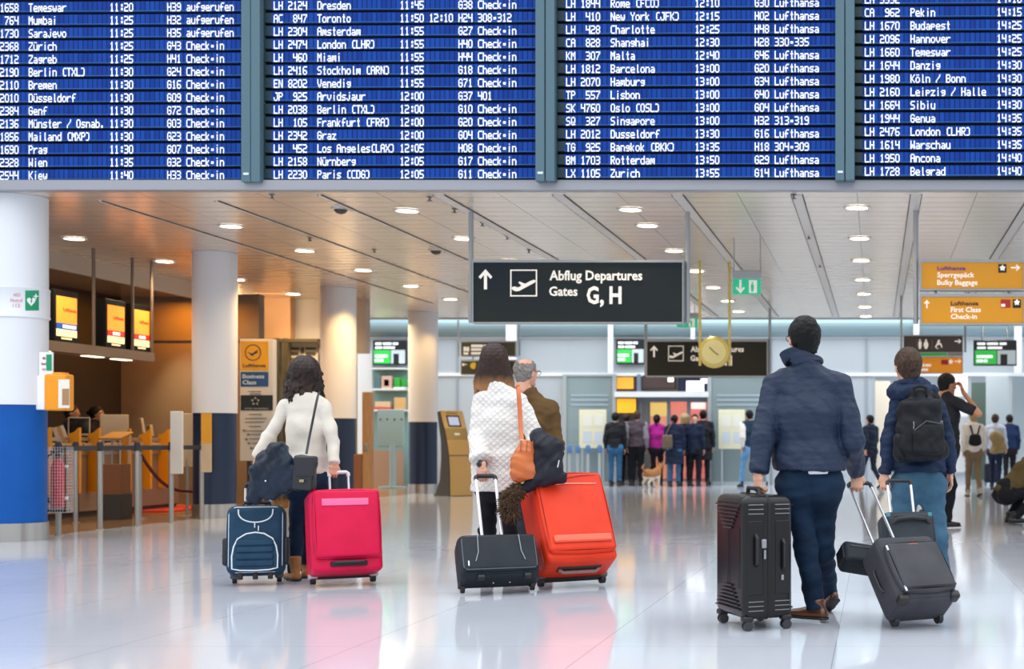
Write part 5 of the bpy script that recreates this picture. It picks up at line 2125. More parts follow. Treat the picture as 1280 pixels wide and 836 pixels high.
def glasses(root, c, look, s):
    M = head_frame(c, look)
    g = MB(M)
    for sx in (-1, 1):
        g.tube([(sx * 0.079 * s, -0.005 * s, 0.014 * s), (sx * 0.080 * s, 0.05 * s, 0.013 * s), (sx * 0.062 * s, 0.105 * s, 0.010 * s)], 0.0026 * s, 6)
        g.tube([((sx * 0.035 + 0.027 * math.cos(a)) * s, (0.112 - 0.006 * abs(math.cos(a))) * s, (0.004 + 0.019 * math.sin(a)) * s) for a in np.linspace(0, 6.283, 17)[:-1]], 0.0024 * s, 6, True)
    g.tube([(-0.01 * s, 0.113 * s, 0.008 * s), (0.01 * s, 0.113 * s, 0.008 * s)], 0.0024 * s, 6)
    return g.build('glasses', mat('glasses_dark', '#22201f', 0.3), root, True)


def J(px, py, d, d0, px0):
    """picture point at depth d -> local point of a figure standing at (px0, d0)"""
    return V3(X(px, d) - X(px0, d0), d - d0, Z(py, d))


def nrm(v):
    v = np.array(v, float)
    return v / np.linalg.norm(v)


def figure(name, label, loc, j, H, o, res=0.011, rz=0.0, group=None, near=False):
    """j: local joints (facing +y). o: outfit"""
    S = H / 1.75
    root = thing(name, label, 'person', loc, rz, group)
    skin = o.get('skin', M_SKIN)
    male = o.get('male', True)
    fem = 0.9 if not male else 1.0
    bulk = o.get('bulk', 1.0)
    u = nrm(j['sr'] - j['sl'])
    uh = nrm(j['hr'] - j['hl'])
    smid = (j['sl'] + j['sr']) / 2
    hmid = (j['hl'] + j['hr']) / 2
    sw = np.linalg.norm(j['sr'] - j['sl']) / 2
    spine = smid - hmid
    waist = hmid + spine * 0.33
    chest = hmid + spine * 0.72
    HM = head_frame(j['head'], j.get('look', (0, 1, 0)))
    hs = S * o.get('head', 1.0)
    nb = smid + V3(0, 0, 0.045 * S)
    hn = np.array((HM @ Vector((0, -0.03 * hs, -0.10 * hs)))[:])
    # ---- body: one continuous skin
    t = 0.86
    body = [Seg(nb - V3(0, 0, 0.03 * S), hn, 0.060 * S * fem, 0.052 * S * fem, k=0.03),
            Seg(j['sl'] + u * 0.04, j['sr'] - u * 0.04, 0.036 * S, 0.036 * S, k=0.03),
            Seg(chest, smid - V3(0, 0, 0.04 * S), sw * 0.78, sw * 0.62, 0.085 * S, 0.055 * S, u=u, k=0.04),
            Seg(waist, chest, 0.11 * S, sw * 0.76, 0.078 * S, 0.085 * S, u=u, k=0.05),
            Seg(hmid, waist, 0.125 * S, 0.11 * S, 0.085 * S, 0.078 * S, u=uh, k=0.05)]
    for sd in 'lr':
        body += [Seg(j['s' + sd], j['e' + sd], 0.036 * S * fem, 0.034 * S * fem, k=0.03), Seg(j['e' + sd], j['w' + sd], 0.036 * S * fem, 0.026 * S * fem, k=0.02),
                 Seg(j['h' + sd], j['k' + sd], 0.066 * S * fem, 0.042 * S, k=0.02), Seg(j['k' + sd], j['a' + sd], 0.042 * S, 0.030 * S, k=0.02)]
        tv = nrm(V3(*j.get('t' + sd, (0, 1, 0))))
        body.append(Seg(j['a' + sd] - V3(0, 0, 0.03 * S), j['a' + sd] + tv * 0.14 * S - V3(0, 0, 0.05 * S), 0.03 * S, 0.024 * S, k=0.02))
    ex = [head(HM, hs, 0.0055 if near else 0.011, male)]
    for sd in 'lr':
        f = j.get('f' + sd, nrm(j['w' + sd] - j['e' + sd]))
        dr = j.get('d' + sd, V3(-1 if sd == 'l' else 1, 0, 0))
        w_ = j['w' + sd]
        ex.append(hand(sd, j.get('g' + sd, 0.35), w_, f, dr, S * 0.98 * (0.92 if not male else 1), 0.0036 if near else 0.0075))
    solid_obj('body', body, max(res, 0.011), skin, root, None, ex)
    if o.get('eyes', near):
        add_eyes(root, HM, hs)
    if o.get('hair'):
        h = dict(o['hair'])
        hair_obj(h.pop('kind'), root, HM, hs, h.pop('mat'), 0.006 if near else 0.011, **h)
    # ---- trousers
    tr = o['trousers']
    lw = tr.get('w', 1.0)
    fb = o.get('fold', 1.0)
    legs = []
    for sd in 'lr':
        hip, kn, an = j['h' + sd], j['k' + sd], j['a' + sd]
        ax = nrm(an - kn)
        end = an + ax * 0.02 * S
        legs.append(([Seg(hip + V3(0, 0, 0.02), kn, 0.098 * S * lw * fem, 0.064 * S * lw, k=0.04),
                      Seg(kn, end, 0.064 * S * lw, tr.get('cuff', 0.052) * S, k=0.03, cap=0.4),
                      Seg(hmid + V3(0, 0, 0.10 * S), (hmid + hip) / 2 - V3(0, 0, 0.02), 0.155 * S * bulk, 0.15 * S, 0.105 * S * bulk, 0.118 * S, u=uh, k=0.05)] +
                     [Ball(hip + V3(0, -0.035, -0.02) * S, 0.095 * S, 0.05)], [(end, ax)]))
    solid_obj('trousers', legs, res, tr['mat'], root, folds(0.012 * fb, 26, 5 + int(H * 100), (0.5, 0.5, 1.6)))
    # ---- top
    tp = o['top']
    b = tp.get('puff', 0.02) * S
    hem = hmid + V3(0, 0, 1) * tp.get('hem', 0.0) * S
    hw, hd = tp.get('hemw', 0.17) * S, tp.get('hemd', 0.125) * S
    tor = [Seg(j['sl'] + u * 0.03, j['sr'] - u * 0.03, 0.046 * S + b * 0.9, 0.046 * S + b * 0.9, k=0.05),
           Seg(nb + V3(0, 0, tp.get('trap', 0.015)), j['sl'] + u * 0.015, 0.052 * S + b * 0.5, 0.046 * S + b * 0.8, k=0.04), Seg(nb + V3(0, 0, tp.get('trap', 0.015)), j['sr'] - u * 0.015, 0.052 * S + b * 0.5, 0.046 * S + b * 0.8, k=0.04),
           Seg(chest, smid - V3(0, 0, 0.045 * S), sw * 0.93 + b * 0.7, sw * 0.80 + b * 0.6, (0.105 * S + b) * bulk, 0.072 * S + b, u=u, k=0.05),
           Seg(waist, chest, tp.get('waistw', 0.145) * S + b, sw * 0.92 + b * 0.7, (0.095 * S + b) * bulk, (0.105 * S + b) * bulk, u=u, k=0.06),
           Seg(hem, waist, hw + b, tp.get('waistw', 0.145) * S + b, hd + b, (0.10 * S + b) * bulk, u=uh, k=0.06, cap=0.5),
           Seg(smid - V3(0, 0, 0.02), nb + V3(0, 0, 0.005), 0.10 * S, 0.066 * S, 0.085 * S, 0.066 * S, u=u, k=0.05)]
    layers = [(tor, [(hem, (0, 0, -1))])]
    if tp.get('collar'):
        c0 = nb + V3(0, -0.005, -0.015)
        c1 = nb * 0.45 + hn * 0.55
        c1 = nb * (1 - tp.get('collar_h', 0.6)) + hn * tp.get('collar_h', 0.6)
        layers.append(([Seg(c0, c1, 0.076 * S + b * 0.4, 0.073 * S + b * 0.3, 0.076 * S + b * 0.4, 0.074 * S + b * 0.3, u=u, k=0.01, cap=0.35)], []))
    arms = []
    sl_ = tp.get('sleeve', 1.0)
    for sd in 'lr':
        s_, e_, w_ = j['s' + sd], j['e' + sd], j['w' + sd]
        r0, r1, r2 = 0.052 * S * fem + b * 0.8, 0.043 * S * fem + b * 0.8, tp.get('cuff', 0.034) * S + b * 0.6
        end = e_ + (w_ - e_) * (0.93 if sl_ >= 1 else max(0.05, sl_))
        ar = [Seg(s_, e_, r0, r1, k=0.03), Seg(e_, end, r1, r2, k=0.03, cap=0.4)]
        if sl_ < 0.05:
            ar = [Seg(s_, s_ + (e_ - s_) * 0.75, r0, r1, k=0.03, cap=0.4)]
        if tp.get('noarms'):
            continue
        arms.append((ar, []))
    if not tp.get('armmat'):
        layers += arms
    solid_obj(tp.get('name', 'jacket'), layers, res, tp['mat'], root, folds(tp.get('fold', 0.014), tp.get('foldf', 24), 3 + int(H * 100), tp.get('folds', (0.6, 0.6, 1.6))))
    if tp.get('armmat'):
        solid_obj('sleeves', arms, res, tp['armmat'], root, folds(0.012, 30, 9))
    # ---- shoes
    sh = o['shoes']
    for sd in 'lr':
        a = j['a' + sd]
        tv = nrm(V3(*j.get('t' + sd, (0, 1, 0))))
        lat = nrm(np.cross(tv, (0, 0, 1)) if abs(tv[2]) < 0.95 else (1, 0, 0))
        dn = np.cross(tv, lat)
        dn = dn if dn[2] < 0 else -dn
        hb = a + dn * 0.045 * S
        heel, toe = hb - tv * 0.05 * S, hb + tv * 0.17 * S + dn * 0.006 * S
        bt = sh.get('boot', 0.05) * S
        sole_p = a + dn * 0.078 * S
        pr = [Seg(heel, (heel + toe) / 2, 0.036 * S, 0.040 * S, 0.038 * S, 0.034 * S, u=lat, k=0.02), Seg((heel + toe) / 2, toe, 0.040 * S, 0.034 * S, 0.034 * S, 0.022 * S, u=lat, k=0.02),
              Seg(a - tv * 0.015, a - tv * 0.015 - dn * bt, 0.043 * S, 0.046 * S, k=0.03, cap=0.4)]
        so = solid_obj('shoe', [(pr, [(sole_p - dn * 0.012, dn)])], min(res, 0.009), sh['mat'], root)
        pr = [Seg(heel + dn * 0.03 * S, (heel + toe) / 2 + dn * 0.03 * S, 0.041 * S, 0.044 * S, 0.05, 0.05, u=lat, k=0.02, cap=0.9), Seg((heel + toe) / 2 + dn * 0.03 * S, toe + dn * 0.026 * S, 0.044 * S, 0.037 * S, 0.05, 0.05, u=lat, k=0.02, cap=0.9)]
        solid_obj('sole', [(pr, [(sole_p, dn), (sole_p - dn * 0.016, -dn)])], min(res, 0.007), sh.get('sole', mat('sole_dark', '#2a2320', 0.6)), so, None, (), 0)
    return root


def stand(H, walk=0.0, arms=0.0, sp=0.09):
    S = H / 1.75
    j = dict(head=V3(0, 0.03, 1.635), sl=V3(-0.18, 0, 1.43), sr=V3(0.18, 0, 1.43), el=V3(-0.225, -0.03, 1.14), er=V3(0.225, -0.03, 1.14), wl=V3(-0.225, 0.05, 0.89), wr=V3(0.225, 0.05, 0.89),
             hl=V3(-sp, 0, 0.90), hr=V3(sp, 0, 0.90), kl=V3(-sp, 0.02, 0.49), kr=V3(sp, 0.02, 0.49), al=V3(-sp - .01, -0.02, 0.08), ar=V3(sp + .01, -0.02, 0.08))
    if walk:
        w = walk
        j['kl'] += V3(0, 0.20 * w, 0.02 * w)
        j['al'] += V3(0, 0.32 * w, 0)
        j['kr'] += V3(0, -0.04 * w, 0)
        j['ar'] += V3(0, -0.34 * w, 0.07 * w)
        j['tr'] = (0, 1, -0.5 * w)
        j['el'] += V3(0, -0.10 * w, 0)
        j['wl'] += V3(0, -0.16 * w, 0.03)
        j['er'] += V3(0, 0.08 * w, 0)
        j['wr'] += V3(0, 0.24 * w, 0.06)
    for k in j:
        if k[0] in 'shewka' and len(k) <= 4 and not isinstance(j[k], tuple):
            j[k] = j[k] * S
    return j


H_DARK = mat('hair_dark_brown', '#1f1613', 0.42, spec=0.3, bump=(45, 1.0, (1, 1, 0.12)), var=('#35251e', 25, (1, 1, 0.2)))
H_BLACK = mat('hair_black', '#0d0b0c', 0.5, spec=0.2, bump=(70, 1.0, (1, 1, 0.3)))
H_BROWN = mat('hair_brown', '#35261c', 0.5, spec=0.25, bump=(60, 1.0, (1, 1, 0.25)), var=('#4a372a', 40, (1, 1, 0.3)))
H_GREY = mat('hair_grey', '#8d8680', 0.6, bump=(90, 0.4), var=('#6b655f', 30))
H_BLOND = mat('hair_blond', '#b0946a', 0.5, bump=(80, 0.4))
SH_BLACK = mat('shoe_black', '#17171a', 0.35)
SH_BROWN = mat('shoe_brown', '#6a3d22', 0.3, coat=0.3, var=('#55301b', 8))
SH_TAN = mat('boot_tan', '#a8703a', 0.6, bump=(60, 0.2), var=('#96602e', 8))
C_NAVYJEANS = fabric('navy_denim', '#0c1f34', '#122a42', 0.8, 14, 0.8, (0.7, 0.7, 1.6))
C_BLACKT = fabric('black_cloth', '#15161b', '#1c1d24', 0.85)
C_DARKT = fabric('charcoal_cloth', '#24242b', '#2c2c34', 0.85)


def ombre(name, top, tip, z0, z1):
    m, nt, b = node_mat(name, 0.45)
    tc, x, y, z = ncoord(nt)
    n = nnoise(nt, tc, 30, (1, 1, 0.15))
    f = nmath(nt, 'MULTIPLY', nmath(nt, 'SUBTRACT', nmath(nt, 'MULTIPLY_ADD', n, 0.05, z1), z), 1 / (z1 - z0))
    f.node.use_clamp = True
    nt.links.new(nmix(nt, f, lin(top), lin(tip)), b.inputs['Base Color'])
    b.inputs['Specular IOR Level'].default_value = 0.3
    nbump(nt, b, nnoise(nt, tc, 45, (1, 1, 0.06)), 1.0)
    return m


def knit(name, color, color2, fx=52, fz=70, strength=0.9):
    """cable knit: columns of slanted stitches"""
    m, nt, b = node_mat(name, 0.85)
    tc, x, y, z = ncoord(nt)
    s1 = nmath(nt, 'ABSOLUTE', nmath(nt, 'SINE', nmath(nt, 'ADD', nmath(nt, 'MULTIPLY', x, fx), nmath(nt, 'MULTIPLY', z, fz))))
    s2 = nmath(nt, 'ABSOLUTE', nmath(nt, 'SINE', nmath(nt, 'SUBTRACT', nmath(nt, 'MULTIPLY', x, fx), nmath(nt, 'MULTIPLY', z, fz))))
    h = nmath(nt, 'MULTIPLY_ADD', nnoise(nt, tc, 90), 0.35, nmath(nt, 'POWER', nmath(nt, 'MULTIPLY', s1, s2), 0.5))
    f = nmath(nt, 'MULTIPLY', h, 1.0)
    f.node.use_clamp = True
    nt.links.new(nmix(nt, f, lin(color2), lin(color)), b.inputs['Base Color'])
    nbump(nt, b, h, strength, 0.012)
    b.inputs['Sheen Weight'].default_value = 0.2
    return m


# ------------------------------------------------------------------ the four travellers in front
# woman in the cream sweater
d0, p0 = 10.22, 383
q = lambda px, py, dd=0.0: J(px, py, d0 + dd, d0, p0)
j = dict(head=q(381, 467, 0.03), look=(-0.42, 0.90, 0.16), sl=q(358, 506), sr=q(405, 508), el=q(338, 546, -0.05), er=q(416, 551, -0.03), wl=q(321, 573, -0.10), wr=q(417.5, 580, -0.12),
         hl=q(374, 606), hr=q(394, 606), kl=q(370, 660, 0.02), kr=q(386, 662, 0.12), al=q(368, 712.5, 0.0), ar=q(383, 709, 0.22), tl=(-0.62, 0.78, 0), tr=(-0.3, 0.95, 0),
         gr=0.85, fr=nrm(V3(-0.05, -0.1, -1)), dr=V3(0.6, -0.8, 0), gl=0.7, fl=nrm(V3(-0.2, -0.3, -1)), dl=V3(-0.8, -0.6, 0))
woman1 = figure('person', 'person in a cream sweater with dark wavy hair, towing the blue and pink suitcases', (X(p0, d0), d0, 0), j, 1.69, dict(
    male=False, hair=dict(kind='wavy', mat=H_DARK, length=0.285, wave=0.016, n=60, seed=4, flare=0.42),
    trousers=dict(mat=C_NAVYJEANS, w=0.85, cuff=0.045), bulk=0.92, top=dict(mat=fabric('cream_sweater', '#dcd5c9', '#d3cbbf', 0.9, 12, 0.6, (0.8, 0.8, 1.3)), name='sweater', puff=0.011, hem=0.085, hemw=0.150, hemd=0.12, waistw=0.135, fold=0.016, folds=(1, 1, 0.7)),
    shoes=dict(mat=SH_TAN, boot=0.10)), 0.009, near=True)

# woman in the white knit coat
d0, p0 = 10.15, 624
q = lambda px, py, dd=0.0: J(px, py, d0 + dd, d0, p0)
j = dict(head=q(618, 452, 0.03), look=(-0.12, 0.95, 0.12), sl=q(603, 500), sr=q(648, 502), el=q(597, 545, -0.06), er=q(670, 546, -0.02), wl=q(603.5, 584, -0.25), wr=q(668, 574, -0.16),
         hl=q(612, 602), hr=q(636, 602), kl=q(609, 662, 0.1), kr=q(636, 665, -0.02), al=q(609, 719, 0.1), ar=q(637, 725, -0.05),
         gl=0.85, fl=nrm(V3(0, -0.1, -1)), dl=V3(-0.2, -1, 0), gr=0.5)
knitm = knit('white_cable_knit', '#e3dfda', '#d8d3cd', 66, 72, 0.55)
woman2 = figure('person', 'person in a long white cable knit coat with long brown hair and an orange bag', (X(p0, d0), d0, 0), j, 1.78, dict(
    male=False, hair=dict(kind='straight', mat=ombre('hair_ombre', '#33231d', '#9a6c44', 1.43, 1.515), length=0.235, n=64, seed=8, flare=0.6, vary=0.22, thin=0.6),
    trousers=dict(mat=C_BLACKT, w=0.9, cuff=0.045), top=dict(mat=knitm, name='knit_coat', puff=0.03, hem=-0.07, hemw=0.175, hemd=0.15, waistw=0.165, cuff=0.062, sleeve=0.72, fold=0.008, collar=True),
    shoes=dict(mat=SH_BLACK, boot=0.09)), 0.009, near=True)
qb = MB()
w0 = j['wl'] - nrm(j['wl'] - j['el']) * 0.03
wa = nrm(j['wl'] - j['el'])
qb.lathe([(0.031, -0.012), (0.036, -0.012), (0.036, 0.012), (0.031, 0.012)], 24, frame(w0, (1, 0, 0.01), wa))
qb.rbox((0, 0, 0), (0.034, 0.012, 0.034), 0.005, frame(w0 + V3(-0.014, -0.034, 0), (-0.4, -1, 0), wa))
qb.build('wristwatch', mat('watch_steel_dark', '#3b3d42', 0.25, 0.8), woman2, True)

# man in the navy quilted jacket
d0, p0 = 7.93, 1012
q = lambda px, py, dd=0.0: J(px, py, d0 + dd, d0, p0)


def quilt(name, c1, c2):
    m, nt, b = node_mat(name, 0.55, 0.0, 0.4)
    tc, x, y, z = ncoord(nt)
    n = nnoise(nt, tc, 5, (1, 1, 1.2), 4)
    nt.links.new(nmix(nt, n, lin(c1), lin(c2)), b.inputs['Base Color'])
    w = nmath(nt, 'SINE', nmath(nt, 'MULTIPLY_ADD', nnoise(nt, tc, 5, (1, 1, 1), 3), 16.0, nmath(nt, 'MULTIPLY', z, 150)))
    h = nmath(nt, 'ADD', nmath(nt, 'MULTIPLY', w, 0.035), nnoise(nt, tc, 11, (0.8, 0.8, 1.3), 5))
    nbump(nt, b, h, 0.9, 0.02)
    b.inputs['Specular IOR Level'].default_value = 0.3
    return m


j = dict(head=q(1004, 424, 0.03), look=(-0.42, 0.9, 0.06), sl=q(968, 481, 0.03), sr=q(1050, 483, 0), el=q(955, 547, -0.07), er=q(1066, 550, -0.05), wl=q(947.5, 592, -0.12), wr=q(1071, 591, 0.26),
         hl=q(995, 606), hr=q(1030, 606), kl=q(1008, 690, -0.02), kr=q(1028, 690, 0.10), al=q(1019, 756.5, -0.03), ar=q(1036, 741, 0.40), tl=(-0.85, 0.52, 0), tr=(-0.35, 0.8, -0.45),
         gl=0.8, fl=nrm(V3(0.05, -0.1, -1)), dl=V3(-0.75, -0.65, 0), gr=0.9, fr=nrm(V3(0, -0.15, -1)), dr=V3(0.35, -0.9, 0.1))
man3 = figure('person', 'person in a navy quilted jacket with raised collar holding the black hard-shell suitcase', (X(p0, d0), d0, 0), j, 1.79, dict(
    hair=dict(kind='short', mat=H_BLACK, seed=3), head=1.02,
    trousers=dict(mat=C_NAVYJEANS, w=0.98, cuff=0.058), fold=0.9, bulk=1.15,
    top=dict(mat=quilt('navy_quilted', '#18233a', '#243149'), puff=0.028, trap=0.04, hem=0.085, hemw=0.175, hemd=0.14, waistw=0.168, collar=True, collar_h=0.75, cuff=0.036, fold=0.012, foldf=22, folds=(1, 1, 1.2)),
    shoes=dict(mat=SH_BROWN, boot=0.03)), 0.009, near=True)
glasses(man3, j['head'], j['look'], 1.04)
# upturned collar, shirt edge below the hem
ca, cb = q(1007, 458, 0.02), q(1001, 437, 0.04)
cu = (1, 0.45, -0.12)
solid_obj('collar', [([Seg(ca, cb, 0.112, 0.138, 0.098, 0.108, u=cu, k=0.01, cap=0.1), Seg(ca + V3(0, 0, -0.05), cb + V3(0, 0.0, 0.04), 0.094, 0.130, 0.080, 0.100, u=cu, k=0.004, cut=True)],
                      [(cb + V3(0, 0, -0.012), (0.30, 0.1, 1))])], 0.006, MATS['navy_quilted'], man3, folds(0.004, 30, 2))
hm = (j['hl'] + j['hr']) / 2
solid_obj('shirt_tail', [([Seg(hm + V3(0.01, 0, 0.03), hm + V3(0.01, 0, 0.10), 0.180, 0.177, 0.150, 0.155, u=(1, 0, 0), k=0.01, cap=0.2)], [(hm + V3(-0.005, 0, 0), (-1, 0, 0)), (hm + V3(0.11, 0, 0), (1, 0, 0)), (hm + V3(0, 0, 0.079), (0, 0.1, -1))])], 0.008, mat('shirt_white', '#e8e8ea', 0.8), man3)
for sd in 'lr':
    w_, e_ = j['w' + sd], j['e' + sd]
    ax = nrm(w_ - e_)
    solid_obj('shirt_cuff', [([Seg(w_ - ax * 0.05, w_ - ax * 0.006, 0.043, 0.043, k=0.005, cap=0.3)], [])], 0.006, mat('shirt_pale_blue', '#b9c2d6', 0.8), man3)

# man with the black backpack
d0, p0 = 10.1, 1150
q = lambda px, py, dd=0.0: J(px, py, d0 + dd, d0, p0)
j = dict(head=q(1134, 459, 0.03), look=(-0.38, 0.92, -0.04), sl=q(1122, 506), sr=q(1171, 507), el=q(1112, 550, -0.03), er=q(1184, 551, 0), wl=q(1106, 594, -0.08), wr=q(1188, 592, 0.08),
         hl=q(1132, 606), hr=q(1164, 606), kl=q(1128, 668, 0.02), kr=q(1172, 668, 0.0), al=q(1126, 716, 0.0), ar=q(1178, 716, 0.0), tl=(-0.2, 1, 0), tr=(0.15, 1, 0),
         gl=0.85, fl=nrm(V3(0, -0.15, -1)), dl=V3(-0.35, -0.9, 0))
man4 = figure('person', 'person in a navy jacket and blue jeans wearing the black backpack', (X(p0, d0), d0, 0), j, 1.75, dict(
    hair=dict(kind='short', mat=H_BROWN, seed=6), head=1.13,
    trousers=dict(mat=fabric('blue_denim', '#36566e', '#436880', 0.85, 14, 0.8, (0.7, 0.7, 1.6)), w=1.08, cuff=0.062), fold=1.0, bulk=1.05,
    top=dict(mat=fabric('navy_softshell', '#13233b', '#1a2d4a', 0.6, 11, 0.9, (0.7, 0.7, 1.5)), puff=0.022, trap=0.035, hem=0.10, hemw=0.175, hemd=0.135, waistw=0.165, collar=True, collar_h=1.12, cuff=0.034, fold=0.014),
    shoes=dict(mat=SH_BROWN, boot=0.03)), 0.009, near=True)

solid_obj('hood', [([Seg(q(1119, 491, -0.03), q(1138, 490, -0.10), 0.055, 0.06, k=0.03), Seg(q(1138, 490, -0.10), q(1164, 489, -0.05), 0.06, 0.055, k=0.03),
                     Seg(q(1119, 491, -0.03), q(1117, 486, 0.08), 0.05, 0.04, k=0.03), Seg(q(1123, 482, 0.0), q(1150, 479, -0.05), 0.045, 0.045, k=0.03), Seg(q(1150, 479, -0.05), q(1158, 483, 0.06), 0.045, 0.04, k=0.03)], [])], 0.008, MATS['navy_softshell'], man4, folds(0.012, 34, 6))

# older man in the brown coat, beyond the white knit coat
d0, p0 = 11.6, 668
q = lambda px, py, dd=0.0: J(px, py, d0 + dd, d0, p0)
j = stand(1.76)
j['head'] = q(658, 466, 0.02)
j['look'] = (0.55, 0.83, 0)
j['sl'], j['sr'] = q(645, 508), q(688, 510, 0.04)
j['er'] = q(696, 553)
j['wr'] = q(696, 590, 0.1)
older = figure('person', 'older balding person with glasses in a brown coat, beyond the white knit coat', (X(p0, d0), d0, 0), j, 1.76, dict(
    hair=dict(kind='ring', mat=H_GREY, seed=5), trousers=dict(mat=C_DARKT),
    top=dict(mat=fabric('brown_wool_coat', '#5a4428', '#654d2f', 0.9, 80, 0.2), name='coat', puff=0.022, hem=-0.2, hemw=0.19, hemd=0.15, waistw=0.175, collar=True),
    shoes=dict(mat=SH_BLACK)), 0.012, near=True)

glasses(older, j['head'], j['look'], 1.0)
# ================================================================== people farther back


def crowd(label, px, pyf, H, rz, top, trousers, hair, j=None, walk=0.0, male=True, shoes=SH_BLACK, skin=M_SKIN, res=0.016, d=None, group=None, **kw):
    d = d or DF(pyf)
    j = j or stand(H, walk)
    tp = dict(mat=top, puff=0.022, hem=0.02, fold=0.012)
    tp.update(kw.get('tp', {}))
    tr = dict(mat=trousers)
    tr.update(kw.get('tr', {}))
    return figure('person', label, (X(px, d), d, 0), j, H, dict(male=male, hair=hair, trousers=tr, top=tp, shoes=dict(mat=shoes), skin=skin, eyes=True), res, rz, group)


hr_ = lambda kind, m, **k: dict(kind=kind, mat=m, **k)
C_BLACKJ = fabric('black_jacket', '#1a1b20', '#232429', 0.7)
C_NAVYJ = fabric('navy_coat', '#182238', '#1e2a44', 0.8)
C_JEANS = fabric('mid_denim', '#2f5c82', '#3a6a92', 0.85)
C_LJEANS = fabric('light_denim', '#5f96c2', '#74a7d0', 0.85)
C_WHITE = fabric('white_knit', '#e9e5df', None, 0.9)
# the waiting group at the entrance
crowd('person in a black jacket and blue jeans at the left end of the waiting group', 769, 607.5, 1.70, 0.1, C_BLACKJ, C_JEANS, hr_('short', H_BLACK))
crowd('person in a mauve quilted vest with grey sleeves, broad back in the waiting group', 796, 607, 1.74, 0.0, fabric('mauve_vest', '#4a3f4a', '#54484f', 0.7, 12, 0.6, (0.3, 0.3, 3)), C_BLACKT, hr_('short', H_BROWN), tp=dict(armmat=fabric('grey_sleeve', '#8c8a92', None), puff=0.035, collar=True), tr=dict(w=1.1))
crowd('person in a magenta top with a dark ponytail in the waiting group', 821, 606, 1.66, 0.0, fabric('magenta_fleece', '#b3268e', '#a01f80', 0.8), C_BLACKT, hr_('pony', H_BLACK), male=False, d=32.0)
crowd('person in a long dark navy coat and blue jeans carrying the taupe shoulder bag', 843, 607.8, 1.64, -0.05, C_NAVYJ, C_JEANS, hr_('short', H_BLACK), male=False, tp=dict(hem=-0.35, hemw=0.21, hemd=0.16, waistw=0.18, puff=0.03, name='coat'))
jj = stand(1.66)
jj['look'] = (0.3, -0.9, 0)
crowd('person turning round to face the hall, in black, at the right of the waiting group', 868, 607.5, 1.66, -0.2, C_NAVYJ, C_BLACKT, hr_('short', H_BLACK), j=jj, tp=dict(hem=-0.1, hemw=0.19))
crowd('person in a dark coat at the right end of the waiting group, half hidden', 879, 607, 1.76, 0.1, C_BLACKJ, C_BLACKT, hr_('short', H_BLACK), tp=dict(hem=-0.3, hemw=0.2, name='coat'))
crowd('person in dark clothes hidden between the vest wearer and the left end of the group', 783, 604.5, 1.70, 0.0, C_NAVYJ, C_BLACKT, hr_('bun', H_DARK), male=False, d=32.3)
crowd('person with blond hair in the middle of the waiting group, behind the navy coat', 856, 604, 1.68, 0.0, C_DARKT, C_BLACKT, hr_('straight', H_BLOND, length=0.16, n=26), male=False, d=32.0)
# walkers
j = stand(1.74, 0.75)
crowd('person in a dark vest with white sleeves and light jeans walking by the notice board', 937, 606.2, 1.72, 0.55, fabric('teal_vest', '#1d3344', '#24405a', 0.8), C_LJEANS, hr_('short', H_BLACK), j=j, d=30.9, tp=dict(armmat=C_WHITE, puff=0.03, collar=True))
crowd('person in a dark suit walking between the two nearest men', 1088, 610, 1.62, 0.75, fabric('suit_navy', '#1b2536', None, 0.8), fabric('suit_navy', '#1b2536'), hr_('short', H_BLACK), walk=0.8)
j = stand(1.84, 0.0)
S_ = 1.84 / 1.75
j.update(kl=V3(-0.09, 0.16, 0.50) * S_, al=V3(-0.10, 0.10, 0.09) * S_, kr=V3(0.09, -0.06, 0.50) * S_, ar=V3(0.10, -0.42, 0.16) * S_, tr=(0, 0.75, -0.65),
         er=V3(0.40, 0.16, 1.30) * S_, wr=V3(0.125, 0.15, 1.56) * S_, fr=nrm(V3(-0.3, -0.2, 1)), dr=V3(0.4, 1, 0.2), gr=0.6, look=(0.2, 1, -0.1))
crowd('person in dark clothes with bare forearm raised to the ear, striding behind the backpack man', 1182, 661, 1.84, -0.95, C_BLACKJ, C_BLACKT, hr_('short', H_BLACK), j=j, skin=M_SKIN_TAN, tp=dict(sleeve=0.02, hem=0.03), res=0.013)
crowd('person in an off-white sweater and khaki trousers wearing the small black backpack', 1217, 620, 1.60, 0.15, C_WHITE, fabric('khaki_trousers', '#7d6a52', '#877359'), hr_('bob' if False else 'short', H_BLOND), male=False, walk=0.4, shoes=mat('shoe_beige', '#b9a892', 0.6))
crowd('person in a white shirt with a khaki jacket over the arm, near the right edge', 1244, 612, 1.62, -0.3, mat('shirt_white_blue', '#c9d2e2', 0.8), C_NAVYJ, hr_('short', H_BROWN), walk=0.4)
crowd('person in a navy hooded top at the far right beside the white shirt wearer', 1262, 607, 1.66, 0.2, fabric('navy_hood', '#1a2c4e', None), C_BLACKT, hr_('short', H_BLACK))
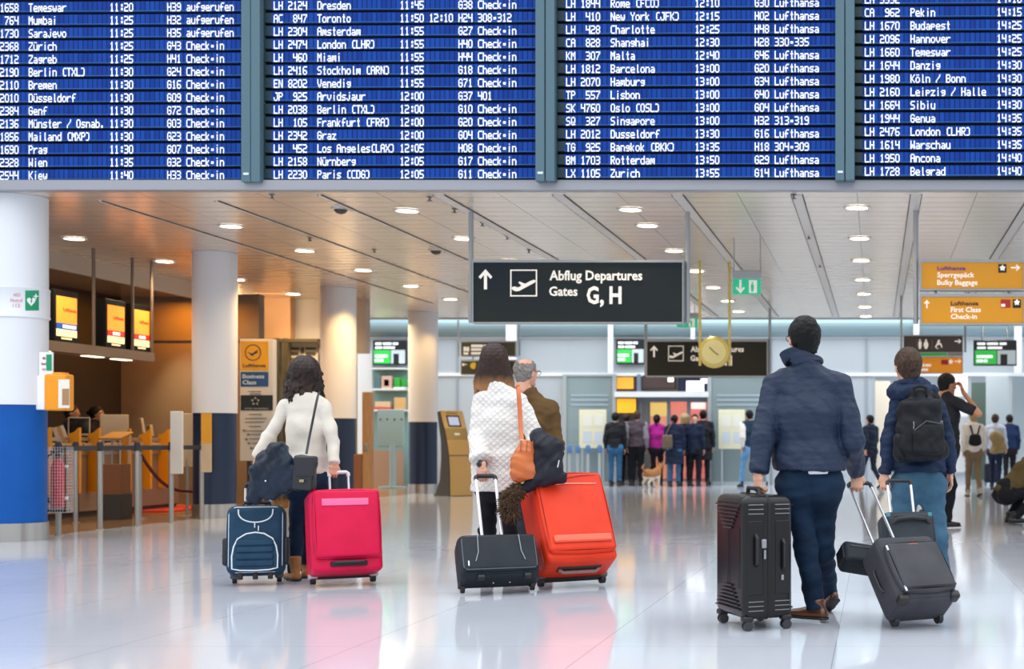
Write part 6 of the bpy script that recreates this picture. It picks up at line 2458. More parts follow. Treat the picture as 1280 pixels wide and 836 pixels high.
# crouching person at the right edge
j = dict(head=V3(0, 0.38, 0.93), look=(0, 0.8, -0.6), sl=V3(-0.18, 0.25, 0.78), sr=V3(0.18, 0.25, 0.78), el=V3(-0.24, 0.46, 0.56), er=V3(0.24, 0.46, 0.56), wl=V3(-0.14, 0.66, 0.46), wr=V3(0.14, 0.66, 0.46),
         hl=V3(-0.10, -0.12, 0.38), hr=V3(0.10, -0.12, 0.38), kl=V3(-0.16, 0.28, 0.50), kr=V3(0.16, 0.30, 0.42), al=V3(-0.13, 0.0, 0.09), ar=V3(0.13, -0.05, 0.10), tl=(-0.2, 1, 0), tr=(0.2, 1, 0))
crowd('person crouching at the right picture edge in an olive jacket', 1268, 655, 1.75, -1.25, fabric('olive_jacket', '#54452a', '#5f5032', 0.85), C_BLACKT, hr_('short', H_BLACK), j=j, tp=dict(hem=0.0, hemw=0.18, puff=0.03), res=0.013, tr=dict(w=1.0))
# check-in clerks sitting behind the counters
def sit(H):
    S = H / 1.75
    j = stand(H)
    for k in ('head', 'sl', 'sr', 'el', 'er', 'wl', 'wr', 'hl', 'hr'):
        j[k] = j[k] - V3(0, 0, 0.09)
    j.update(kl=V3(-0.1, 0.36, 0.76), kr=V3(0.1, 0.36, 0.76), al=V3(-0.1, 0.30, 0.30), ar=V3(0.1, 0.30, 0.30), wl=V3(-0.12, 0.34, 1.09), wr=V3(0.12, 0.34, 1.09), el=V3(-0.23, 0.08, 1.04), er=V3(0.23, 0.08, 1.04), gl=0.3, gr=0.3, fl=V3(0.2, 1, 0), fr=V3(-0.2, 1, 0), dl=V3(0, 0, 1), dr=V3(0, 0, 1))
    return j


for lab, px, d, rz, hair in (('dark haired clerk in a black uniform behind the middle counter', 119, 18.75, -1.45, hr_('bun', H_BLACK)), ('clerk in a black uniform half hidden by the orange cabinet', 88, 17.75, -1.35, hr_('short', H_DARK))):
    x = X(px, d) if False else -11.98
    jj = sit(1.66)
    r = figure('person', lab, (-11.98, d * (X(px, 1) and 1) , 0), jj, 1.66, dict(male=False, hair=hair, trousers=dict(mat=C_BLACKT), top=dict(mat=fabric('clerk_black', '#16161c', None), puff=0.018, hem=-0.02), shoes=dict(mat=SH_BLACK), skin=M_SKIN_TAN, eyes=True), 0.014, rz)
    # the sight line through the picture point meets the seat row there
    dd = -11.98 * FPX / (px - CXP)
    r.location = (-11.98, dd, 0)
    c = thing('clerk_stool', 'high dark stool under the %s' % ('dark haired clerk' if px > 100 else 'half hidden clerk'), 'stool', (-11.98, dd, 0))
    MB().rbox((0, 0, 0.66), (0.36, 0.36, 0.06), 0.028).build('seat', M_DARK, c, True)
    MB().cyl((0, 0, 0.03), (0, 0, 0.64), 0.03).build('column', M_POST, c, True)
    MB().lathe([(0.24, 0), (0.24, 0.02), (0.04, 0.04)], 24).build('base', M_DARK, c, True)
    MB().tube([(0.2 * math.cos(a), 0.2 * math.sin(a), 0.2) for a in np.linspace(0, 6.283, 24)[:-1]], 0.012, 8, True).build('foot_ring', M_POST, c, True)

# dog by the waiting group
dg = thing('dog', 'tan and white dog standing behind the waiting group', 'dog', (X(815, 30.6), 30.6, 0), -0.45)
dg.scale = (0.88, 0.88, 0.88)
pr = [Seg((0, -0.22, 0.36), (0, 0.0, 0.34), 0.10, 0.095, 0.12, 0.11, u=(1, 0, 0), k=0.05), Seg((0, 0.0, 0.34), (0, 0.22, 0.36), 0.095, 0.105, 0.11, 0.145, u=(1, 0, 0), k=0.05),
      Seg((0, 0.24, 0.40), (0, 0.36, 0.53), 0.075, 0.055, k=0.04), Ball((0, 0.40, 0.56), (0.062, 0.075, 0.06), 0.03), Seg((0, 0.44, 0.55), (0, 0.53, 0.53), 0.035, 0.022, k=0.02),
      Seg((0, -0.30, 0.40), (0, -0.42, 0.52), 0.03, 0.022, k=0.03), Seg((0, -0.42, 0.52), (0, -0.36, 0.60), 0.026, 0.015, k=0.02)]
for s in (-1, 1):
    pr += [Seg((s * 0.07, -0.22, 0.34), (s * 0.085, -0.16, 0.22), 0.07, 0.045, k=0.03), Seg((s * 0.085, -0.16, 0.22), (s * 0.085, -0.27, 0.13), 0.04, 0.024, k=0.02), Seg((s * 0.085, -0.27, 0.13), (s * 0.085, -0.25, 0.03), 0.022, 0.02, k=0.015), Seg((s * 0.085, -0.25, 0.022), (s * 0.085, -0.20, 0.02), 0.024, 0.022, k=0.01),
           Seg((s * 0.07, 0.20, 0.32), (s * 0.075, 0.18, 0.17), 0.05, 0.028, k=0.03), Seg((s * 0.075, 0.18, 0.17), (s * 0.075, 0.20, 0.03), 0.025, 0.02, k=0.015), Seg((s * 0.075, 0.20, 0.022), (s * 0.075, 0.245, 0.02), 0.024, 0.022, k=0.01),
           Seg((s * 0.05, 0.385, 0.60), (s * 0.062, 0.37, 0.665), 0.026, 0.006, 0.014, 0.006, u=(1, 0, 0), k=0.012)]
m_, nt_, b_ = node_mat('dog_coat', 0.9)
tc_, x_, y_, z_ = ncoord(nt_)
f_ = nmath(nt_, 'LESS_THAN', nmath(nt_, 'ADD', z_, nmath(nt_, 'MULTIPLY', nnoise(nt_, tc_, 9), 0.16)), 0.36)
nt_.links.new(nmix(nt_, f_, lin('#a8713f'), lin('#e2d4c0')), b_.inputs['Base Color'])
nbump(nt_, b_, nnoise(nt_, tc_, 70), 0.6)
solid_obj('body', pr, 0.009, m_, dg, folds(0.008, 60, 3))
qq = MB()
qq.sphere((0, 0.545, 0.535), 0.013, 10)
qq.build('nose', M_SCREEN, dg, True)
for s in (-1, 1):
    qq = MB()
    qq.sphere((s * 0.035, 0.455, 0.58), 0.009, 10)
    qq.build('eye', M_SCREEN, dg, True)
# ================================================================== luggage and bags
M_WHEEL = mat('wheel_black', '#1b1b1d', 0.45)
M_ALUR = mat('rail_aluminium', '#dcdee2', 0.25, 0.6)
M_ZIP = mat('zip_dark', '#1c1c22', 0.5)


def rrpath(x0, x1, z0, z1, r, y, n=5):
    pts = []
    for cx, cz, a0 in ((x1 - r, z1 - r, 0), (x0 + r, z1 - r, 90), (x0 + r, z0 + r, 180), (x1 - r, z0 + r, 270)):
        for i in range(n + 1):
            a = math.radians(a0 + 90 * i / n)
            pts.append((cx + r * math.cos(a), y, cz + r * math.sin(a)))
    return pts


def case_root(name, label, px, py, yaw, tilt, cat='suitcase'):
    d = DF(py)
    r = thing(name, label, cat, (X(px, d), d, 0))
    r.rotation_euler = (Matrix.Rotation(math.radians(yaw), 3, 'Z') @ Matrix.Rotation(-math.radians(tilt), 3, 'X')).to_euler()
    r['_m'] = 0
    del r['_m']
    M = Matrix.Translation(r.location) @ r.rotation_euler.to_matrix().to_4x4()
    return r, M


def part(root, nm, m, fn, smooth=True):
    q = MB()
    fn(q)
    return q.build(nm, m, root, smooth)


def rails(root, W2, z0, z1, y, m, grip_m, grip_r=0.014, r=0.009):
    for s in (-1, 1):
        part(root, 'handle_rail', m, lambda q: q.cyl((s * W2, y, z0), (s * W2, y, z1), r, seg=12))
    part(root, 'handle_grip', grip_m, lambda q: q.tube([(-W2, y, z1 - 0.025), (-W2, y, z1 - 0.004), (-W2 + 0.012, y, z1 + 0.006), (W2 - 0.012, y, z1 + 0.006), (W2, y, z1 - 0.004), (W2, y, z1 - 0.025)], grip_r, 12))


def wheels(root, xs, y, rad, w=0.03, house=True, hm=None):
    for x in xs:
        wo = part(root, 'wheel', M_WHEEL, lambda q: q.cyl((x - w / 2, y, rad), (x + w / 2, y, rad), rad, seg=20))
        if house:
            part(root, 'wheel_housing', hm or mat('housing_grey_plastic', '#55565b', 0.45), lambda q: q.rbox((x, y - 0.012, rad * 1.75), (w + 0.03, rad * 2.1, rad * 1.5), 0.012))


def strap_handle(q, a, b, h, y, r=0.010):
    a, b = Vector(a), Vector(b)
    n = 9
    pts = [a.lerp(b, i / (n - 1)) + Vector((0, -h * math.sin(math.pi * min(1, max(0, i / (n - 1)))) ** 0.5, 0)) for i in range(n)]
    q.tube(pts, r, 8, flat=1.0)


# ---- blue case with white piping (ray turned 21 deg to the left)
M_BLUEF = fabric('blue_nylon', '#18374f', '#1e4159', 0.6, 120, 0.2)
M_PIPE = mat('piping_white', '#d5dde2', 0.4)
r, M = case_root('suitcase', 'dark blue suitcase with white piping, left of the cream sweater person', 322, 728.6, 20, 8)
W, D, H0, H = 0.385, 0.23, 0.055, 0.50
part(r, 'body', M_BLUEF, lambda q: q.rbox((0, -D / 2, H0 + H / 2), (W, D, H), 0.055, seg=5, bulge=0.008))
for k in range(4):
    part(r, 'quilted_rib', M_BLUEF, lambda q: q.rbox((0, -D - 0.034, H0 + 0.075 + 0.05 * k), (W * 0.64, 0.018, 0.040), 0.0085))
o_ = [(-0.15, H0 + 0.04), (-0.152, H0 + 0.13), (-0.14, H0 + 0.20), (-0.115, H0 + 0.255), (-0.06, H0 + 0.29), (0, H0 + 0.30), (0.06, H0 + 0.29), (0.115, H0 + 0.255), (0.14, H0 + 0.20), (0.152, H0 + 0.13), (0.15, H0 + 0.04), (0.10, H0 + 0.028), (0, H0 + 0.024), (-0.10, H0 + 0.028)]
part(r, 'front_pocket', M_BLUEF, lambda q: q.prism([(x * 0.99, z) for x, z in o_], 0.045, Matrix.Translation((0, -D - 0.032, 0))))
part(r, 'pocket_piping', M_PIPE, lambda q: q.tube([(x, -D - 0.031, z) for x, z in o_], 0.0055, 8, True))
part(r, 'flap_piping', M_PIPE, lambda q: q.tube([(0.115 * math.sin(a), -D - 0.008, H0 + 0.46 - 0.085 * math.cos(a) ** 0.8) if abs(a) < 1.55 else (0.115 * math.copysign(1, a), -D - 0.004, H0 + 0.47) for a in np.linspace(-1.57, 1.57, 17)], 0.005, 8))
part(r, 'edge_piping', M_PIPE, lambda q: q.tube(rrpath(-W / 2 + 0.015, W / 2 - 0.015, H0 + 0.015, H0 + H - 0.012, 0.055, -D + 0.02), 0.004, 8, True))
for sx in (-0.005, 0.02):
    part(r, 'zip_pull', M_PIPE, lambda q: q.rbox((sx, -D - 0.014, H0 + 0.35 - sx), (0.008, 0.006, 0.04), 0.003))
part(r, 'top_handle', M_ZIP, lambda q: q.tube([(-0.09, -D / 2, H0 + H - 0.005), (-0.085, -D / 2, H0 + H + 0.03), (0.085, -D / 2, H0 + H + 0.03), (0.09, -D / 2, H0 + H - 0.005)], 0.013, 10))
for s in (-1, 1):
    part(r, 'side_pocket', M_ZIP, lambda q: q.rbox((s * (W / 2 + 0.01), -D / 2, H0 + 0.17), (0.04, D * 0.7, 0.2), 0.018))
rails(r, 0.085, H0 + H - 0.02, H0 + H + 0.17, -0.05, M_ALUR, M_ZIP)
wheels(r, (-0.15, 0.15), -0.035, 0.032)
for s in (-0.1, 0, 0.1):
    part(r, 'foot', M_WHEEL, lambda q: q.rbox((s, -D + 0.03, 0.043), (0.035, 0.035, 0.05), 0.008))

# ---- pink case
M_PINK = fabric('pink_nylon', '#d40e46', '#cb0b40', 0.42, 150, 0.15)
r, M = case_root('suitcase', 'large crimson pink suitcase, right of the cream sweater person', 428, 729.8, 31, 14)
W, D, H0, H = 0.485, 0.27, 0.05, 0.605
part(r, 'body', M_PINK, lambda q: q.rbox((0, -D / 2, H0 + H / 2), (W, D, H), 0.035, seg=4, bulge=0.006))
part(r, 'front_panel', M_PINK, lambda q: q.rbox((0.005, -D - 0.012, H0 + 0.345), (W * 0.93, 0.06, 0.50), 0.028, seg=4, bulge=0.008))
part(r, 'pocket_flap', mat('pink_sheen', '#ee5f95', 0.25, coat=0.4), lambda q: q.rbox((-0.01, -D - 0.048, H0 + 0.50), (W * 0.66, 0.01, 0.052), 0.0045))
part(r, 'panel_zip', M_ZIP, lambda q: q.tube(rrpath(-W * 0.455, W * 0.46, H0 + 0.115, H0 + 0.585, 0.05, -D - 0.004), 0.006, 8, True))
part(r, 'expansion_zip', mat('zip_pink', '#a80d3a', 0.5), lambda q: q.tube(rrpath(-W / 2 + 0.001, W / 2 - 0.001, H0 + 0.01, H0 + H - 0.01, 0.04, -D * 0.62), 0.006, 8, True))
part(r, 'bottom_handle', M_ZIP, lambda q: q.rbox((0.005, -D - 0.010, H0 + 0.055), (W * 0.52, 0.03, 0.036), 0.012))
part(r, 'handle_strap', M_ZIP, lambda q: q.tube([(-0.11, -D - 0.02, H0 + 0.055), (-0.09, -D - 0.04, H0 + 0.06), (0.10, -D - 0.04, H0 + 0.06), (0.12, -D - 0.02, H0 + 0.055)], 0.011, 8))
part(r, 'zip_pull', M_ALUR, lambda q: q.rbox((W * 0.455, -D - 0.02, H0 + 0.25), (0.008, 0.008, 0.06), 0.003))
part(r, 'zip_pull', M_ALUR, lambda q: q.rbox((W * 0.445, -D - 0.022, H0 + 0.30), (0.008, 0.008, 0.05), 0.003))
part(r, 'top_handle', M_PINK, lambda q: q.rbox((0, -D / 2, H0 + H + 0.012), (0.2, 0.03, 0.022), 0.010))
rails(r, 0.066, H0 + H - 0.02, H0 + H + 0.17, -0.045, M_ALUR, mat('grip_white', '#d8d6d6', 0.4))
wheels(r, (-W / 2 + 0.035, W / 2 - 0.035), -0.04, 0.036, 0.034, True, mat('corner_guard', '#b9b6b8', 0.4, 0.3))
part(r, 'base_bar', M_WHEEL, lambda q: q.rbox((0, -0.05, H0 - 0.004), (W * 0.8, 0.05, 0.022), 0.008))

# ---- small black trolley
M_BLK = fabric('black_nylon', '#1d232a', '#23292f', 0.55, 140, 0.2)
r, M = case_root('suitcase', 'small wide black trolley case behind the white knit coat person', 622, 741.5, 25, 35)
W, D, H0, H = 0.53, 0.21, 0.03, 0.335
part(r, 'body', M_BLK, lambda q: q.rbox((0, -D / 2, H0 + H / 2), (W, D, H), 0.05, seg=5, bulge=0.006))
part(r, 'front_pocket', M_BLK, lambda q: q.rbox((0, -D - 0.008, H0 + 0.165), (W * 0.94, 0.04, 0.27), 0.02, seg=4, bulge=0.008))
part(r, 'pocket_zip', mat('zip_grey', '#4b525a', 0.5), lambda q: q.tube(rrpath(-W * 0.46, W * 0.46, H0 + 0.035, H0 + 0.29, 0.03, -D - 0.022), 0.004, 8, True))
for s in (-1, 1):
    part(r, 'piping_strip', mat('strip_silver', '#7f878d', 0.4), lambda q: q.tube([(s * W * 0.26, -D - 0.036, H0 + 0.29), (s * W * 0.27, -D - 0.038, H0 + 0.16), (s * W * 0.31, -D - 0.036, H0 + 0.09)], 0.004, 6))
part(r, 'zip_pull', M_ALUR, lambda q: q.rbox((-W * 0.40, -D - 0.034, H0 + 0.075), (0.01, 0.008, 0.04), 0.003, TR((0, 0, 0))))
for sx in (-0.13, 0.18):
    part(r, 'bottom_clip', M_WHEEL, lambda q: q.rbox((sx, -D + 0.03, H0 + 0.0), (0.05, 0.05, 0.03), 0.008))
for sx in (-0.04, 0.07):
    part(r, 'stud', M_ALUR, lambda q: q.sphere((sx, -D * 0.5, H0 - 0.004), 0.006, 8))
part(r, 'top_handle', M_BLK, lambda q: q.tube([(-0.1, -D / 2, H0 + H), (-0.09, -D / 2, H0 + H + 0.025), (0.09, -D / 2, H0 + H + 0.025), (0.1, -D / 2, H0 + H)], 0.012, 8))
rails(r, 0.068, H0 + H - 0.02, 0.945, -0.03, mat('rail_white', '#e6e7ea', 0.3, 0.3), M_ZIP, 0.016, 0.011)
wheels(r, (-W / 2 + 0.03, W / 2 - 0.03), -0.03, 0.036, 0.026, True, M_WHEEL)

# ---- orange case
M_ORG = fabric('orange_nylon', '#e03c1f', '#d7361b', 0.4, 150, 0.12)
r, M = case_root('suitcase', 'large orange red suitcase leaning to the left, beside the small black trolley', 714, 733.2, 33, 32)
W, D, H0, H = 0.52, 0.34, 0.045, 0.70
part(r, 'body', M_ORG, lambda q: q.rbox((0, -D / 2, H0 + H / 2), (W, D, H), 0.04, seg=4, bulge=0.008))
part(r, 'front_panel', M_ORG, lambda q: q.rbox((0.0, -D - 0.010, H0 + 0.37), (W * 0.95, 0.07, 0.64), 0.032, seg=4, bulge=0.012))
part(r, 'lower_fold', mat('orange_sheen', '#ea5534', 0.3, coat=0.3), lambda q: q.rbox((0.0, -D - 0.055, H0 + 0.14), (W * 0.82, 0.03, 0.06), 0.014, seg=4))
part(r, 'panel_zip', mat('zip_brown', '#6b3430', 0.5), lambda q: q.tube(rrpath(-W * 0.475, W * 0.475, H0 + 0.055, H0 + 0.685, 0.05, -D - 0.006), 0.006, 8, True))
part(r, 'expansion_zip', mat('zip_orange', '#b8331d', 0.5), lambda q: q.tube(rrpath(-W / 2 - 0.001, W / 2 + 0.001, H0 + 0.01, H0 + H - 0.01, 0.04, -D * 0.72), 0.006, 8, True))
part(r, 'edge_piping', M_ZIP, lambda q: q.tube([(-W / 2 + 0.04, -D * 0.4, H0 + H + 0.001), (0, -D * 0.4, H0 + H + 0.012), (W / 2 - 0.04, -D * 0.4, H0 + H + 0.001)], 0.007, 8))
part(r, 'pocket_zip', mat('zip_silver_orange', '#f29a86', 0.3), lambda q: q.tube([(-W * 0.38, -D - 0.048, H0 + 0.575), (-W * 0.1, -D - 0.056, H0 + 0.585), (W * 0.36, -D - 0.05, H0 + 0.585)], 0.005, 8))
part(r, 'top_zip', mat('zip_orange', '#b8331d'), lambda q: q.tube([(-W * 0.40, -D - 0.044, H0 + 0.66), (-W * 0.1, -D - 0.05, H0 + 0.63), (W * 0.15, -D - 0.05, H0 + 0.655), (W * 0.38, -D - 0.044, H0 + 0.66)], 0.005, 8))
part(r, 'zip_pull', M_ALUR, lambda q: q.rbox((-W * 0.46, -D - 0.02, H0 + 0.63), (0.016, 0.01, 0.06), 0.004))
part(r, 'bottom_recess', mat('recess_dark', '#3b2a2c', 0.6), lambda q: q.rbox((0.0, -D * 0.62, H0 - 0.002), (W * 0.62, 0.075, 0.02), 0.008))
part(r, 'bottom_handle', mat('handle_grey', '#8d6a66', 0.5), lambda q: q.tube([(-0.15, -D * 0.62, H0 - 0.008), (-0.12, -D * 0.60, H0 - 0.03), (0.12, -D * 0.60, H0 - 0.03), (0.15, -D * 0.62, H0 - 0.008)], 0.013, 8))
part(r, 'base_bar', M_WHEEL, lambda q: q.rbox((0, -0.05, H0 - 0.004), (W * 0.86, 0.06, 0.022), 0.008))
rails(r, 0.11, H0 + H - 0.03, H0 + H + 0.10, -0.05, M_ALUR, M_ZIP)
wheels(r, (-W / 2 + 0.03, W / 2 - 0.03), -0.035, 0.036, 0.034, True, mat('housing_grey_plastic', '#55565b'))

# ---- black hard shell
M_SHELL = mat('shell_graphite', '#17171a', 0.28, 0.0, coat=0.1, spec=0.3, bump=(400, 0.05))
d = DF(781)
r = thing('suitcase', 'tall black hard-shell suitcase with ribbed corners held by the navy jacket person', 'suitcase', (X(942, 7.74), 7.74, 0), math.radians(-63))
W, D, H0, H = 0.46, 0.30, 0.062, 0.685
part(r, 'shell', M_SHELL, lambda q: q.rbox((0, 0, H0 + H / 2), (W, D, H), 0.05, seg=5))
part(r, 'zip_seam', mat('seam_black', '#101013', 0.6), lambda q: q.tube(rrpath(-W / 2 + 0.002, W / 2 - 0.002, H0 + 0.002, H0 + H - 0.002, 0.05, 0.0), 0.009, 8, True))
for s in (-1, 1):
    for k in range(7):
        part(r, 'rib', M_SHELL, lambda q: q.rbox((0, s * (D / 2 + 0.008), H0 + H - 0.055 - 0.021 * k), (W * (0.80 - 0.085 * k), 0.012, 0.010), 0.0045))
        part(r, 'rib', M_SHELL, lambda q: q.rbox((0, s * (D / 2 + 0.008), H0 + 0.055 + 0.021 * k), (W * (0.80 - 0.085 * k), 0.012, 0.010), 0.0045))
    for t in (-1, 1):
        for zz in (H - 0.05, H - 0.075, H - 0.10, 0.10, 0.075, 0.05):
            part(r, 'side_rib', mat('rib_highlight', '#6d6e73', 0.2, 0.3, coat=0.5), lambda q: q.rbox((s * (W / 2 + 0.001), t * D * 0.26, H0 + zz), (0.010, D * 0.30, 0.006), 0.0028))
        part(r, 'side_panel', M_SHELL, lambda q: q.rbox((s * (W / 2 - 0.002), t * D * 0.27, H0 + H * 0.5), (0.014, D * 0.30, H * 0.60), 0.006))
for s in (-1, 1):
    for k in range(3):
        part(r, 'vertical_groove', mat('seam_black', '#101013'), lambda q: q.rbox(((k - 1) * W * 0.36, s * (D / 2 + 0.006), H0 + H * 0.5), (0.004, 0.003, H * 0.5), 0.001))
part(r, 'side_handle', M_WHEEL, lambda q: q.tube([(W / 2 + 0.004, -D * 0.27, H0 + 0.30), (W / 2 + 0.03, -D * 0.27, H0 + 0.31), (W / 2 + 0.032, -D * 0.27, H0 + 0.45), (W / 2 + 0.004, -D * 0.27, H0 + 0.47)], 0.010, 8))
part(r, 'side_handle_grip', M_WHEEL, lambda q: q.tube([(W / 2 + 0.004, D * 0.27, H0 + 0.27), (W / 2 + 0.028, D * 0.27, H0 + 0.29), (W / 2 + 0.028, D * 0.27, H0 + 0.42), (W / 2 + 0.004, D * 0.27, H0 + 0.44)], 0.011, 8))
part(r, 'lock', mat('lock_steel', '#9a9ca2', 0.3, 0.6), lambda q: q.rbox((W / 2 + 0.008, -0.035, H0 + 0.42), (0.02, 0.03, 0.05), 0.006))
part(r, 'zip_pull', mat('lock_steel', '#9a9ca2'), lambda q: q.rbox((W / 2 + 0.012, -0.03, H0 + 0.36), (0.01, 0.014, 0.05), 0.004))
part(r, 'zip_pull', mat('lock_steel', '#9a9ca2'), lambda q: q.rbox((W / 2 + 0.012, 0.075, H0 + 0.23), (0.01, 0.016, 0.03), 0.004))
part(r, 'top_handle', M_WHEEL, lambda q: q.tube([(-0.09, 0.0, H0 + H - 0.004), (-0.08, 0.0, H0 + H + 0.034), (0.08, 0.0, H0 + H + 0.034), (0.09, 0.0, H0 + H - 0.004)], 0.012, 10))
for sx in (-1, 1):
    for sy in (-1, 1):
        x, y = sx * (W / 2 - 0.04), sy * (D / 2 - 0.035)
        part(r, 'wheel_housing', M_WHEEL, lambda q: q.rbox((x, y, H0 + 0.004), (0.062, 0.062, 0.035), 0.014))
        for t in (-1, 1):
            part(r, 'wheel', mat('wheel_dark_chrome', '#3c3d42', 0.3, 0.4), lambda q: q.cyl((x + 0.005 + t * 0.008, y + t * 0.0, 0.0275), (x + 0.005 + t * 0.022, y, 0.0275), 0.0275, seg=20))

# ---- grey carry-on, tilted, with a black bag over its rails
M_GRY = fabric('graphite_nylon', '#3a3a40', '#424248', 0.6, 150, 0.2)
r, M = case_root('suitcase', 'grey carry-on trolley tilted on two wheels, nearest at the right', 1146, 784, 30, 42)
W, D, H0, H = 0.39, 0.24, 0.03, 0.45
part(r, 'body', M_GRY, lambda q: q.rbox((0, -D / 2, H0 + H / 2), (W, D, H), 0.045, seg=5, bulge=0.008))
part(r, 'front_pocket', M_GRY, lambda q: q.rbox((0, -D - 0.012, H0 + 0.205), (W * 0.90, 0.06, 0.33), 0.028, seg=4, bulge=0.014))
part(r, 'pocket_zip', M_ZIP, lambda q: q.tube(rrpath(-W * 0.43, W * 0.43, H0 + 0.045, H0 + 0.36, 0.04, -D - 0.020), 0.005, 8, True))
part(r, 'orange_trim', mat('trim_orange', '#b5522c', 0.5), lambda q: q.tube([(-W * 0.36, -D - 0.034, H0 + 0.335), (0, -D - 0.044, H0 + 0.345), (W * 0.36, -D - 0.034, H0 + 0.335)], 0.004, 6))
part(r, 'lower_zip', M_ZIP, lambda q: q.tube([(-W * 0.43, -D - 0.036, H0 + 0.06), (0, -D - 0.046, H0 + 0.055), (W * 0.43, -D - 0.036, H0 + 0.06)], 0.006, 6))
for sx, zz in ((-W * 0.44, 0.33), (-W * 0.42, 0.05), (W * 0.36, 0.31)):
    part(r, 'zip_pull', M_ALUR, lambda q: q.rbox((sx, -D - 0.035, H0 + zz), (0.012, 0.01, 0.035), 0.004))
for s in (-1, 1):
    part(r, 'corner_guard', M_WHEEL, lambda q: q.rbox((s * (W / 2 - 0.03), -D + 0.03, H0 + 0.02), (0.065, 0.07, 0.05), 0.018))
part(r, 'side_handle', M_ZIP, lambda q: q.tube([(-W / 2 - 0.006, -D / 2, H0 + 0.14), (-W / 2 - 0.022, -D / 2, H0 + 0.17), (-W / 2 - 0.022, -D / 2, H0 + 0.27), (-W / 2 - 0.006, -D / 2, H0 + 0.30)], 0.010, 8))
part(r, 'top_handle', M_ZIP, lambda q: q.tube([(-0.08, -D / 2, H0 + H), (-0.07, -D / 2, H0 + H + 0.025), (0.07, -D / 2, H0 + H + 0.025), (0.08, -D / 2, H0 + H)], 0.011, 8))
MG, GL = M, 1.03
rails(r, 0.075, H0 + H - 0.03, GL, -0.035, mat('rail_chrome', '#b9bcc2', 0.2, 0.8), M_ZIP, 0.013, 0.0085)
wheels(r, (-W / 2 + 0.05, W / 2 - 0.05), -0.03, 0.034, 0.026, True, M_WHEEL)
grip_w = M @ Vector((0, -0.035, GL))
0 and print('GRIP grey', CXP + grip_w.x * FPX / grip_w.y, CYP - (grip_w.z - CAMH) * FPX / grip_w.y, grip_w.y)
b = thing('bag', 'flat black box shaped bag lying across the rails of the grey carry-on', 'bag', (0, 0, 0))
b.matrix_world = M @ Matrix.Translation((0.05, 0.085, H0 + H + 0.035))
b.rotation_euler = (M.to_3x3() @ Euler((0, math.radians(14), 0)).to_matrix()).to_euler()
q_ = MB()
q_.rbox((0, 0, 0), (0.60, 0.14, 0.15), 0.03, seg=4, bulge=0.006)
q_.build('body', M_BLK, b, True)
part(b, 'zip', mat('zip_grey', '#4b525a'), lambda q: q.tube([(-0.26, -0.072, 0.03), (0, -0.078, 0.034), (0.26, -0.072, 0.03)], 0.004, 6))
part(b, 'end_panel', M_WHEEL, lambda q: q.rbox((-0.30, 0, 0), (0.012, 0.10, 0.10), 0.005))
part(b, 'sleeve_strap', M_ZIP, lambda q: q.rbox((-0.02, 0.073, 0), (0.22, 0.01, 0.09), 0.004))

# ---- dark case behind it, pulled by the backpack man
r, M = case_root('suitcase', 'charcoal trolley case pulled by the backpack person, behind the grey carry-on', 1136, 743, 16, 20)
W, D, H0, H = 0.37, 0.2, 0.04, 0.50
part(r, 'body', fabric('slate_nylon', '#2a3138', '#31383f', 0.6, 150, 0.2), lambda q: q.rbox((0, -D / 2, H0 + H / 2), (W, D, H), 0.05, seg=5, bulge=0.006))
part(r, 'front_panel', MATS['slate_nylon'], lambda q: q.rbox((0, -D - 0.006, H0 + 0.24), (W * 0.86, 0.04, 0.42), 0.02, seg=4, bulge=0.01))
part(r, 'carry_handle', M_ZIP, lambda q: q.tube([(-0.13, -D - 0.02, H0 + 0.40), (-0.10, -D - 0.045, H0 + 0.425), (0, -D - 0.05, H0 + 0.435), (0.10, -D - 0.045, H0 + 0.425), (0.13, -D - 0.02, H0 + 0.40)], 0.013, 8))
part(r, 'panel_zip', M_ZIP, lambda q: q.tube(rrpath(-W * 0.42, W * 0.42, H0 + 0.04, H0 + 0.455, 0.05, -D - 0.012), 0.005, 8, True))
for s in (-1, 1):
    part(r, 'teal_tab', mat('tab_teal', '#3e7d8c', 0.5), lambda q: q.rbox((s * W * 0.4, -D + 0.01, H0 + H - 0.03), (0.03, 0.02, 0.03), 0.006))
rails(r, 0.085, H0 + H - 0.02, 0.80, -0.04, M_ALUR, M_ZIP, 0.014, 0.010)
wheels(r, (-W / 2 + 0.04, W / 2 - 0.04), -0.03, 0.034, 0.03, True, M_WHEEL)
grip_w = M @ Vector((-0.085, -0.04, 0.845))
0 and print('GRIP slate left end', CXP + grip_w.x * FPX / grip_w.y, CYP - (grip_w.z - CAMH) * FPX / grip_w.y, grip_w.y)

# ================================================================== bags and coats that are carried
def WP(px, py, d):
    return np.array(P(px, py, d)[:])


def soft_thing(name, label, cat, px, py, d):
    o = thing(name, label, cat, P(px, py, d))
    return o, (lambda a, b, dd=0.0: WP(a, b, d + dd) - np.array(o.location[:]))


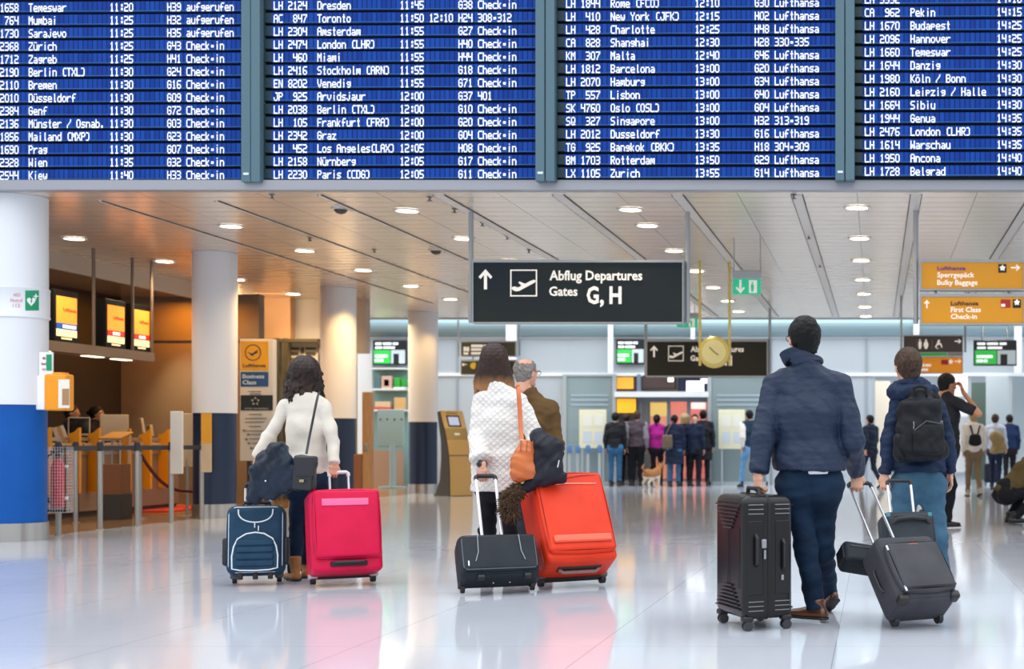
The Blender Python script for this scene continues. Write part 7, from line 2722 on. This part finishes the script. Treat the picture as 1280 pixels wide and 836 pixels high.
# jacket over the arm of the cream sweater woman
M_NJ = fabric('dark_blue_jacket', '#18212e', '#212d3d', 0.34, 7, 0.9, (1, 1, 1))
o, L = soft_thing('jacket', 'crumpled dark navy jacket hanging over the left arm of the cream sweater person', 'jacket', 345, 600, 9.82)
solid_obj('cloth', [([Seg(L(346, 562), L(327, 590), 0.06, 0.075, 0.05, 0.06, u=(1, 0, 0), k=0.05), Seg(L(348, 562), L(362, 592), 0.06, 0.10, 0.05, 0.065, u=(1, 0, 0), k=0.05),
                      Seg(L(345, 585), L(345, 608), 0.13, 0.12, 0.065, 0.06, u=(1, 0, 0), k=0.04), Seg(L(324, 590), L(318, 622), 0.055, 0.045, 0.06, 0.05, u=(1, 0, 0), k=0.04),
                      Seg(L(338, 605), L(342, 619), 0.08, 0.055, 0.05, 0.04, u=(1, 0, 0), k=0.03), Seg(L(356, 600), L(376, 606), 0.06, 0.045, 0.05, 0.04, k=0.04), Seg(L(326, 571, 0.02), L(350, 559, 0.03), 0.04, 0.04, k=0.04)], [])],
          0.0075, M_NJ, o, folds(0.022, 22, 11, (1, 1, 0.6)))
part(o, 'press_stud', M_ALUR, lambda q: q.sphere(tuple(L(332, 601, -0.075)), 0.007, 8))
o, L = soft_thing('handbag', 'black leather handbag on a shoulder strap at the back of the cream sweater person', 'handbag', 382, 612, 9.80)
solid_obj('body', [([RBox(L(381, 591), (0.075, 0.045, 0.125), 0.02, np.array(Euler((0, math.radians(4), 0)).to_matrix()))], [])], 0.006, mat('leather_black', '#202328', 0.4, bump=(60, 0.2)), o, folds(0.006, 30, 7))
part(o, 'flap', MATS['leather_black'], lambda q: q.rbox(tuple(L(381, 583, -0.045)), (0.135, 0.016, 0.14), 0.007))
part(o, 'clasp', mat('clasp_brass', '#a89a70', 0.3, 0.7), lambda q: q.rbox(tuple(L(377, 601, -0.058)), (0.035, 0.01, 0.02), 0.004))
pts = [L(383, 567, 0), L(386, 550, 0.075), L(391, 525, 0.10), L(395, 505, 0.115), L(397, 496, 0.15), L(399, 490, 0.22), L(398, 492, 0.31)]
part(o, 'strap', MATS['leather_black'], lambda q: q.tube(pts, 0.009, 8, flat=0.5))

# orange bucket bag of the woman in white
M_OLEA = mat('leather_orange', '#c8682a', 0.35, coat=0.2, bump=(14, 0.25), var=('#b85a20', 6))
o, L = soft_thing('handbag', 'orange leather bucket bag hanging from the shoulder of the white knit coat person', 'handbag', 657, 595, 9.66)
solid_obj('body', [([Seg(L(656, 592), L(658, 566), 0.098, 0.072, 0.075, 0.05, u=(1, 0, 0.1), k=0.04), Seg(L(648, 578), L(667, 590), 0.05, 0.05, k=0.05), Seg(L(655, 563), L(660, 552), 0.06, 0.05, 0.035, 0.02, u=(1, 0, 0), k=0.03)],
                     [(L(661, 599.5), (0.3, 0, -1)), (L(658, 549), (0.1, 0, 1))])], 0.006, M_OLEA, o, folds(0.008, 34, 5))
for px in (651.5, 659, 666):
    part(o, 'pleat', mat('leather_brown', '#8a4318', 0.4), lambda q: q.tube([L(px, 551, -0.03), L(px - 0.6, 558, -0.055), L(px - 1, 564, -0.066)], 0.004, 6))
pts = [L(652, 552, 0), L(651, 535, 0.07), L(650, 515, 0.115), L(649, 500, 0.13), L(648, 488, 0.16), L(647, 482, 0.24), L(646.5, 484, 0.36)]
part(o, 'strap', M_OLEA, lambda q: q.tube(pts, 0.017, 8, flat=0.3, up=(0, 1, 0)))
part(o, 'strap_ring', M_ALUR, lambda q: q.tube([tuple(L(652, 552, -0.01) + V3(0.014 * math.cos(a), 0, 0.014 * math.sin(a))) for a in np.linspace(0, 6.283, 15)[:-1]], 0.003, 6, True))

# black coat with fur trim over her arm
o, L = soft_thing('coat', 'black padded coat with brown fur trim draped above the orange suitcase', 'coat', 682, 600, 9.68)
solid_obj('cloth', [([Seg(L(674, 545, 0.05), L(690, 560, 0.05), 0.06, 0.075, k=0.05), Seg(L(688, 560), L(690, 592), 0.085, 0.10, 0.08, 0.08, u=(1, 0, 0), k=0.05), Seg(L(676, 560), L(678, 595), 0.055, 0.075, 0.07, 0.07, u=(1, 0, 0), k=0.05),
                      Seg(L(690, 590), L(668, 602), 0.06, 0.05, k=0.04), Seg(L(668, 600), L(655, 612), 0.04, 0.03, k=0.03)], [])], 0.0075, fabric('black_padded', '#1c1e26', '#262932', 0.55, 12, 0.4), o, folds(0.02, 24, 21))
part(o, 'zip', M_ALUR, lambda q: q.tube([L(699, 575, -0.085), L(697, 584, -0.095)], 0.004, 6))
rs = np.random.RandomState(5)
qf = MB()
axis = [L(650, 612, 0.0), L(640, 618, -0.03), L(635, 630, -0.05), L(640, 641, -0.05)]
for i in range(1500):
    t = rs.uniform(0, 2.999)
    k = int(t)
    c = axis[k] + (axis[k + 1] - axis[k]) * (t - k)
    dv = rs.normal(size=3)
    dv /= np.linalg.norm(dv)
    base = c + dv * 0.035
    tip = base + (dv + V3(-0.2, -0.2, -0.35)) * rs.uniform(0.03, 0.055)
    qf.tube([base, (base + tip) / 2 + rs.normal(size=3) * 0.003, tip], [0.005, 0.004, 0.0005], 4, caps=False)
fo = qf.build('fur_trim', mat('fur_brown', '#6b5138', 0.8, var=('#3c2b1e', 60)), o, True)
solid_obj('fur_base', [([Seg(axis[i], axis[i + 1], 0.045, 0.045, k=0.03) for i in range(3)], [])], 0.008, mat('fur_brown', '#6b5138'), fo, folds(0.01, 60, 2))

# backpack
d0 = 9.86
o, L = soft_thing('backpack', 'black backpack on the back of the person in blue jeans', 'backpack', 1152, 586, d0)
M_BP = fabric('backpack_black', '#131519', '#1b1d22', 0.6, 12, 0.8)
solid_obj('body', [([Seg(L(1152, 562, 0.02), L(1150, 510, 0.03), 0.185, 0.155, 0.11, 0.085, u=(1, 0, 0), k=0.05, sq=3.2, cap=0.8), Seg(L(1150, 508, 0.05), L(1149, 493, 0.07), 0.13, 0.075, 0.07, 0.05, u=(1, 0, 0), k=0.05)], [])], 0.0075, M_BP, o, folds(0.016, 26, 13))
solid_obj('front_pocket', [([Seg(L(1160, 562, -0.085), L(1161, 535, -0.075), 0.115, 0.11, 0.05, 0.04, u=(1, 0, 0), k=0.03, sq=3.0, cap=0.8)], [])], 0.0075, M_BP, o, folds(0.008, 30, 3))
solid_obj('side_pocket', [([Seg(L(1125, 570, 0.0), L(1125, 548, 0.0), 0.05, 0.045, 0.07, 0.06, u=(1, 0, 0), k=0.03)], [])], 0.0075, M_BP, o, folds(0.008, 30, 3))
part(o, 'pocket_zip', mat('zip_steel', '#8b8f96', 0.4, 0.5), lambda q: q.tube([L(1142, 527, -0.065), L(1142.5, 531, -0.072), L(1142, 536, -0.078)], 0.005, 6))
part(o, 'zip_line', mat('zip_grey', '#4b525a'), lambda q: q.tube([L(1143, 538, -0.108), L(1158, 526, -0.10), L(1179, 530, -0.10)], 0.004, 6))
part(o, 'top_loop', M_BP, lambda q: q.tube([L(1141, 494, 0.0), L(1142, 485, 0.0), L(1150, 482, 0.01), L(1158, 485, 0.0), L(1159, 494, 0.0)], 0.012, 8))
for side, pts in (('l', [(1141, 497, 0.08), (1131, 492, 0.12), (1123, 493, 0.18), (1117, 500, 0.26), (1112, 515, 0.36), (1118, 540, 0.38), (1124, 562, 0.2)]), ('r', [(1158, 497, 0.08), (1166, 492, 0.12), (1172, 494, 0.18), (1176, 502, 0.26), (1180, 520, 0.34), (1178, 545, 0.36), (1178, 565, 0.2)])):
    part(o, 'shoulder_strap', M_BP, lambda q: q.tube([L(*p) for p in pts], 0.028, 8, flat=0.35, up=(0, 1, 0)))
part(o, 'logo_tab', mat('tab_grey', '#6c7078', 0.5), lambda q: q.rbox(tuple(L(1177, 527, -0.06)), (0.02, 0.01, 0.014), 0.003))

# small bags in the crowd
o, L = soft_thing('backpack', 'small black backpack on the off-white sweater person', 'backpack', 1219, 558, 25.55)
solid_obj('body', [([Seg(L(1219, 553), L(1219, 546), 0.13, 0.11, 0.07, 0.06, u=(1, 0, 0), k=0.03)], [])], 0.014, M_BP, o)
for s in (-1, 1):
    part(o, 'shoulder_strap', M_BP, lambda q: q.tube([L(1219 + s * 3, 543, 0.02), L(1219 + s * 5, 535, 0.10), L(1219 + s * 6, 532, 0.22)], 0.018, 6))
r, M = case_root('suitcase', 'small black trolley beside the off-white sweater person', 1239, 606, 0, 0)
part(r, 'body', M_BLK, lambda q: q.rbox((0, -0.12, 0.29), (0.36, 0.24, 0.46), 0.05))
part(r, 'front_pocket', M_BLK, lambda q: q.rbox((0, -0.245, 0.24), (0.3, 0.04, 0.3), 0.018))
wheels(r, (-0.13, 0.13), -0.05, 0.04, 0.03, False)
rails(r, 0.09, 0.5, 0.85, -0.05, M_ALUR, M_ZIP)
o, L = soft_thing('shoulder_bag', 'taupe shoulder bag hanging at the side of the long navy coat', 'bag', 834, 562, DF(607.8) - 0.12)
solid_obj('body', [([RBox(L(834, 552, -0.06), (0.12, 0.05, 0.16), 0.04)], [])], 0.012, mat('taupe_leather', '#6b5a4a', 0.5), o, folds(0.01, 20, 3))
part(o, 'strap', mat('taupe_leather', '#6b5a4a'), lambda q: q.tube([L(832, 545, 0), L(836, 535, 0.02), L(841, 527, 0.05), L(842, 523, 0.14)], 0.015, 6))
o, L = soft_thing('jacket', 'khaki jacket draped at the hip of the white shirt wearer', 'jacket', 1247, 565, DF(612) - 0.2)
solid_obj('cloth', [([Seg(L(1244, 546), L(1252, 560), 0.13, 0.10, k=0.05), Seg(L(1250, 548), L(1243, 562), 0.08, 0.1, k=0.05)], [])], 0.014, fabric('khaki_cloth', '#8b7650', None, 0.8), o, folds(0.03, 18, 4))
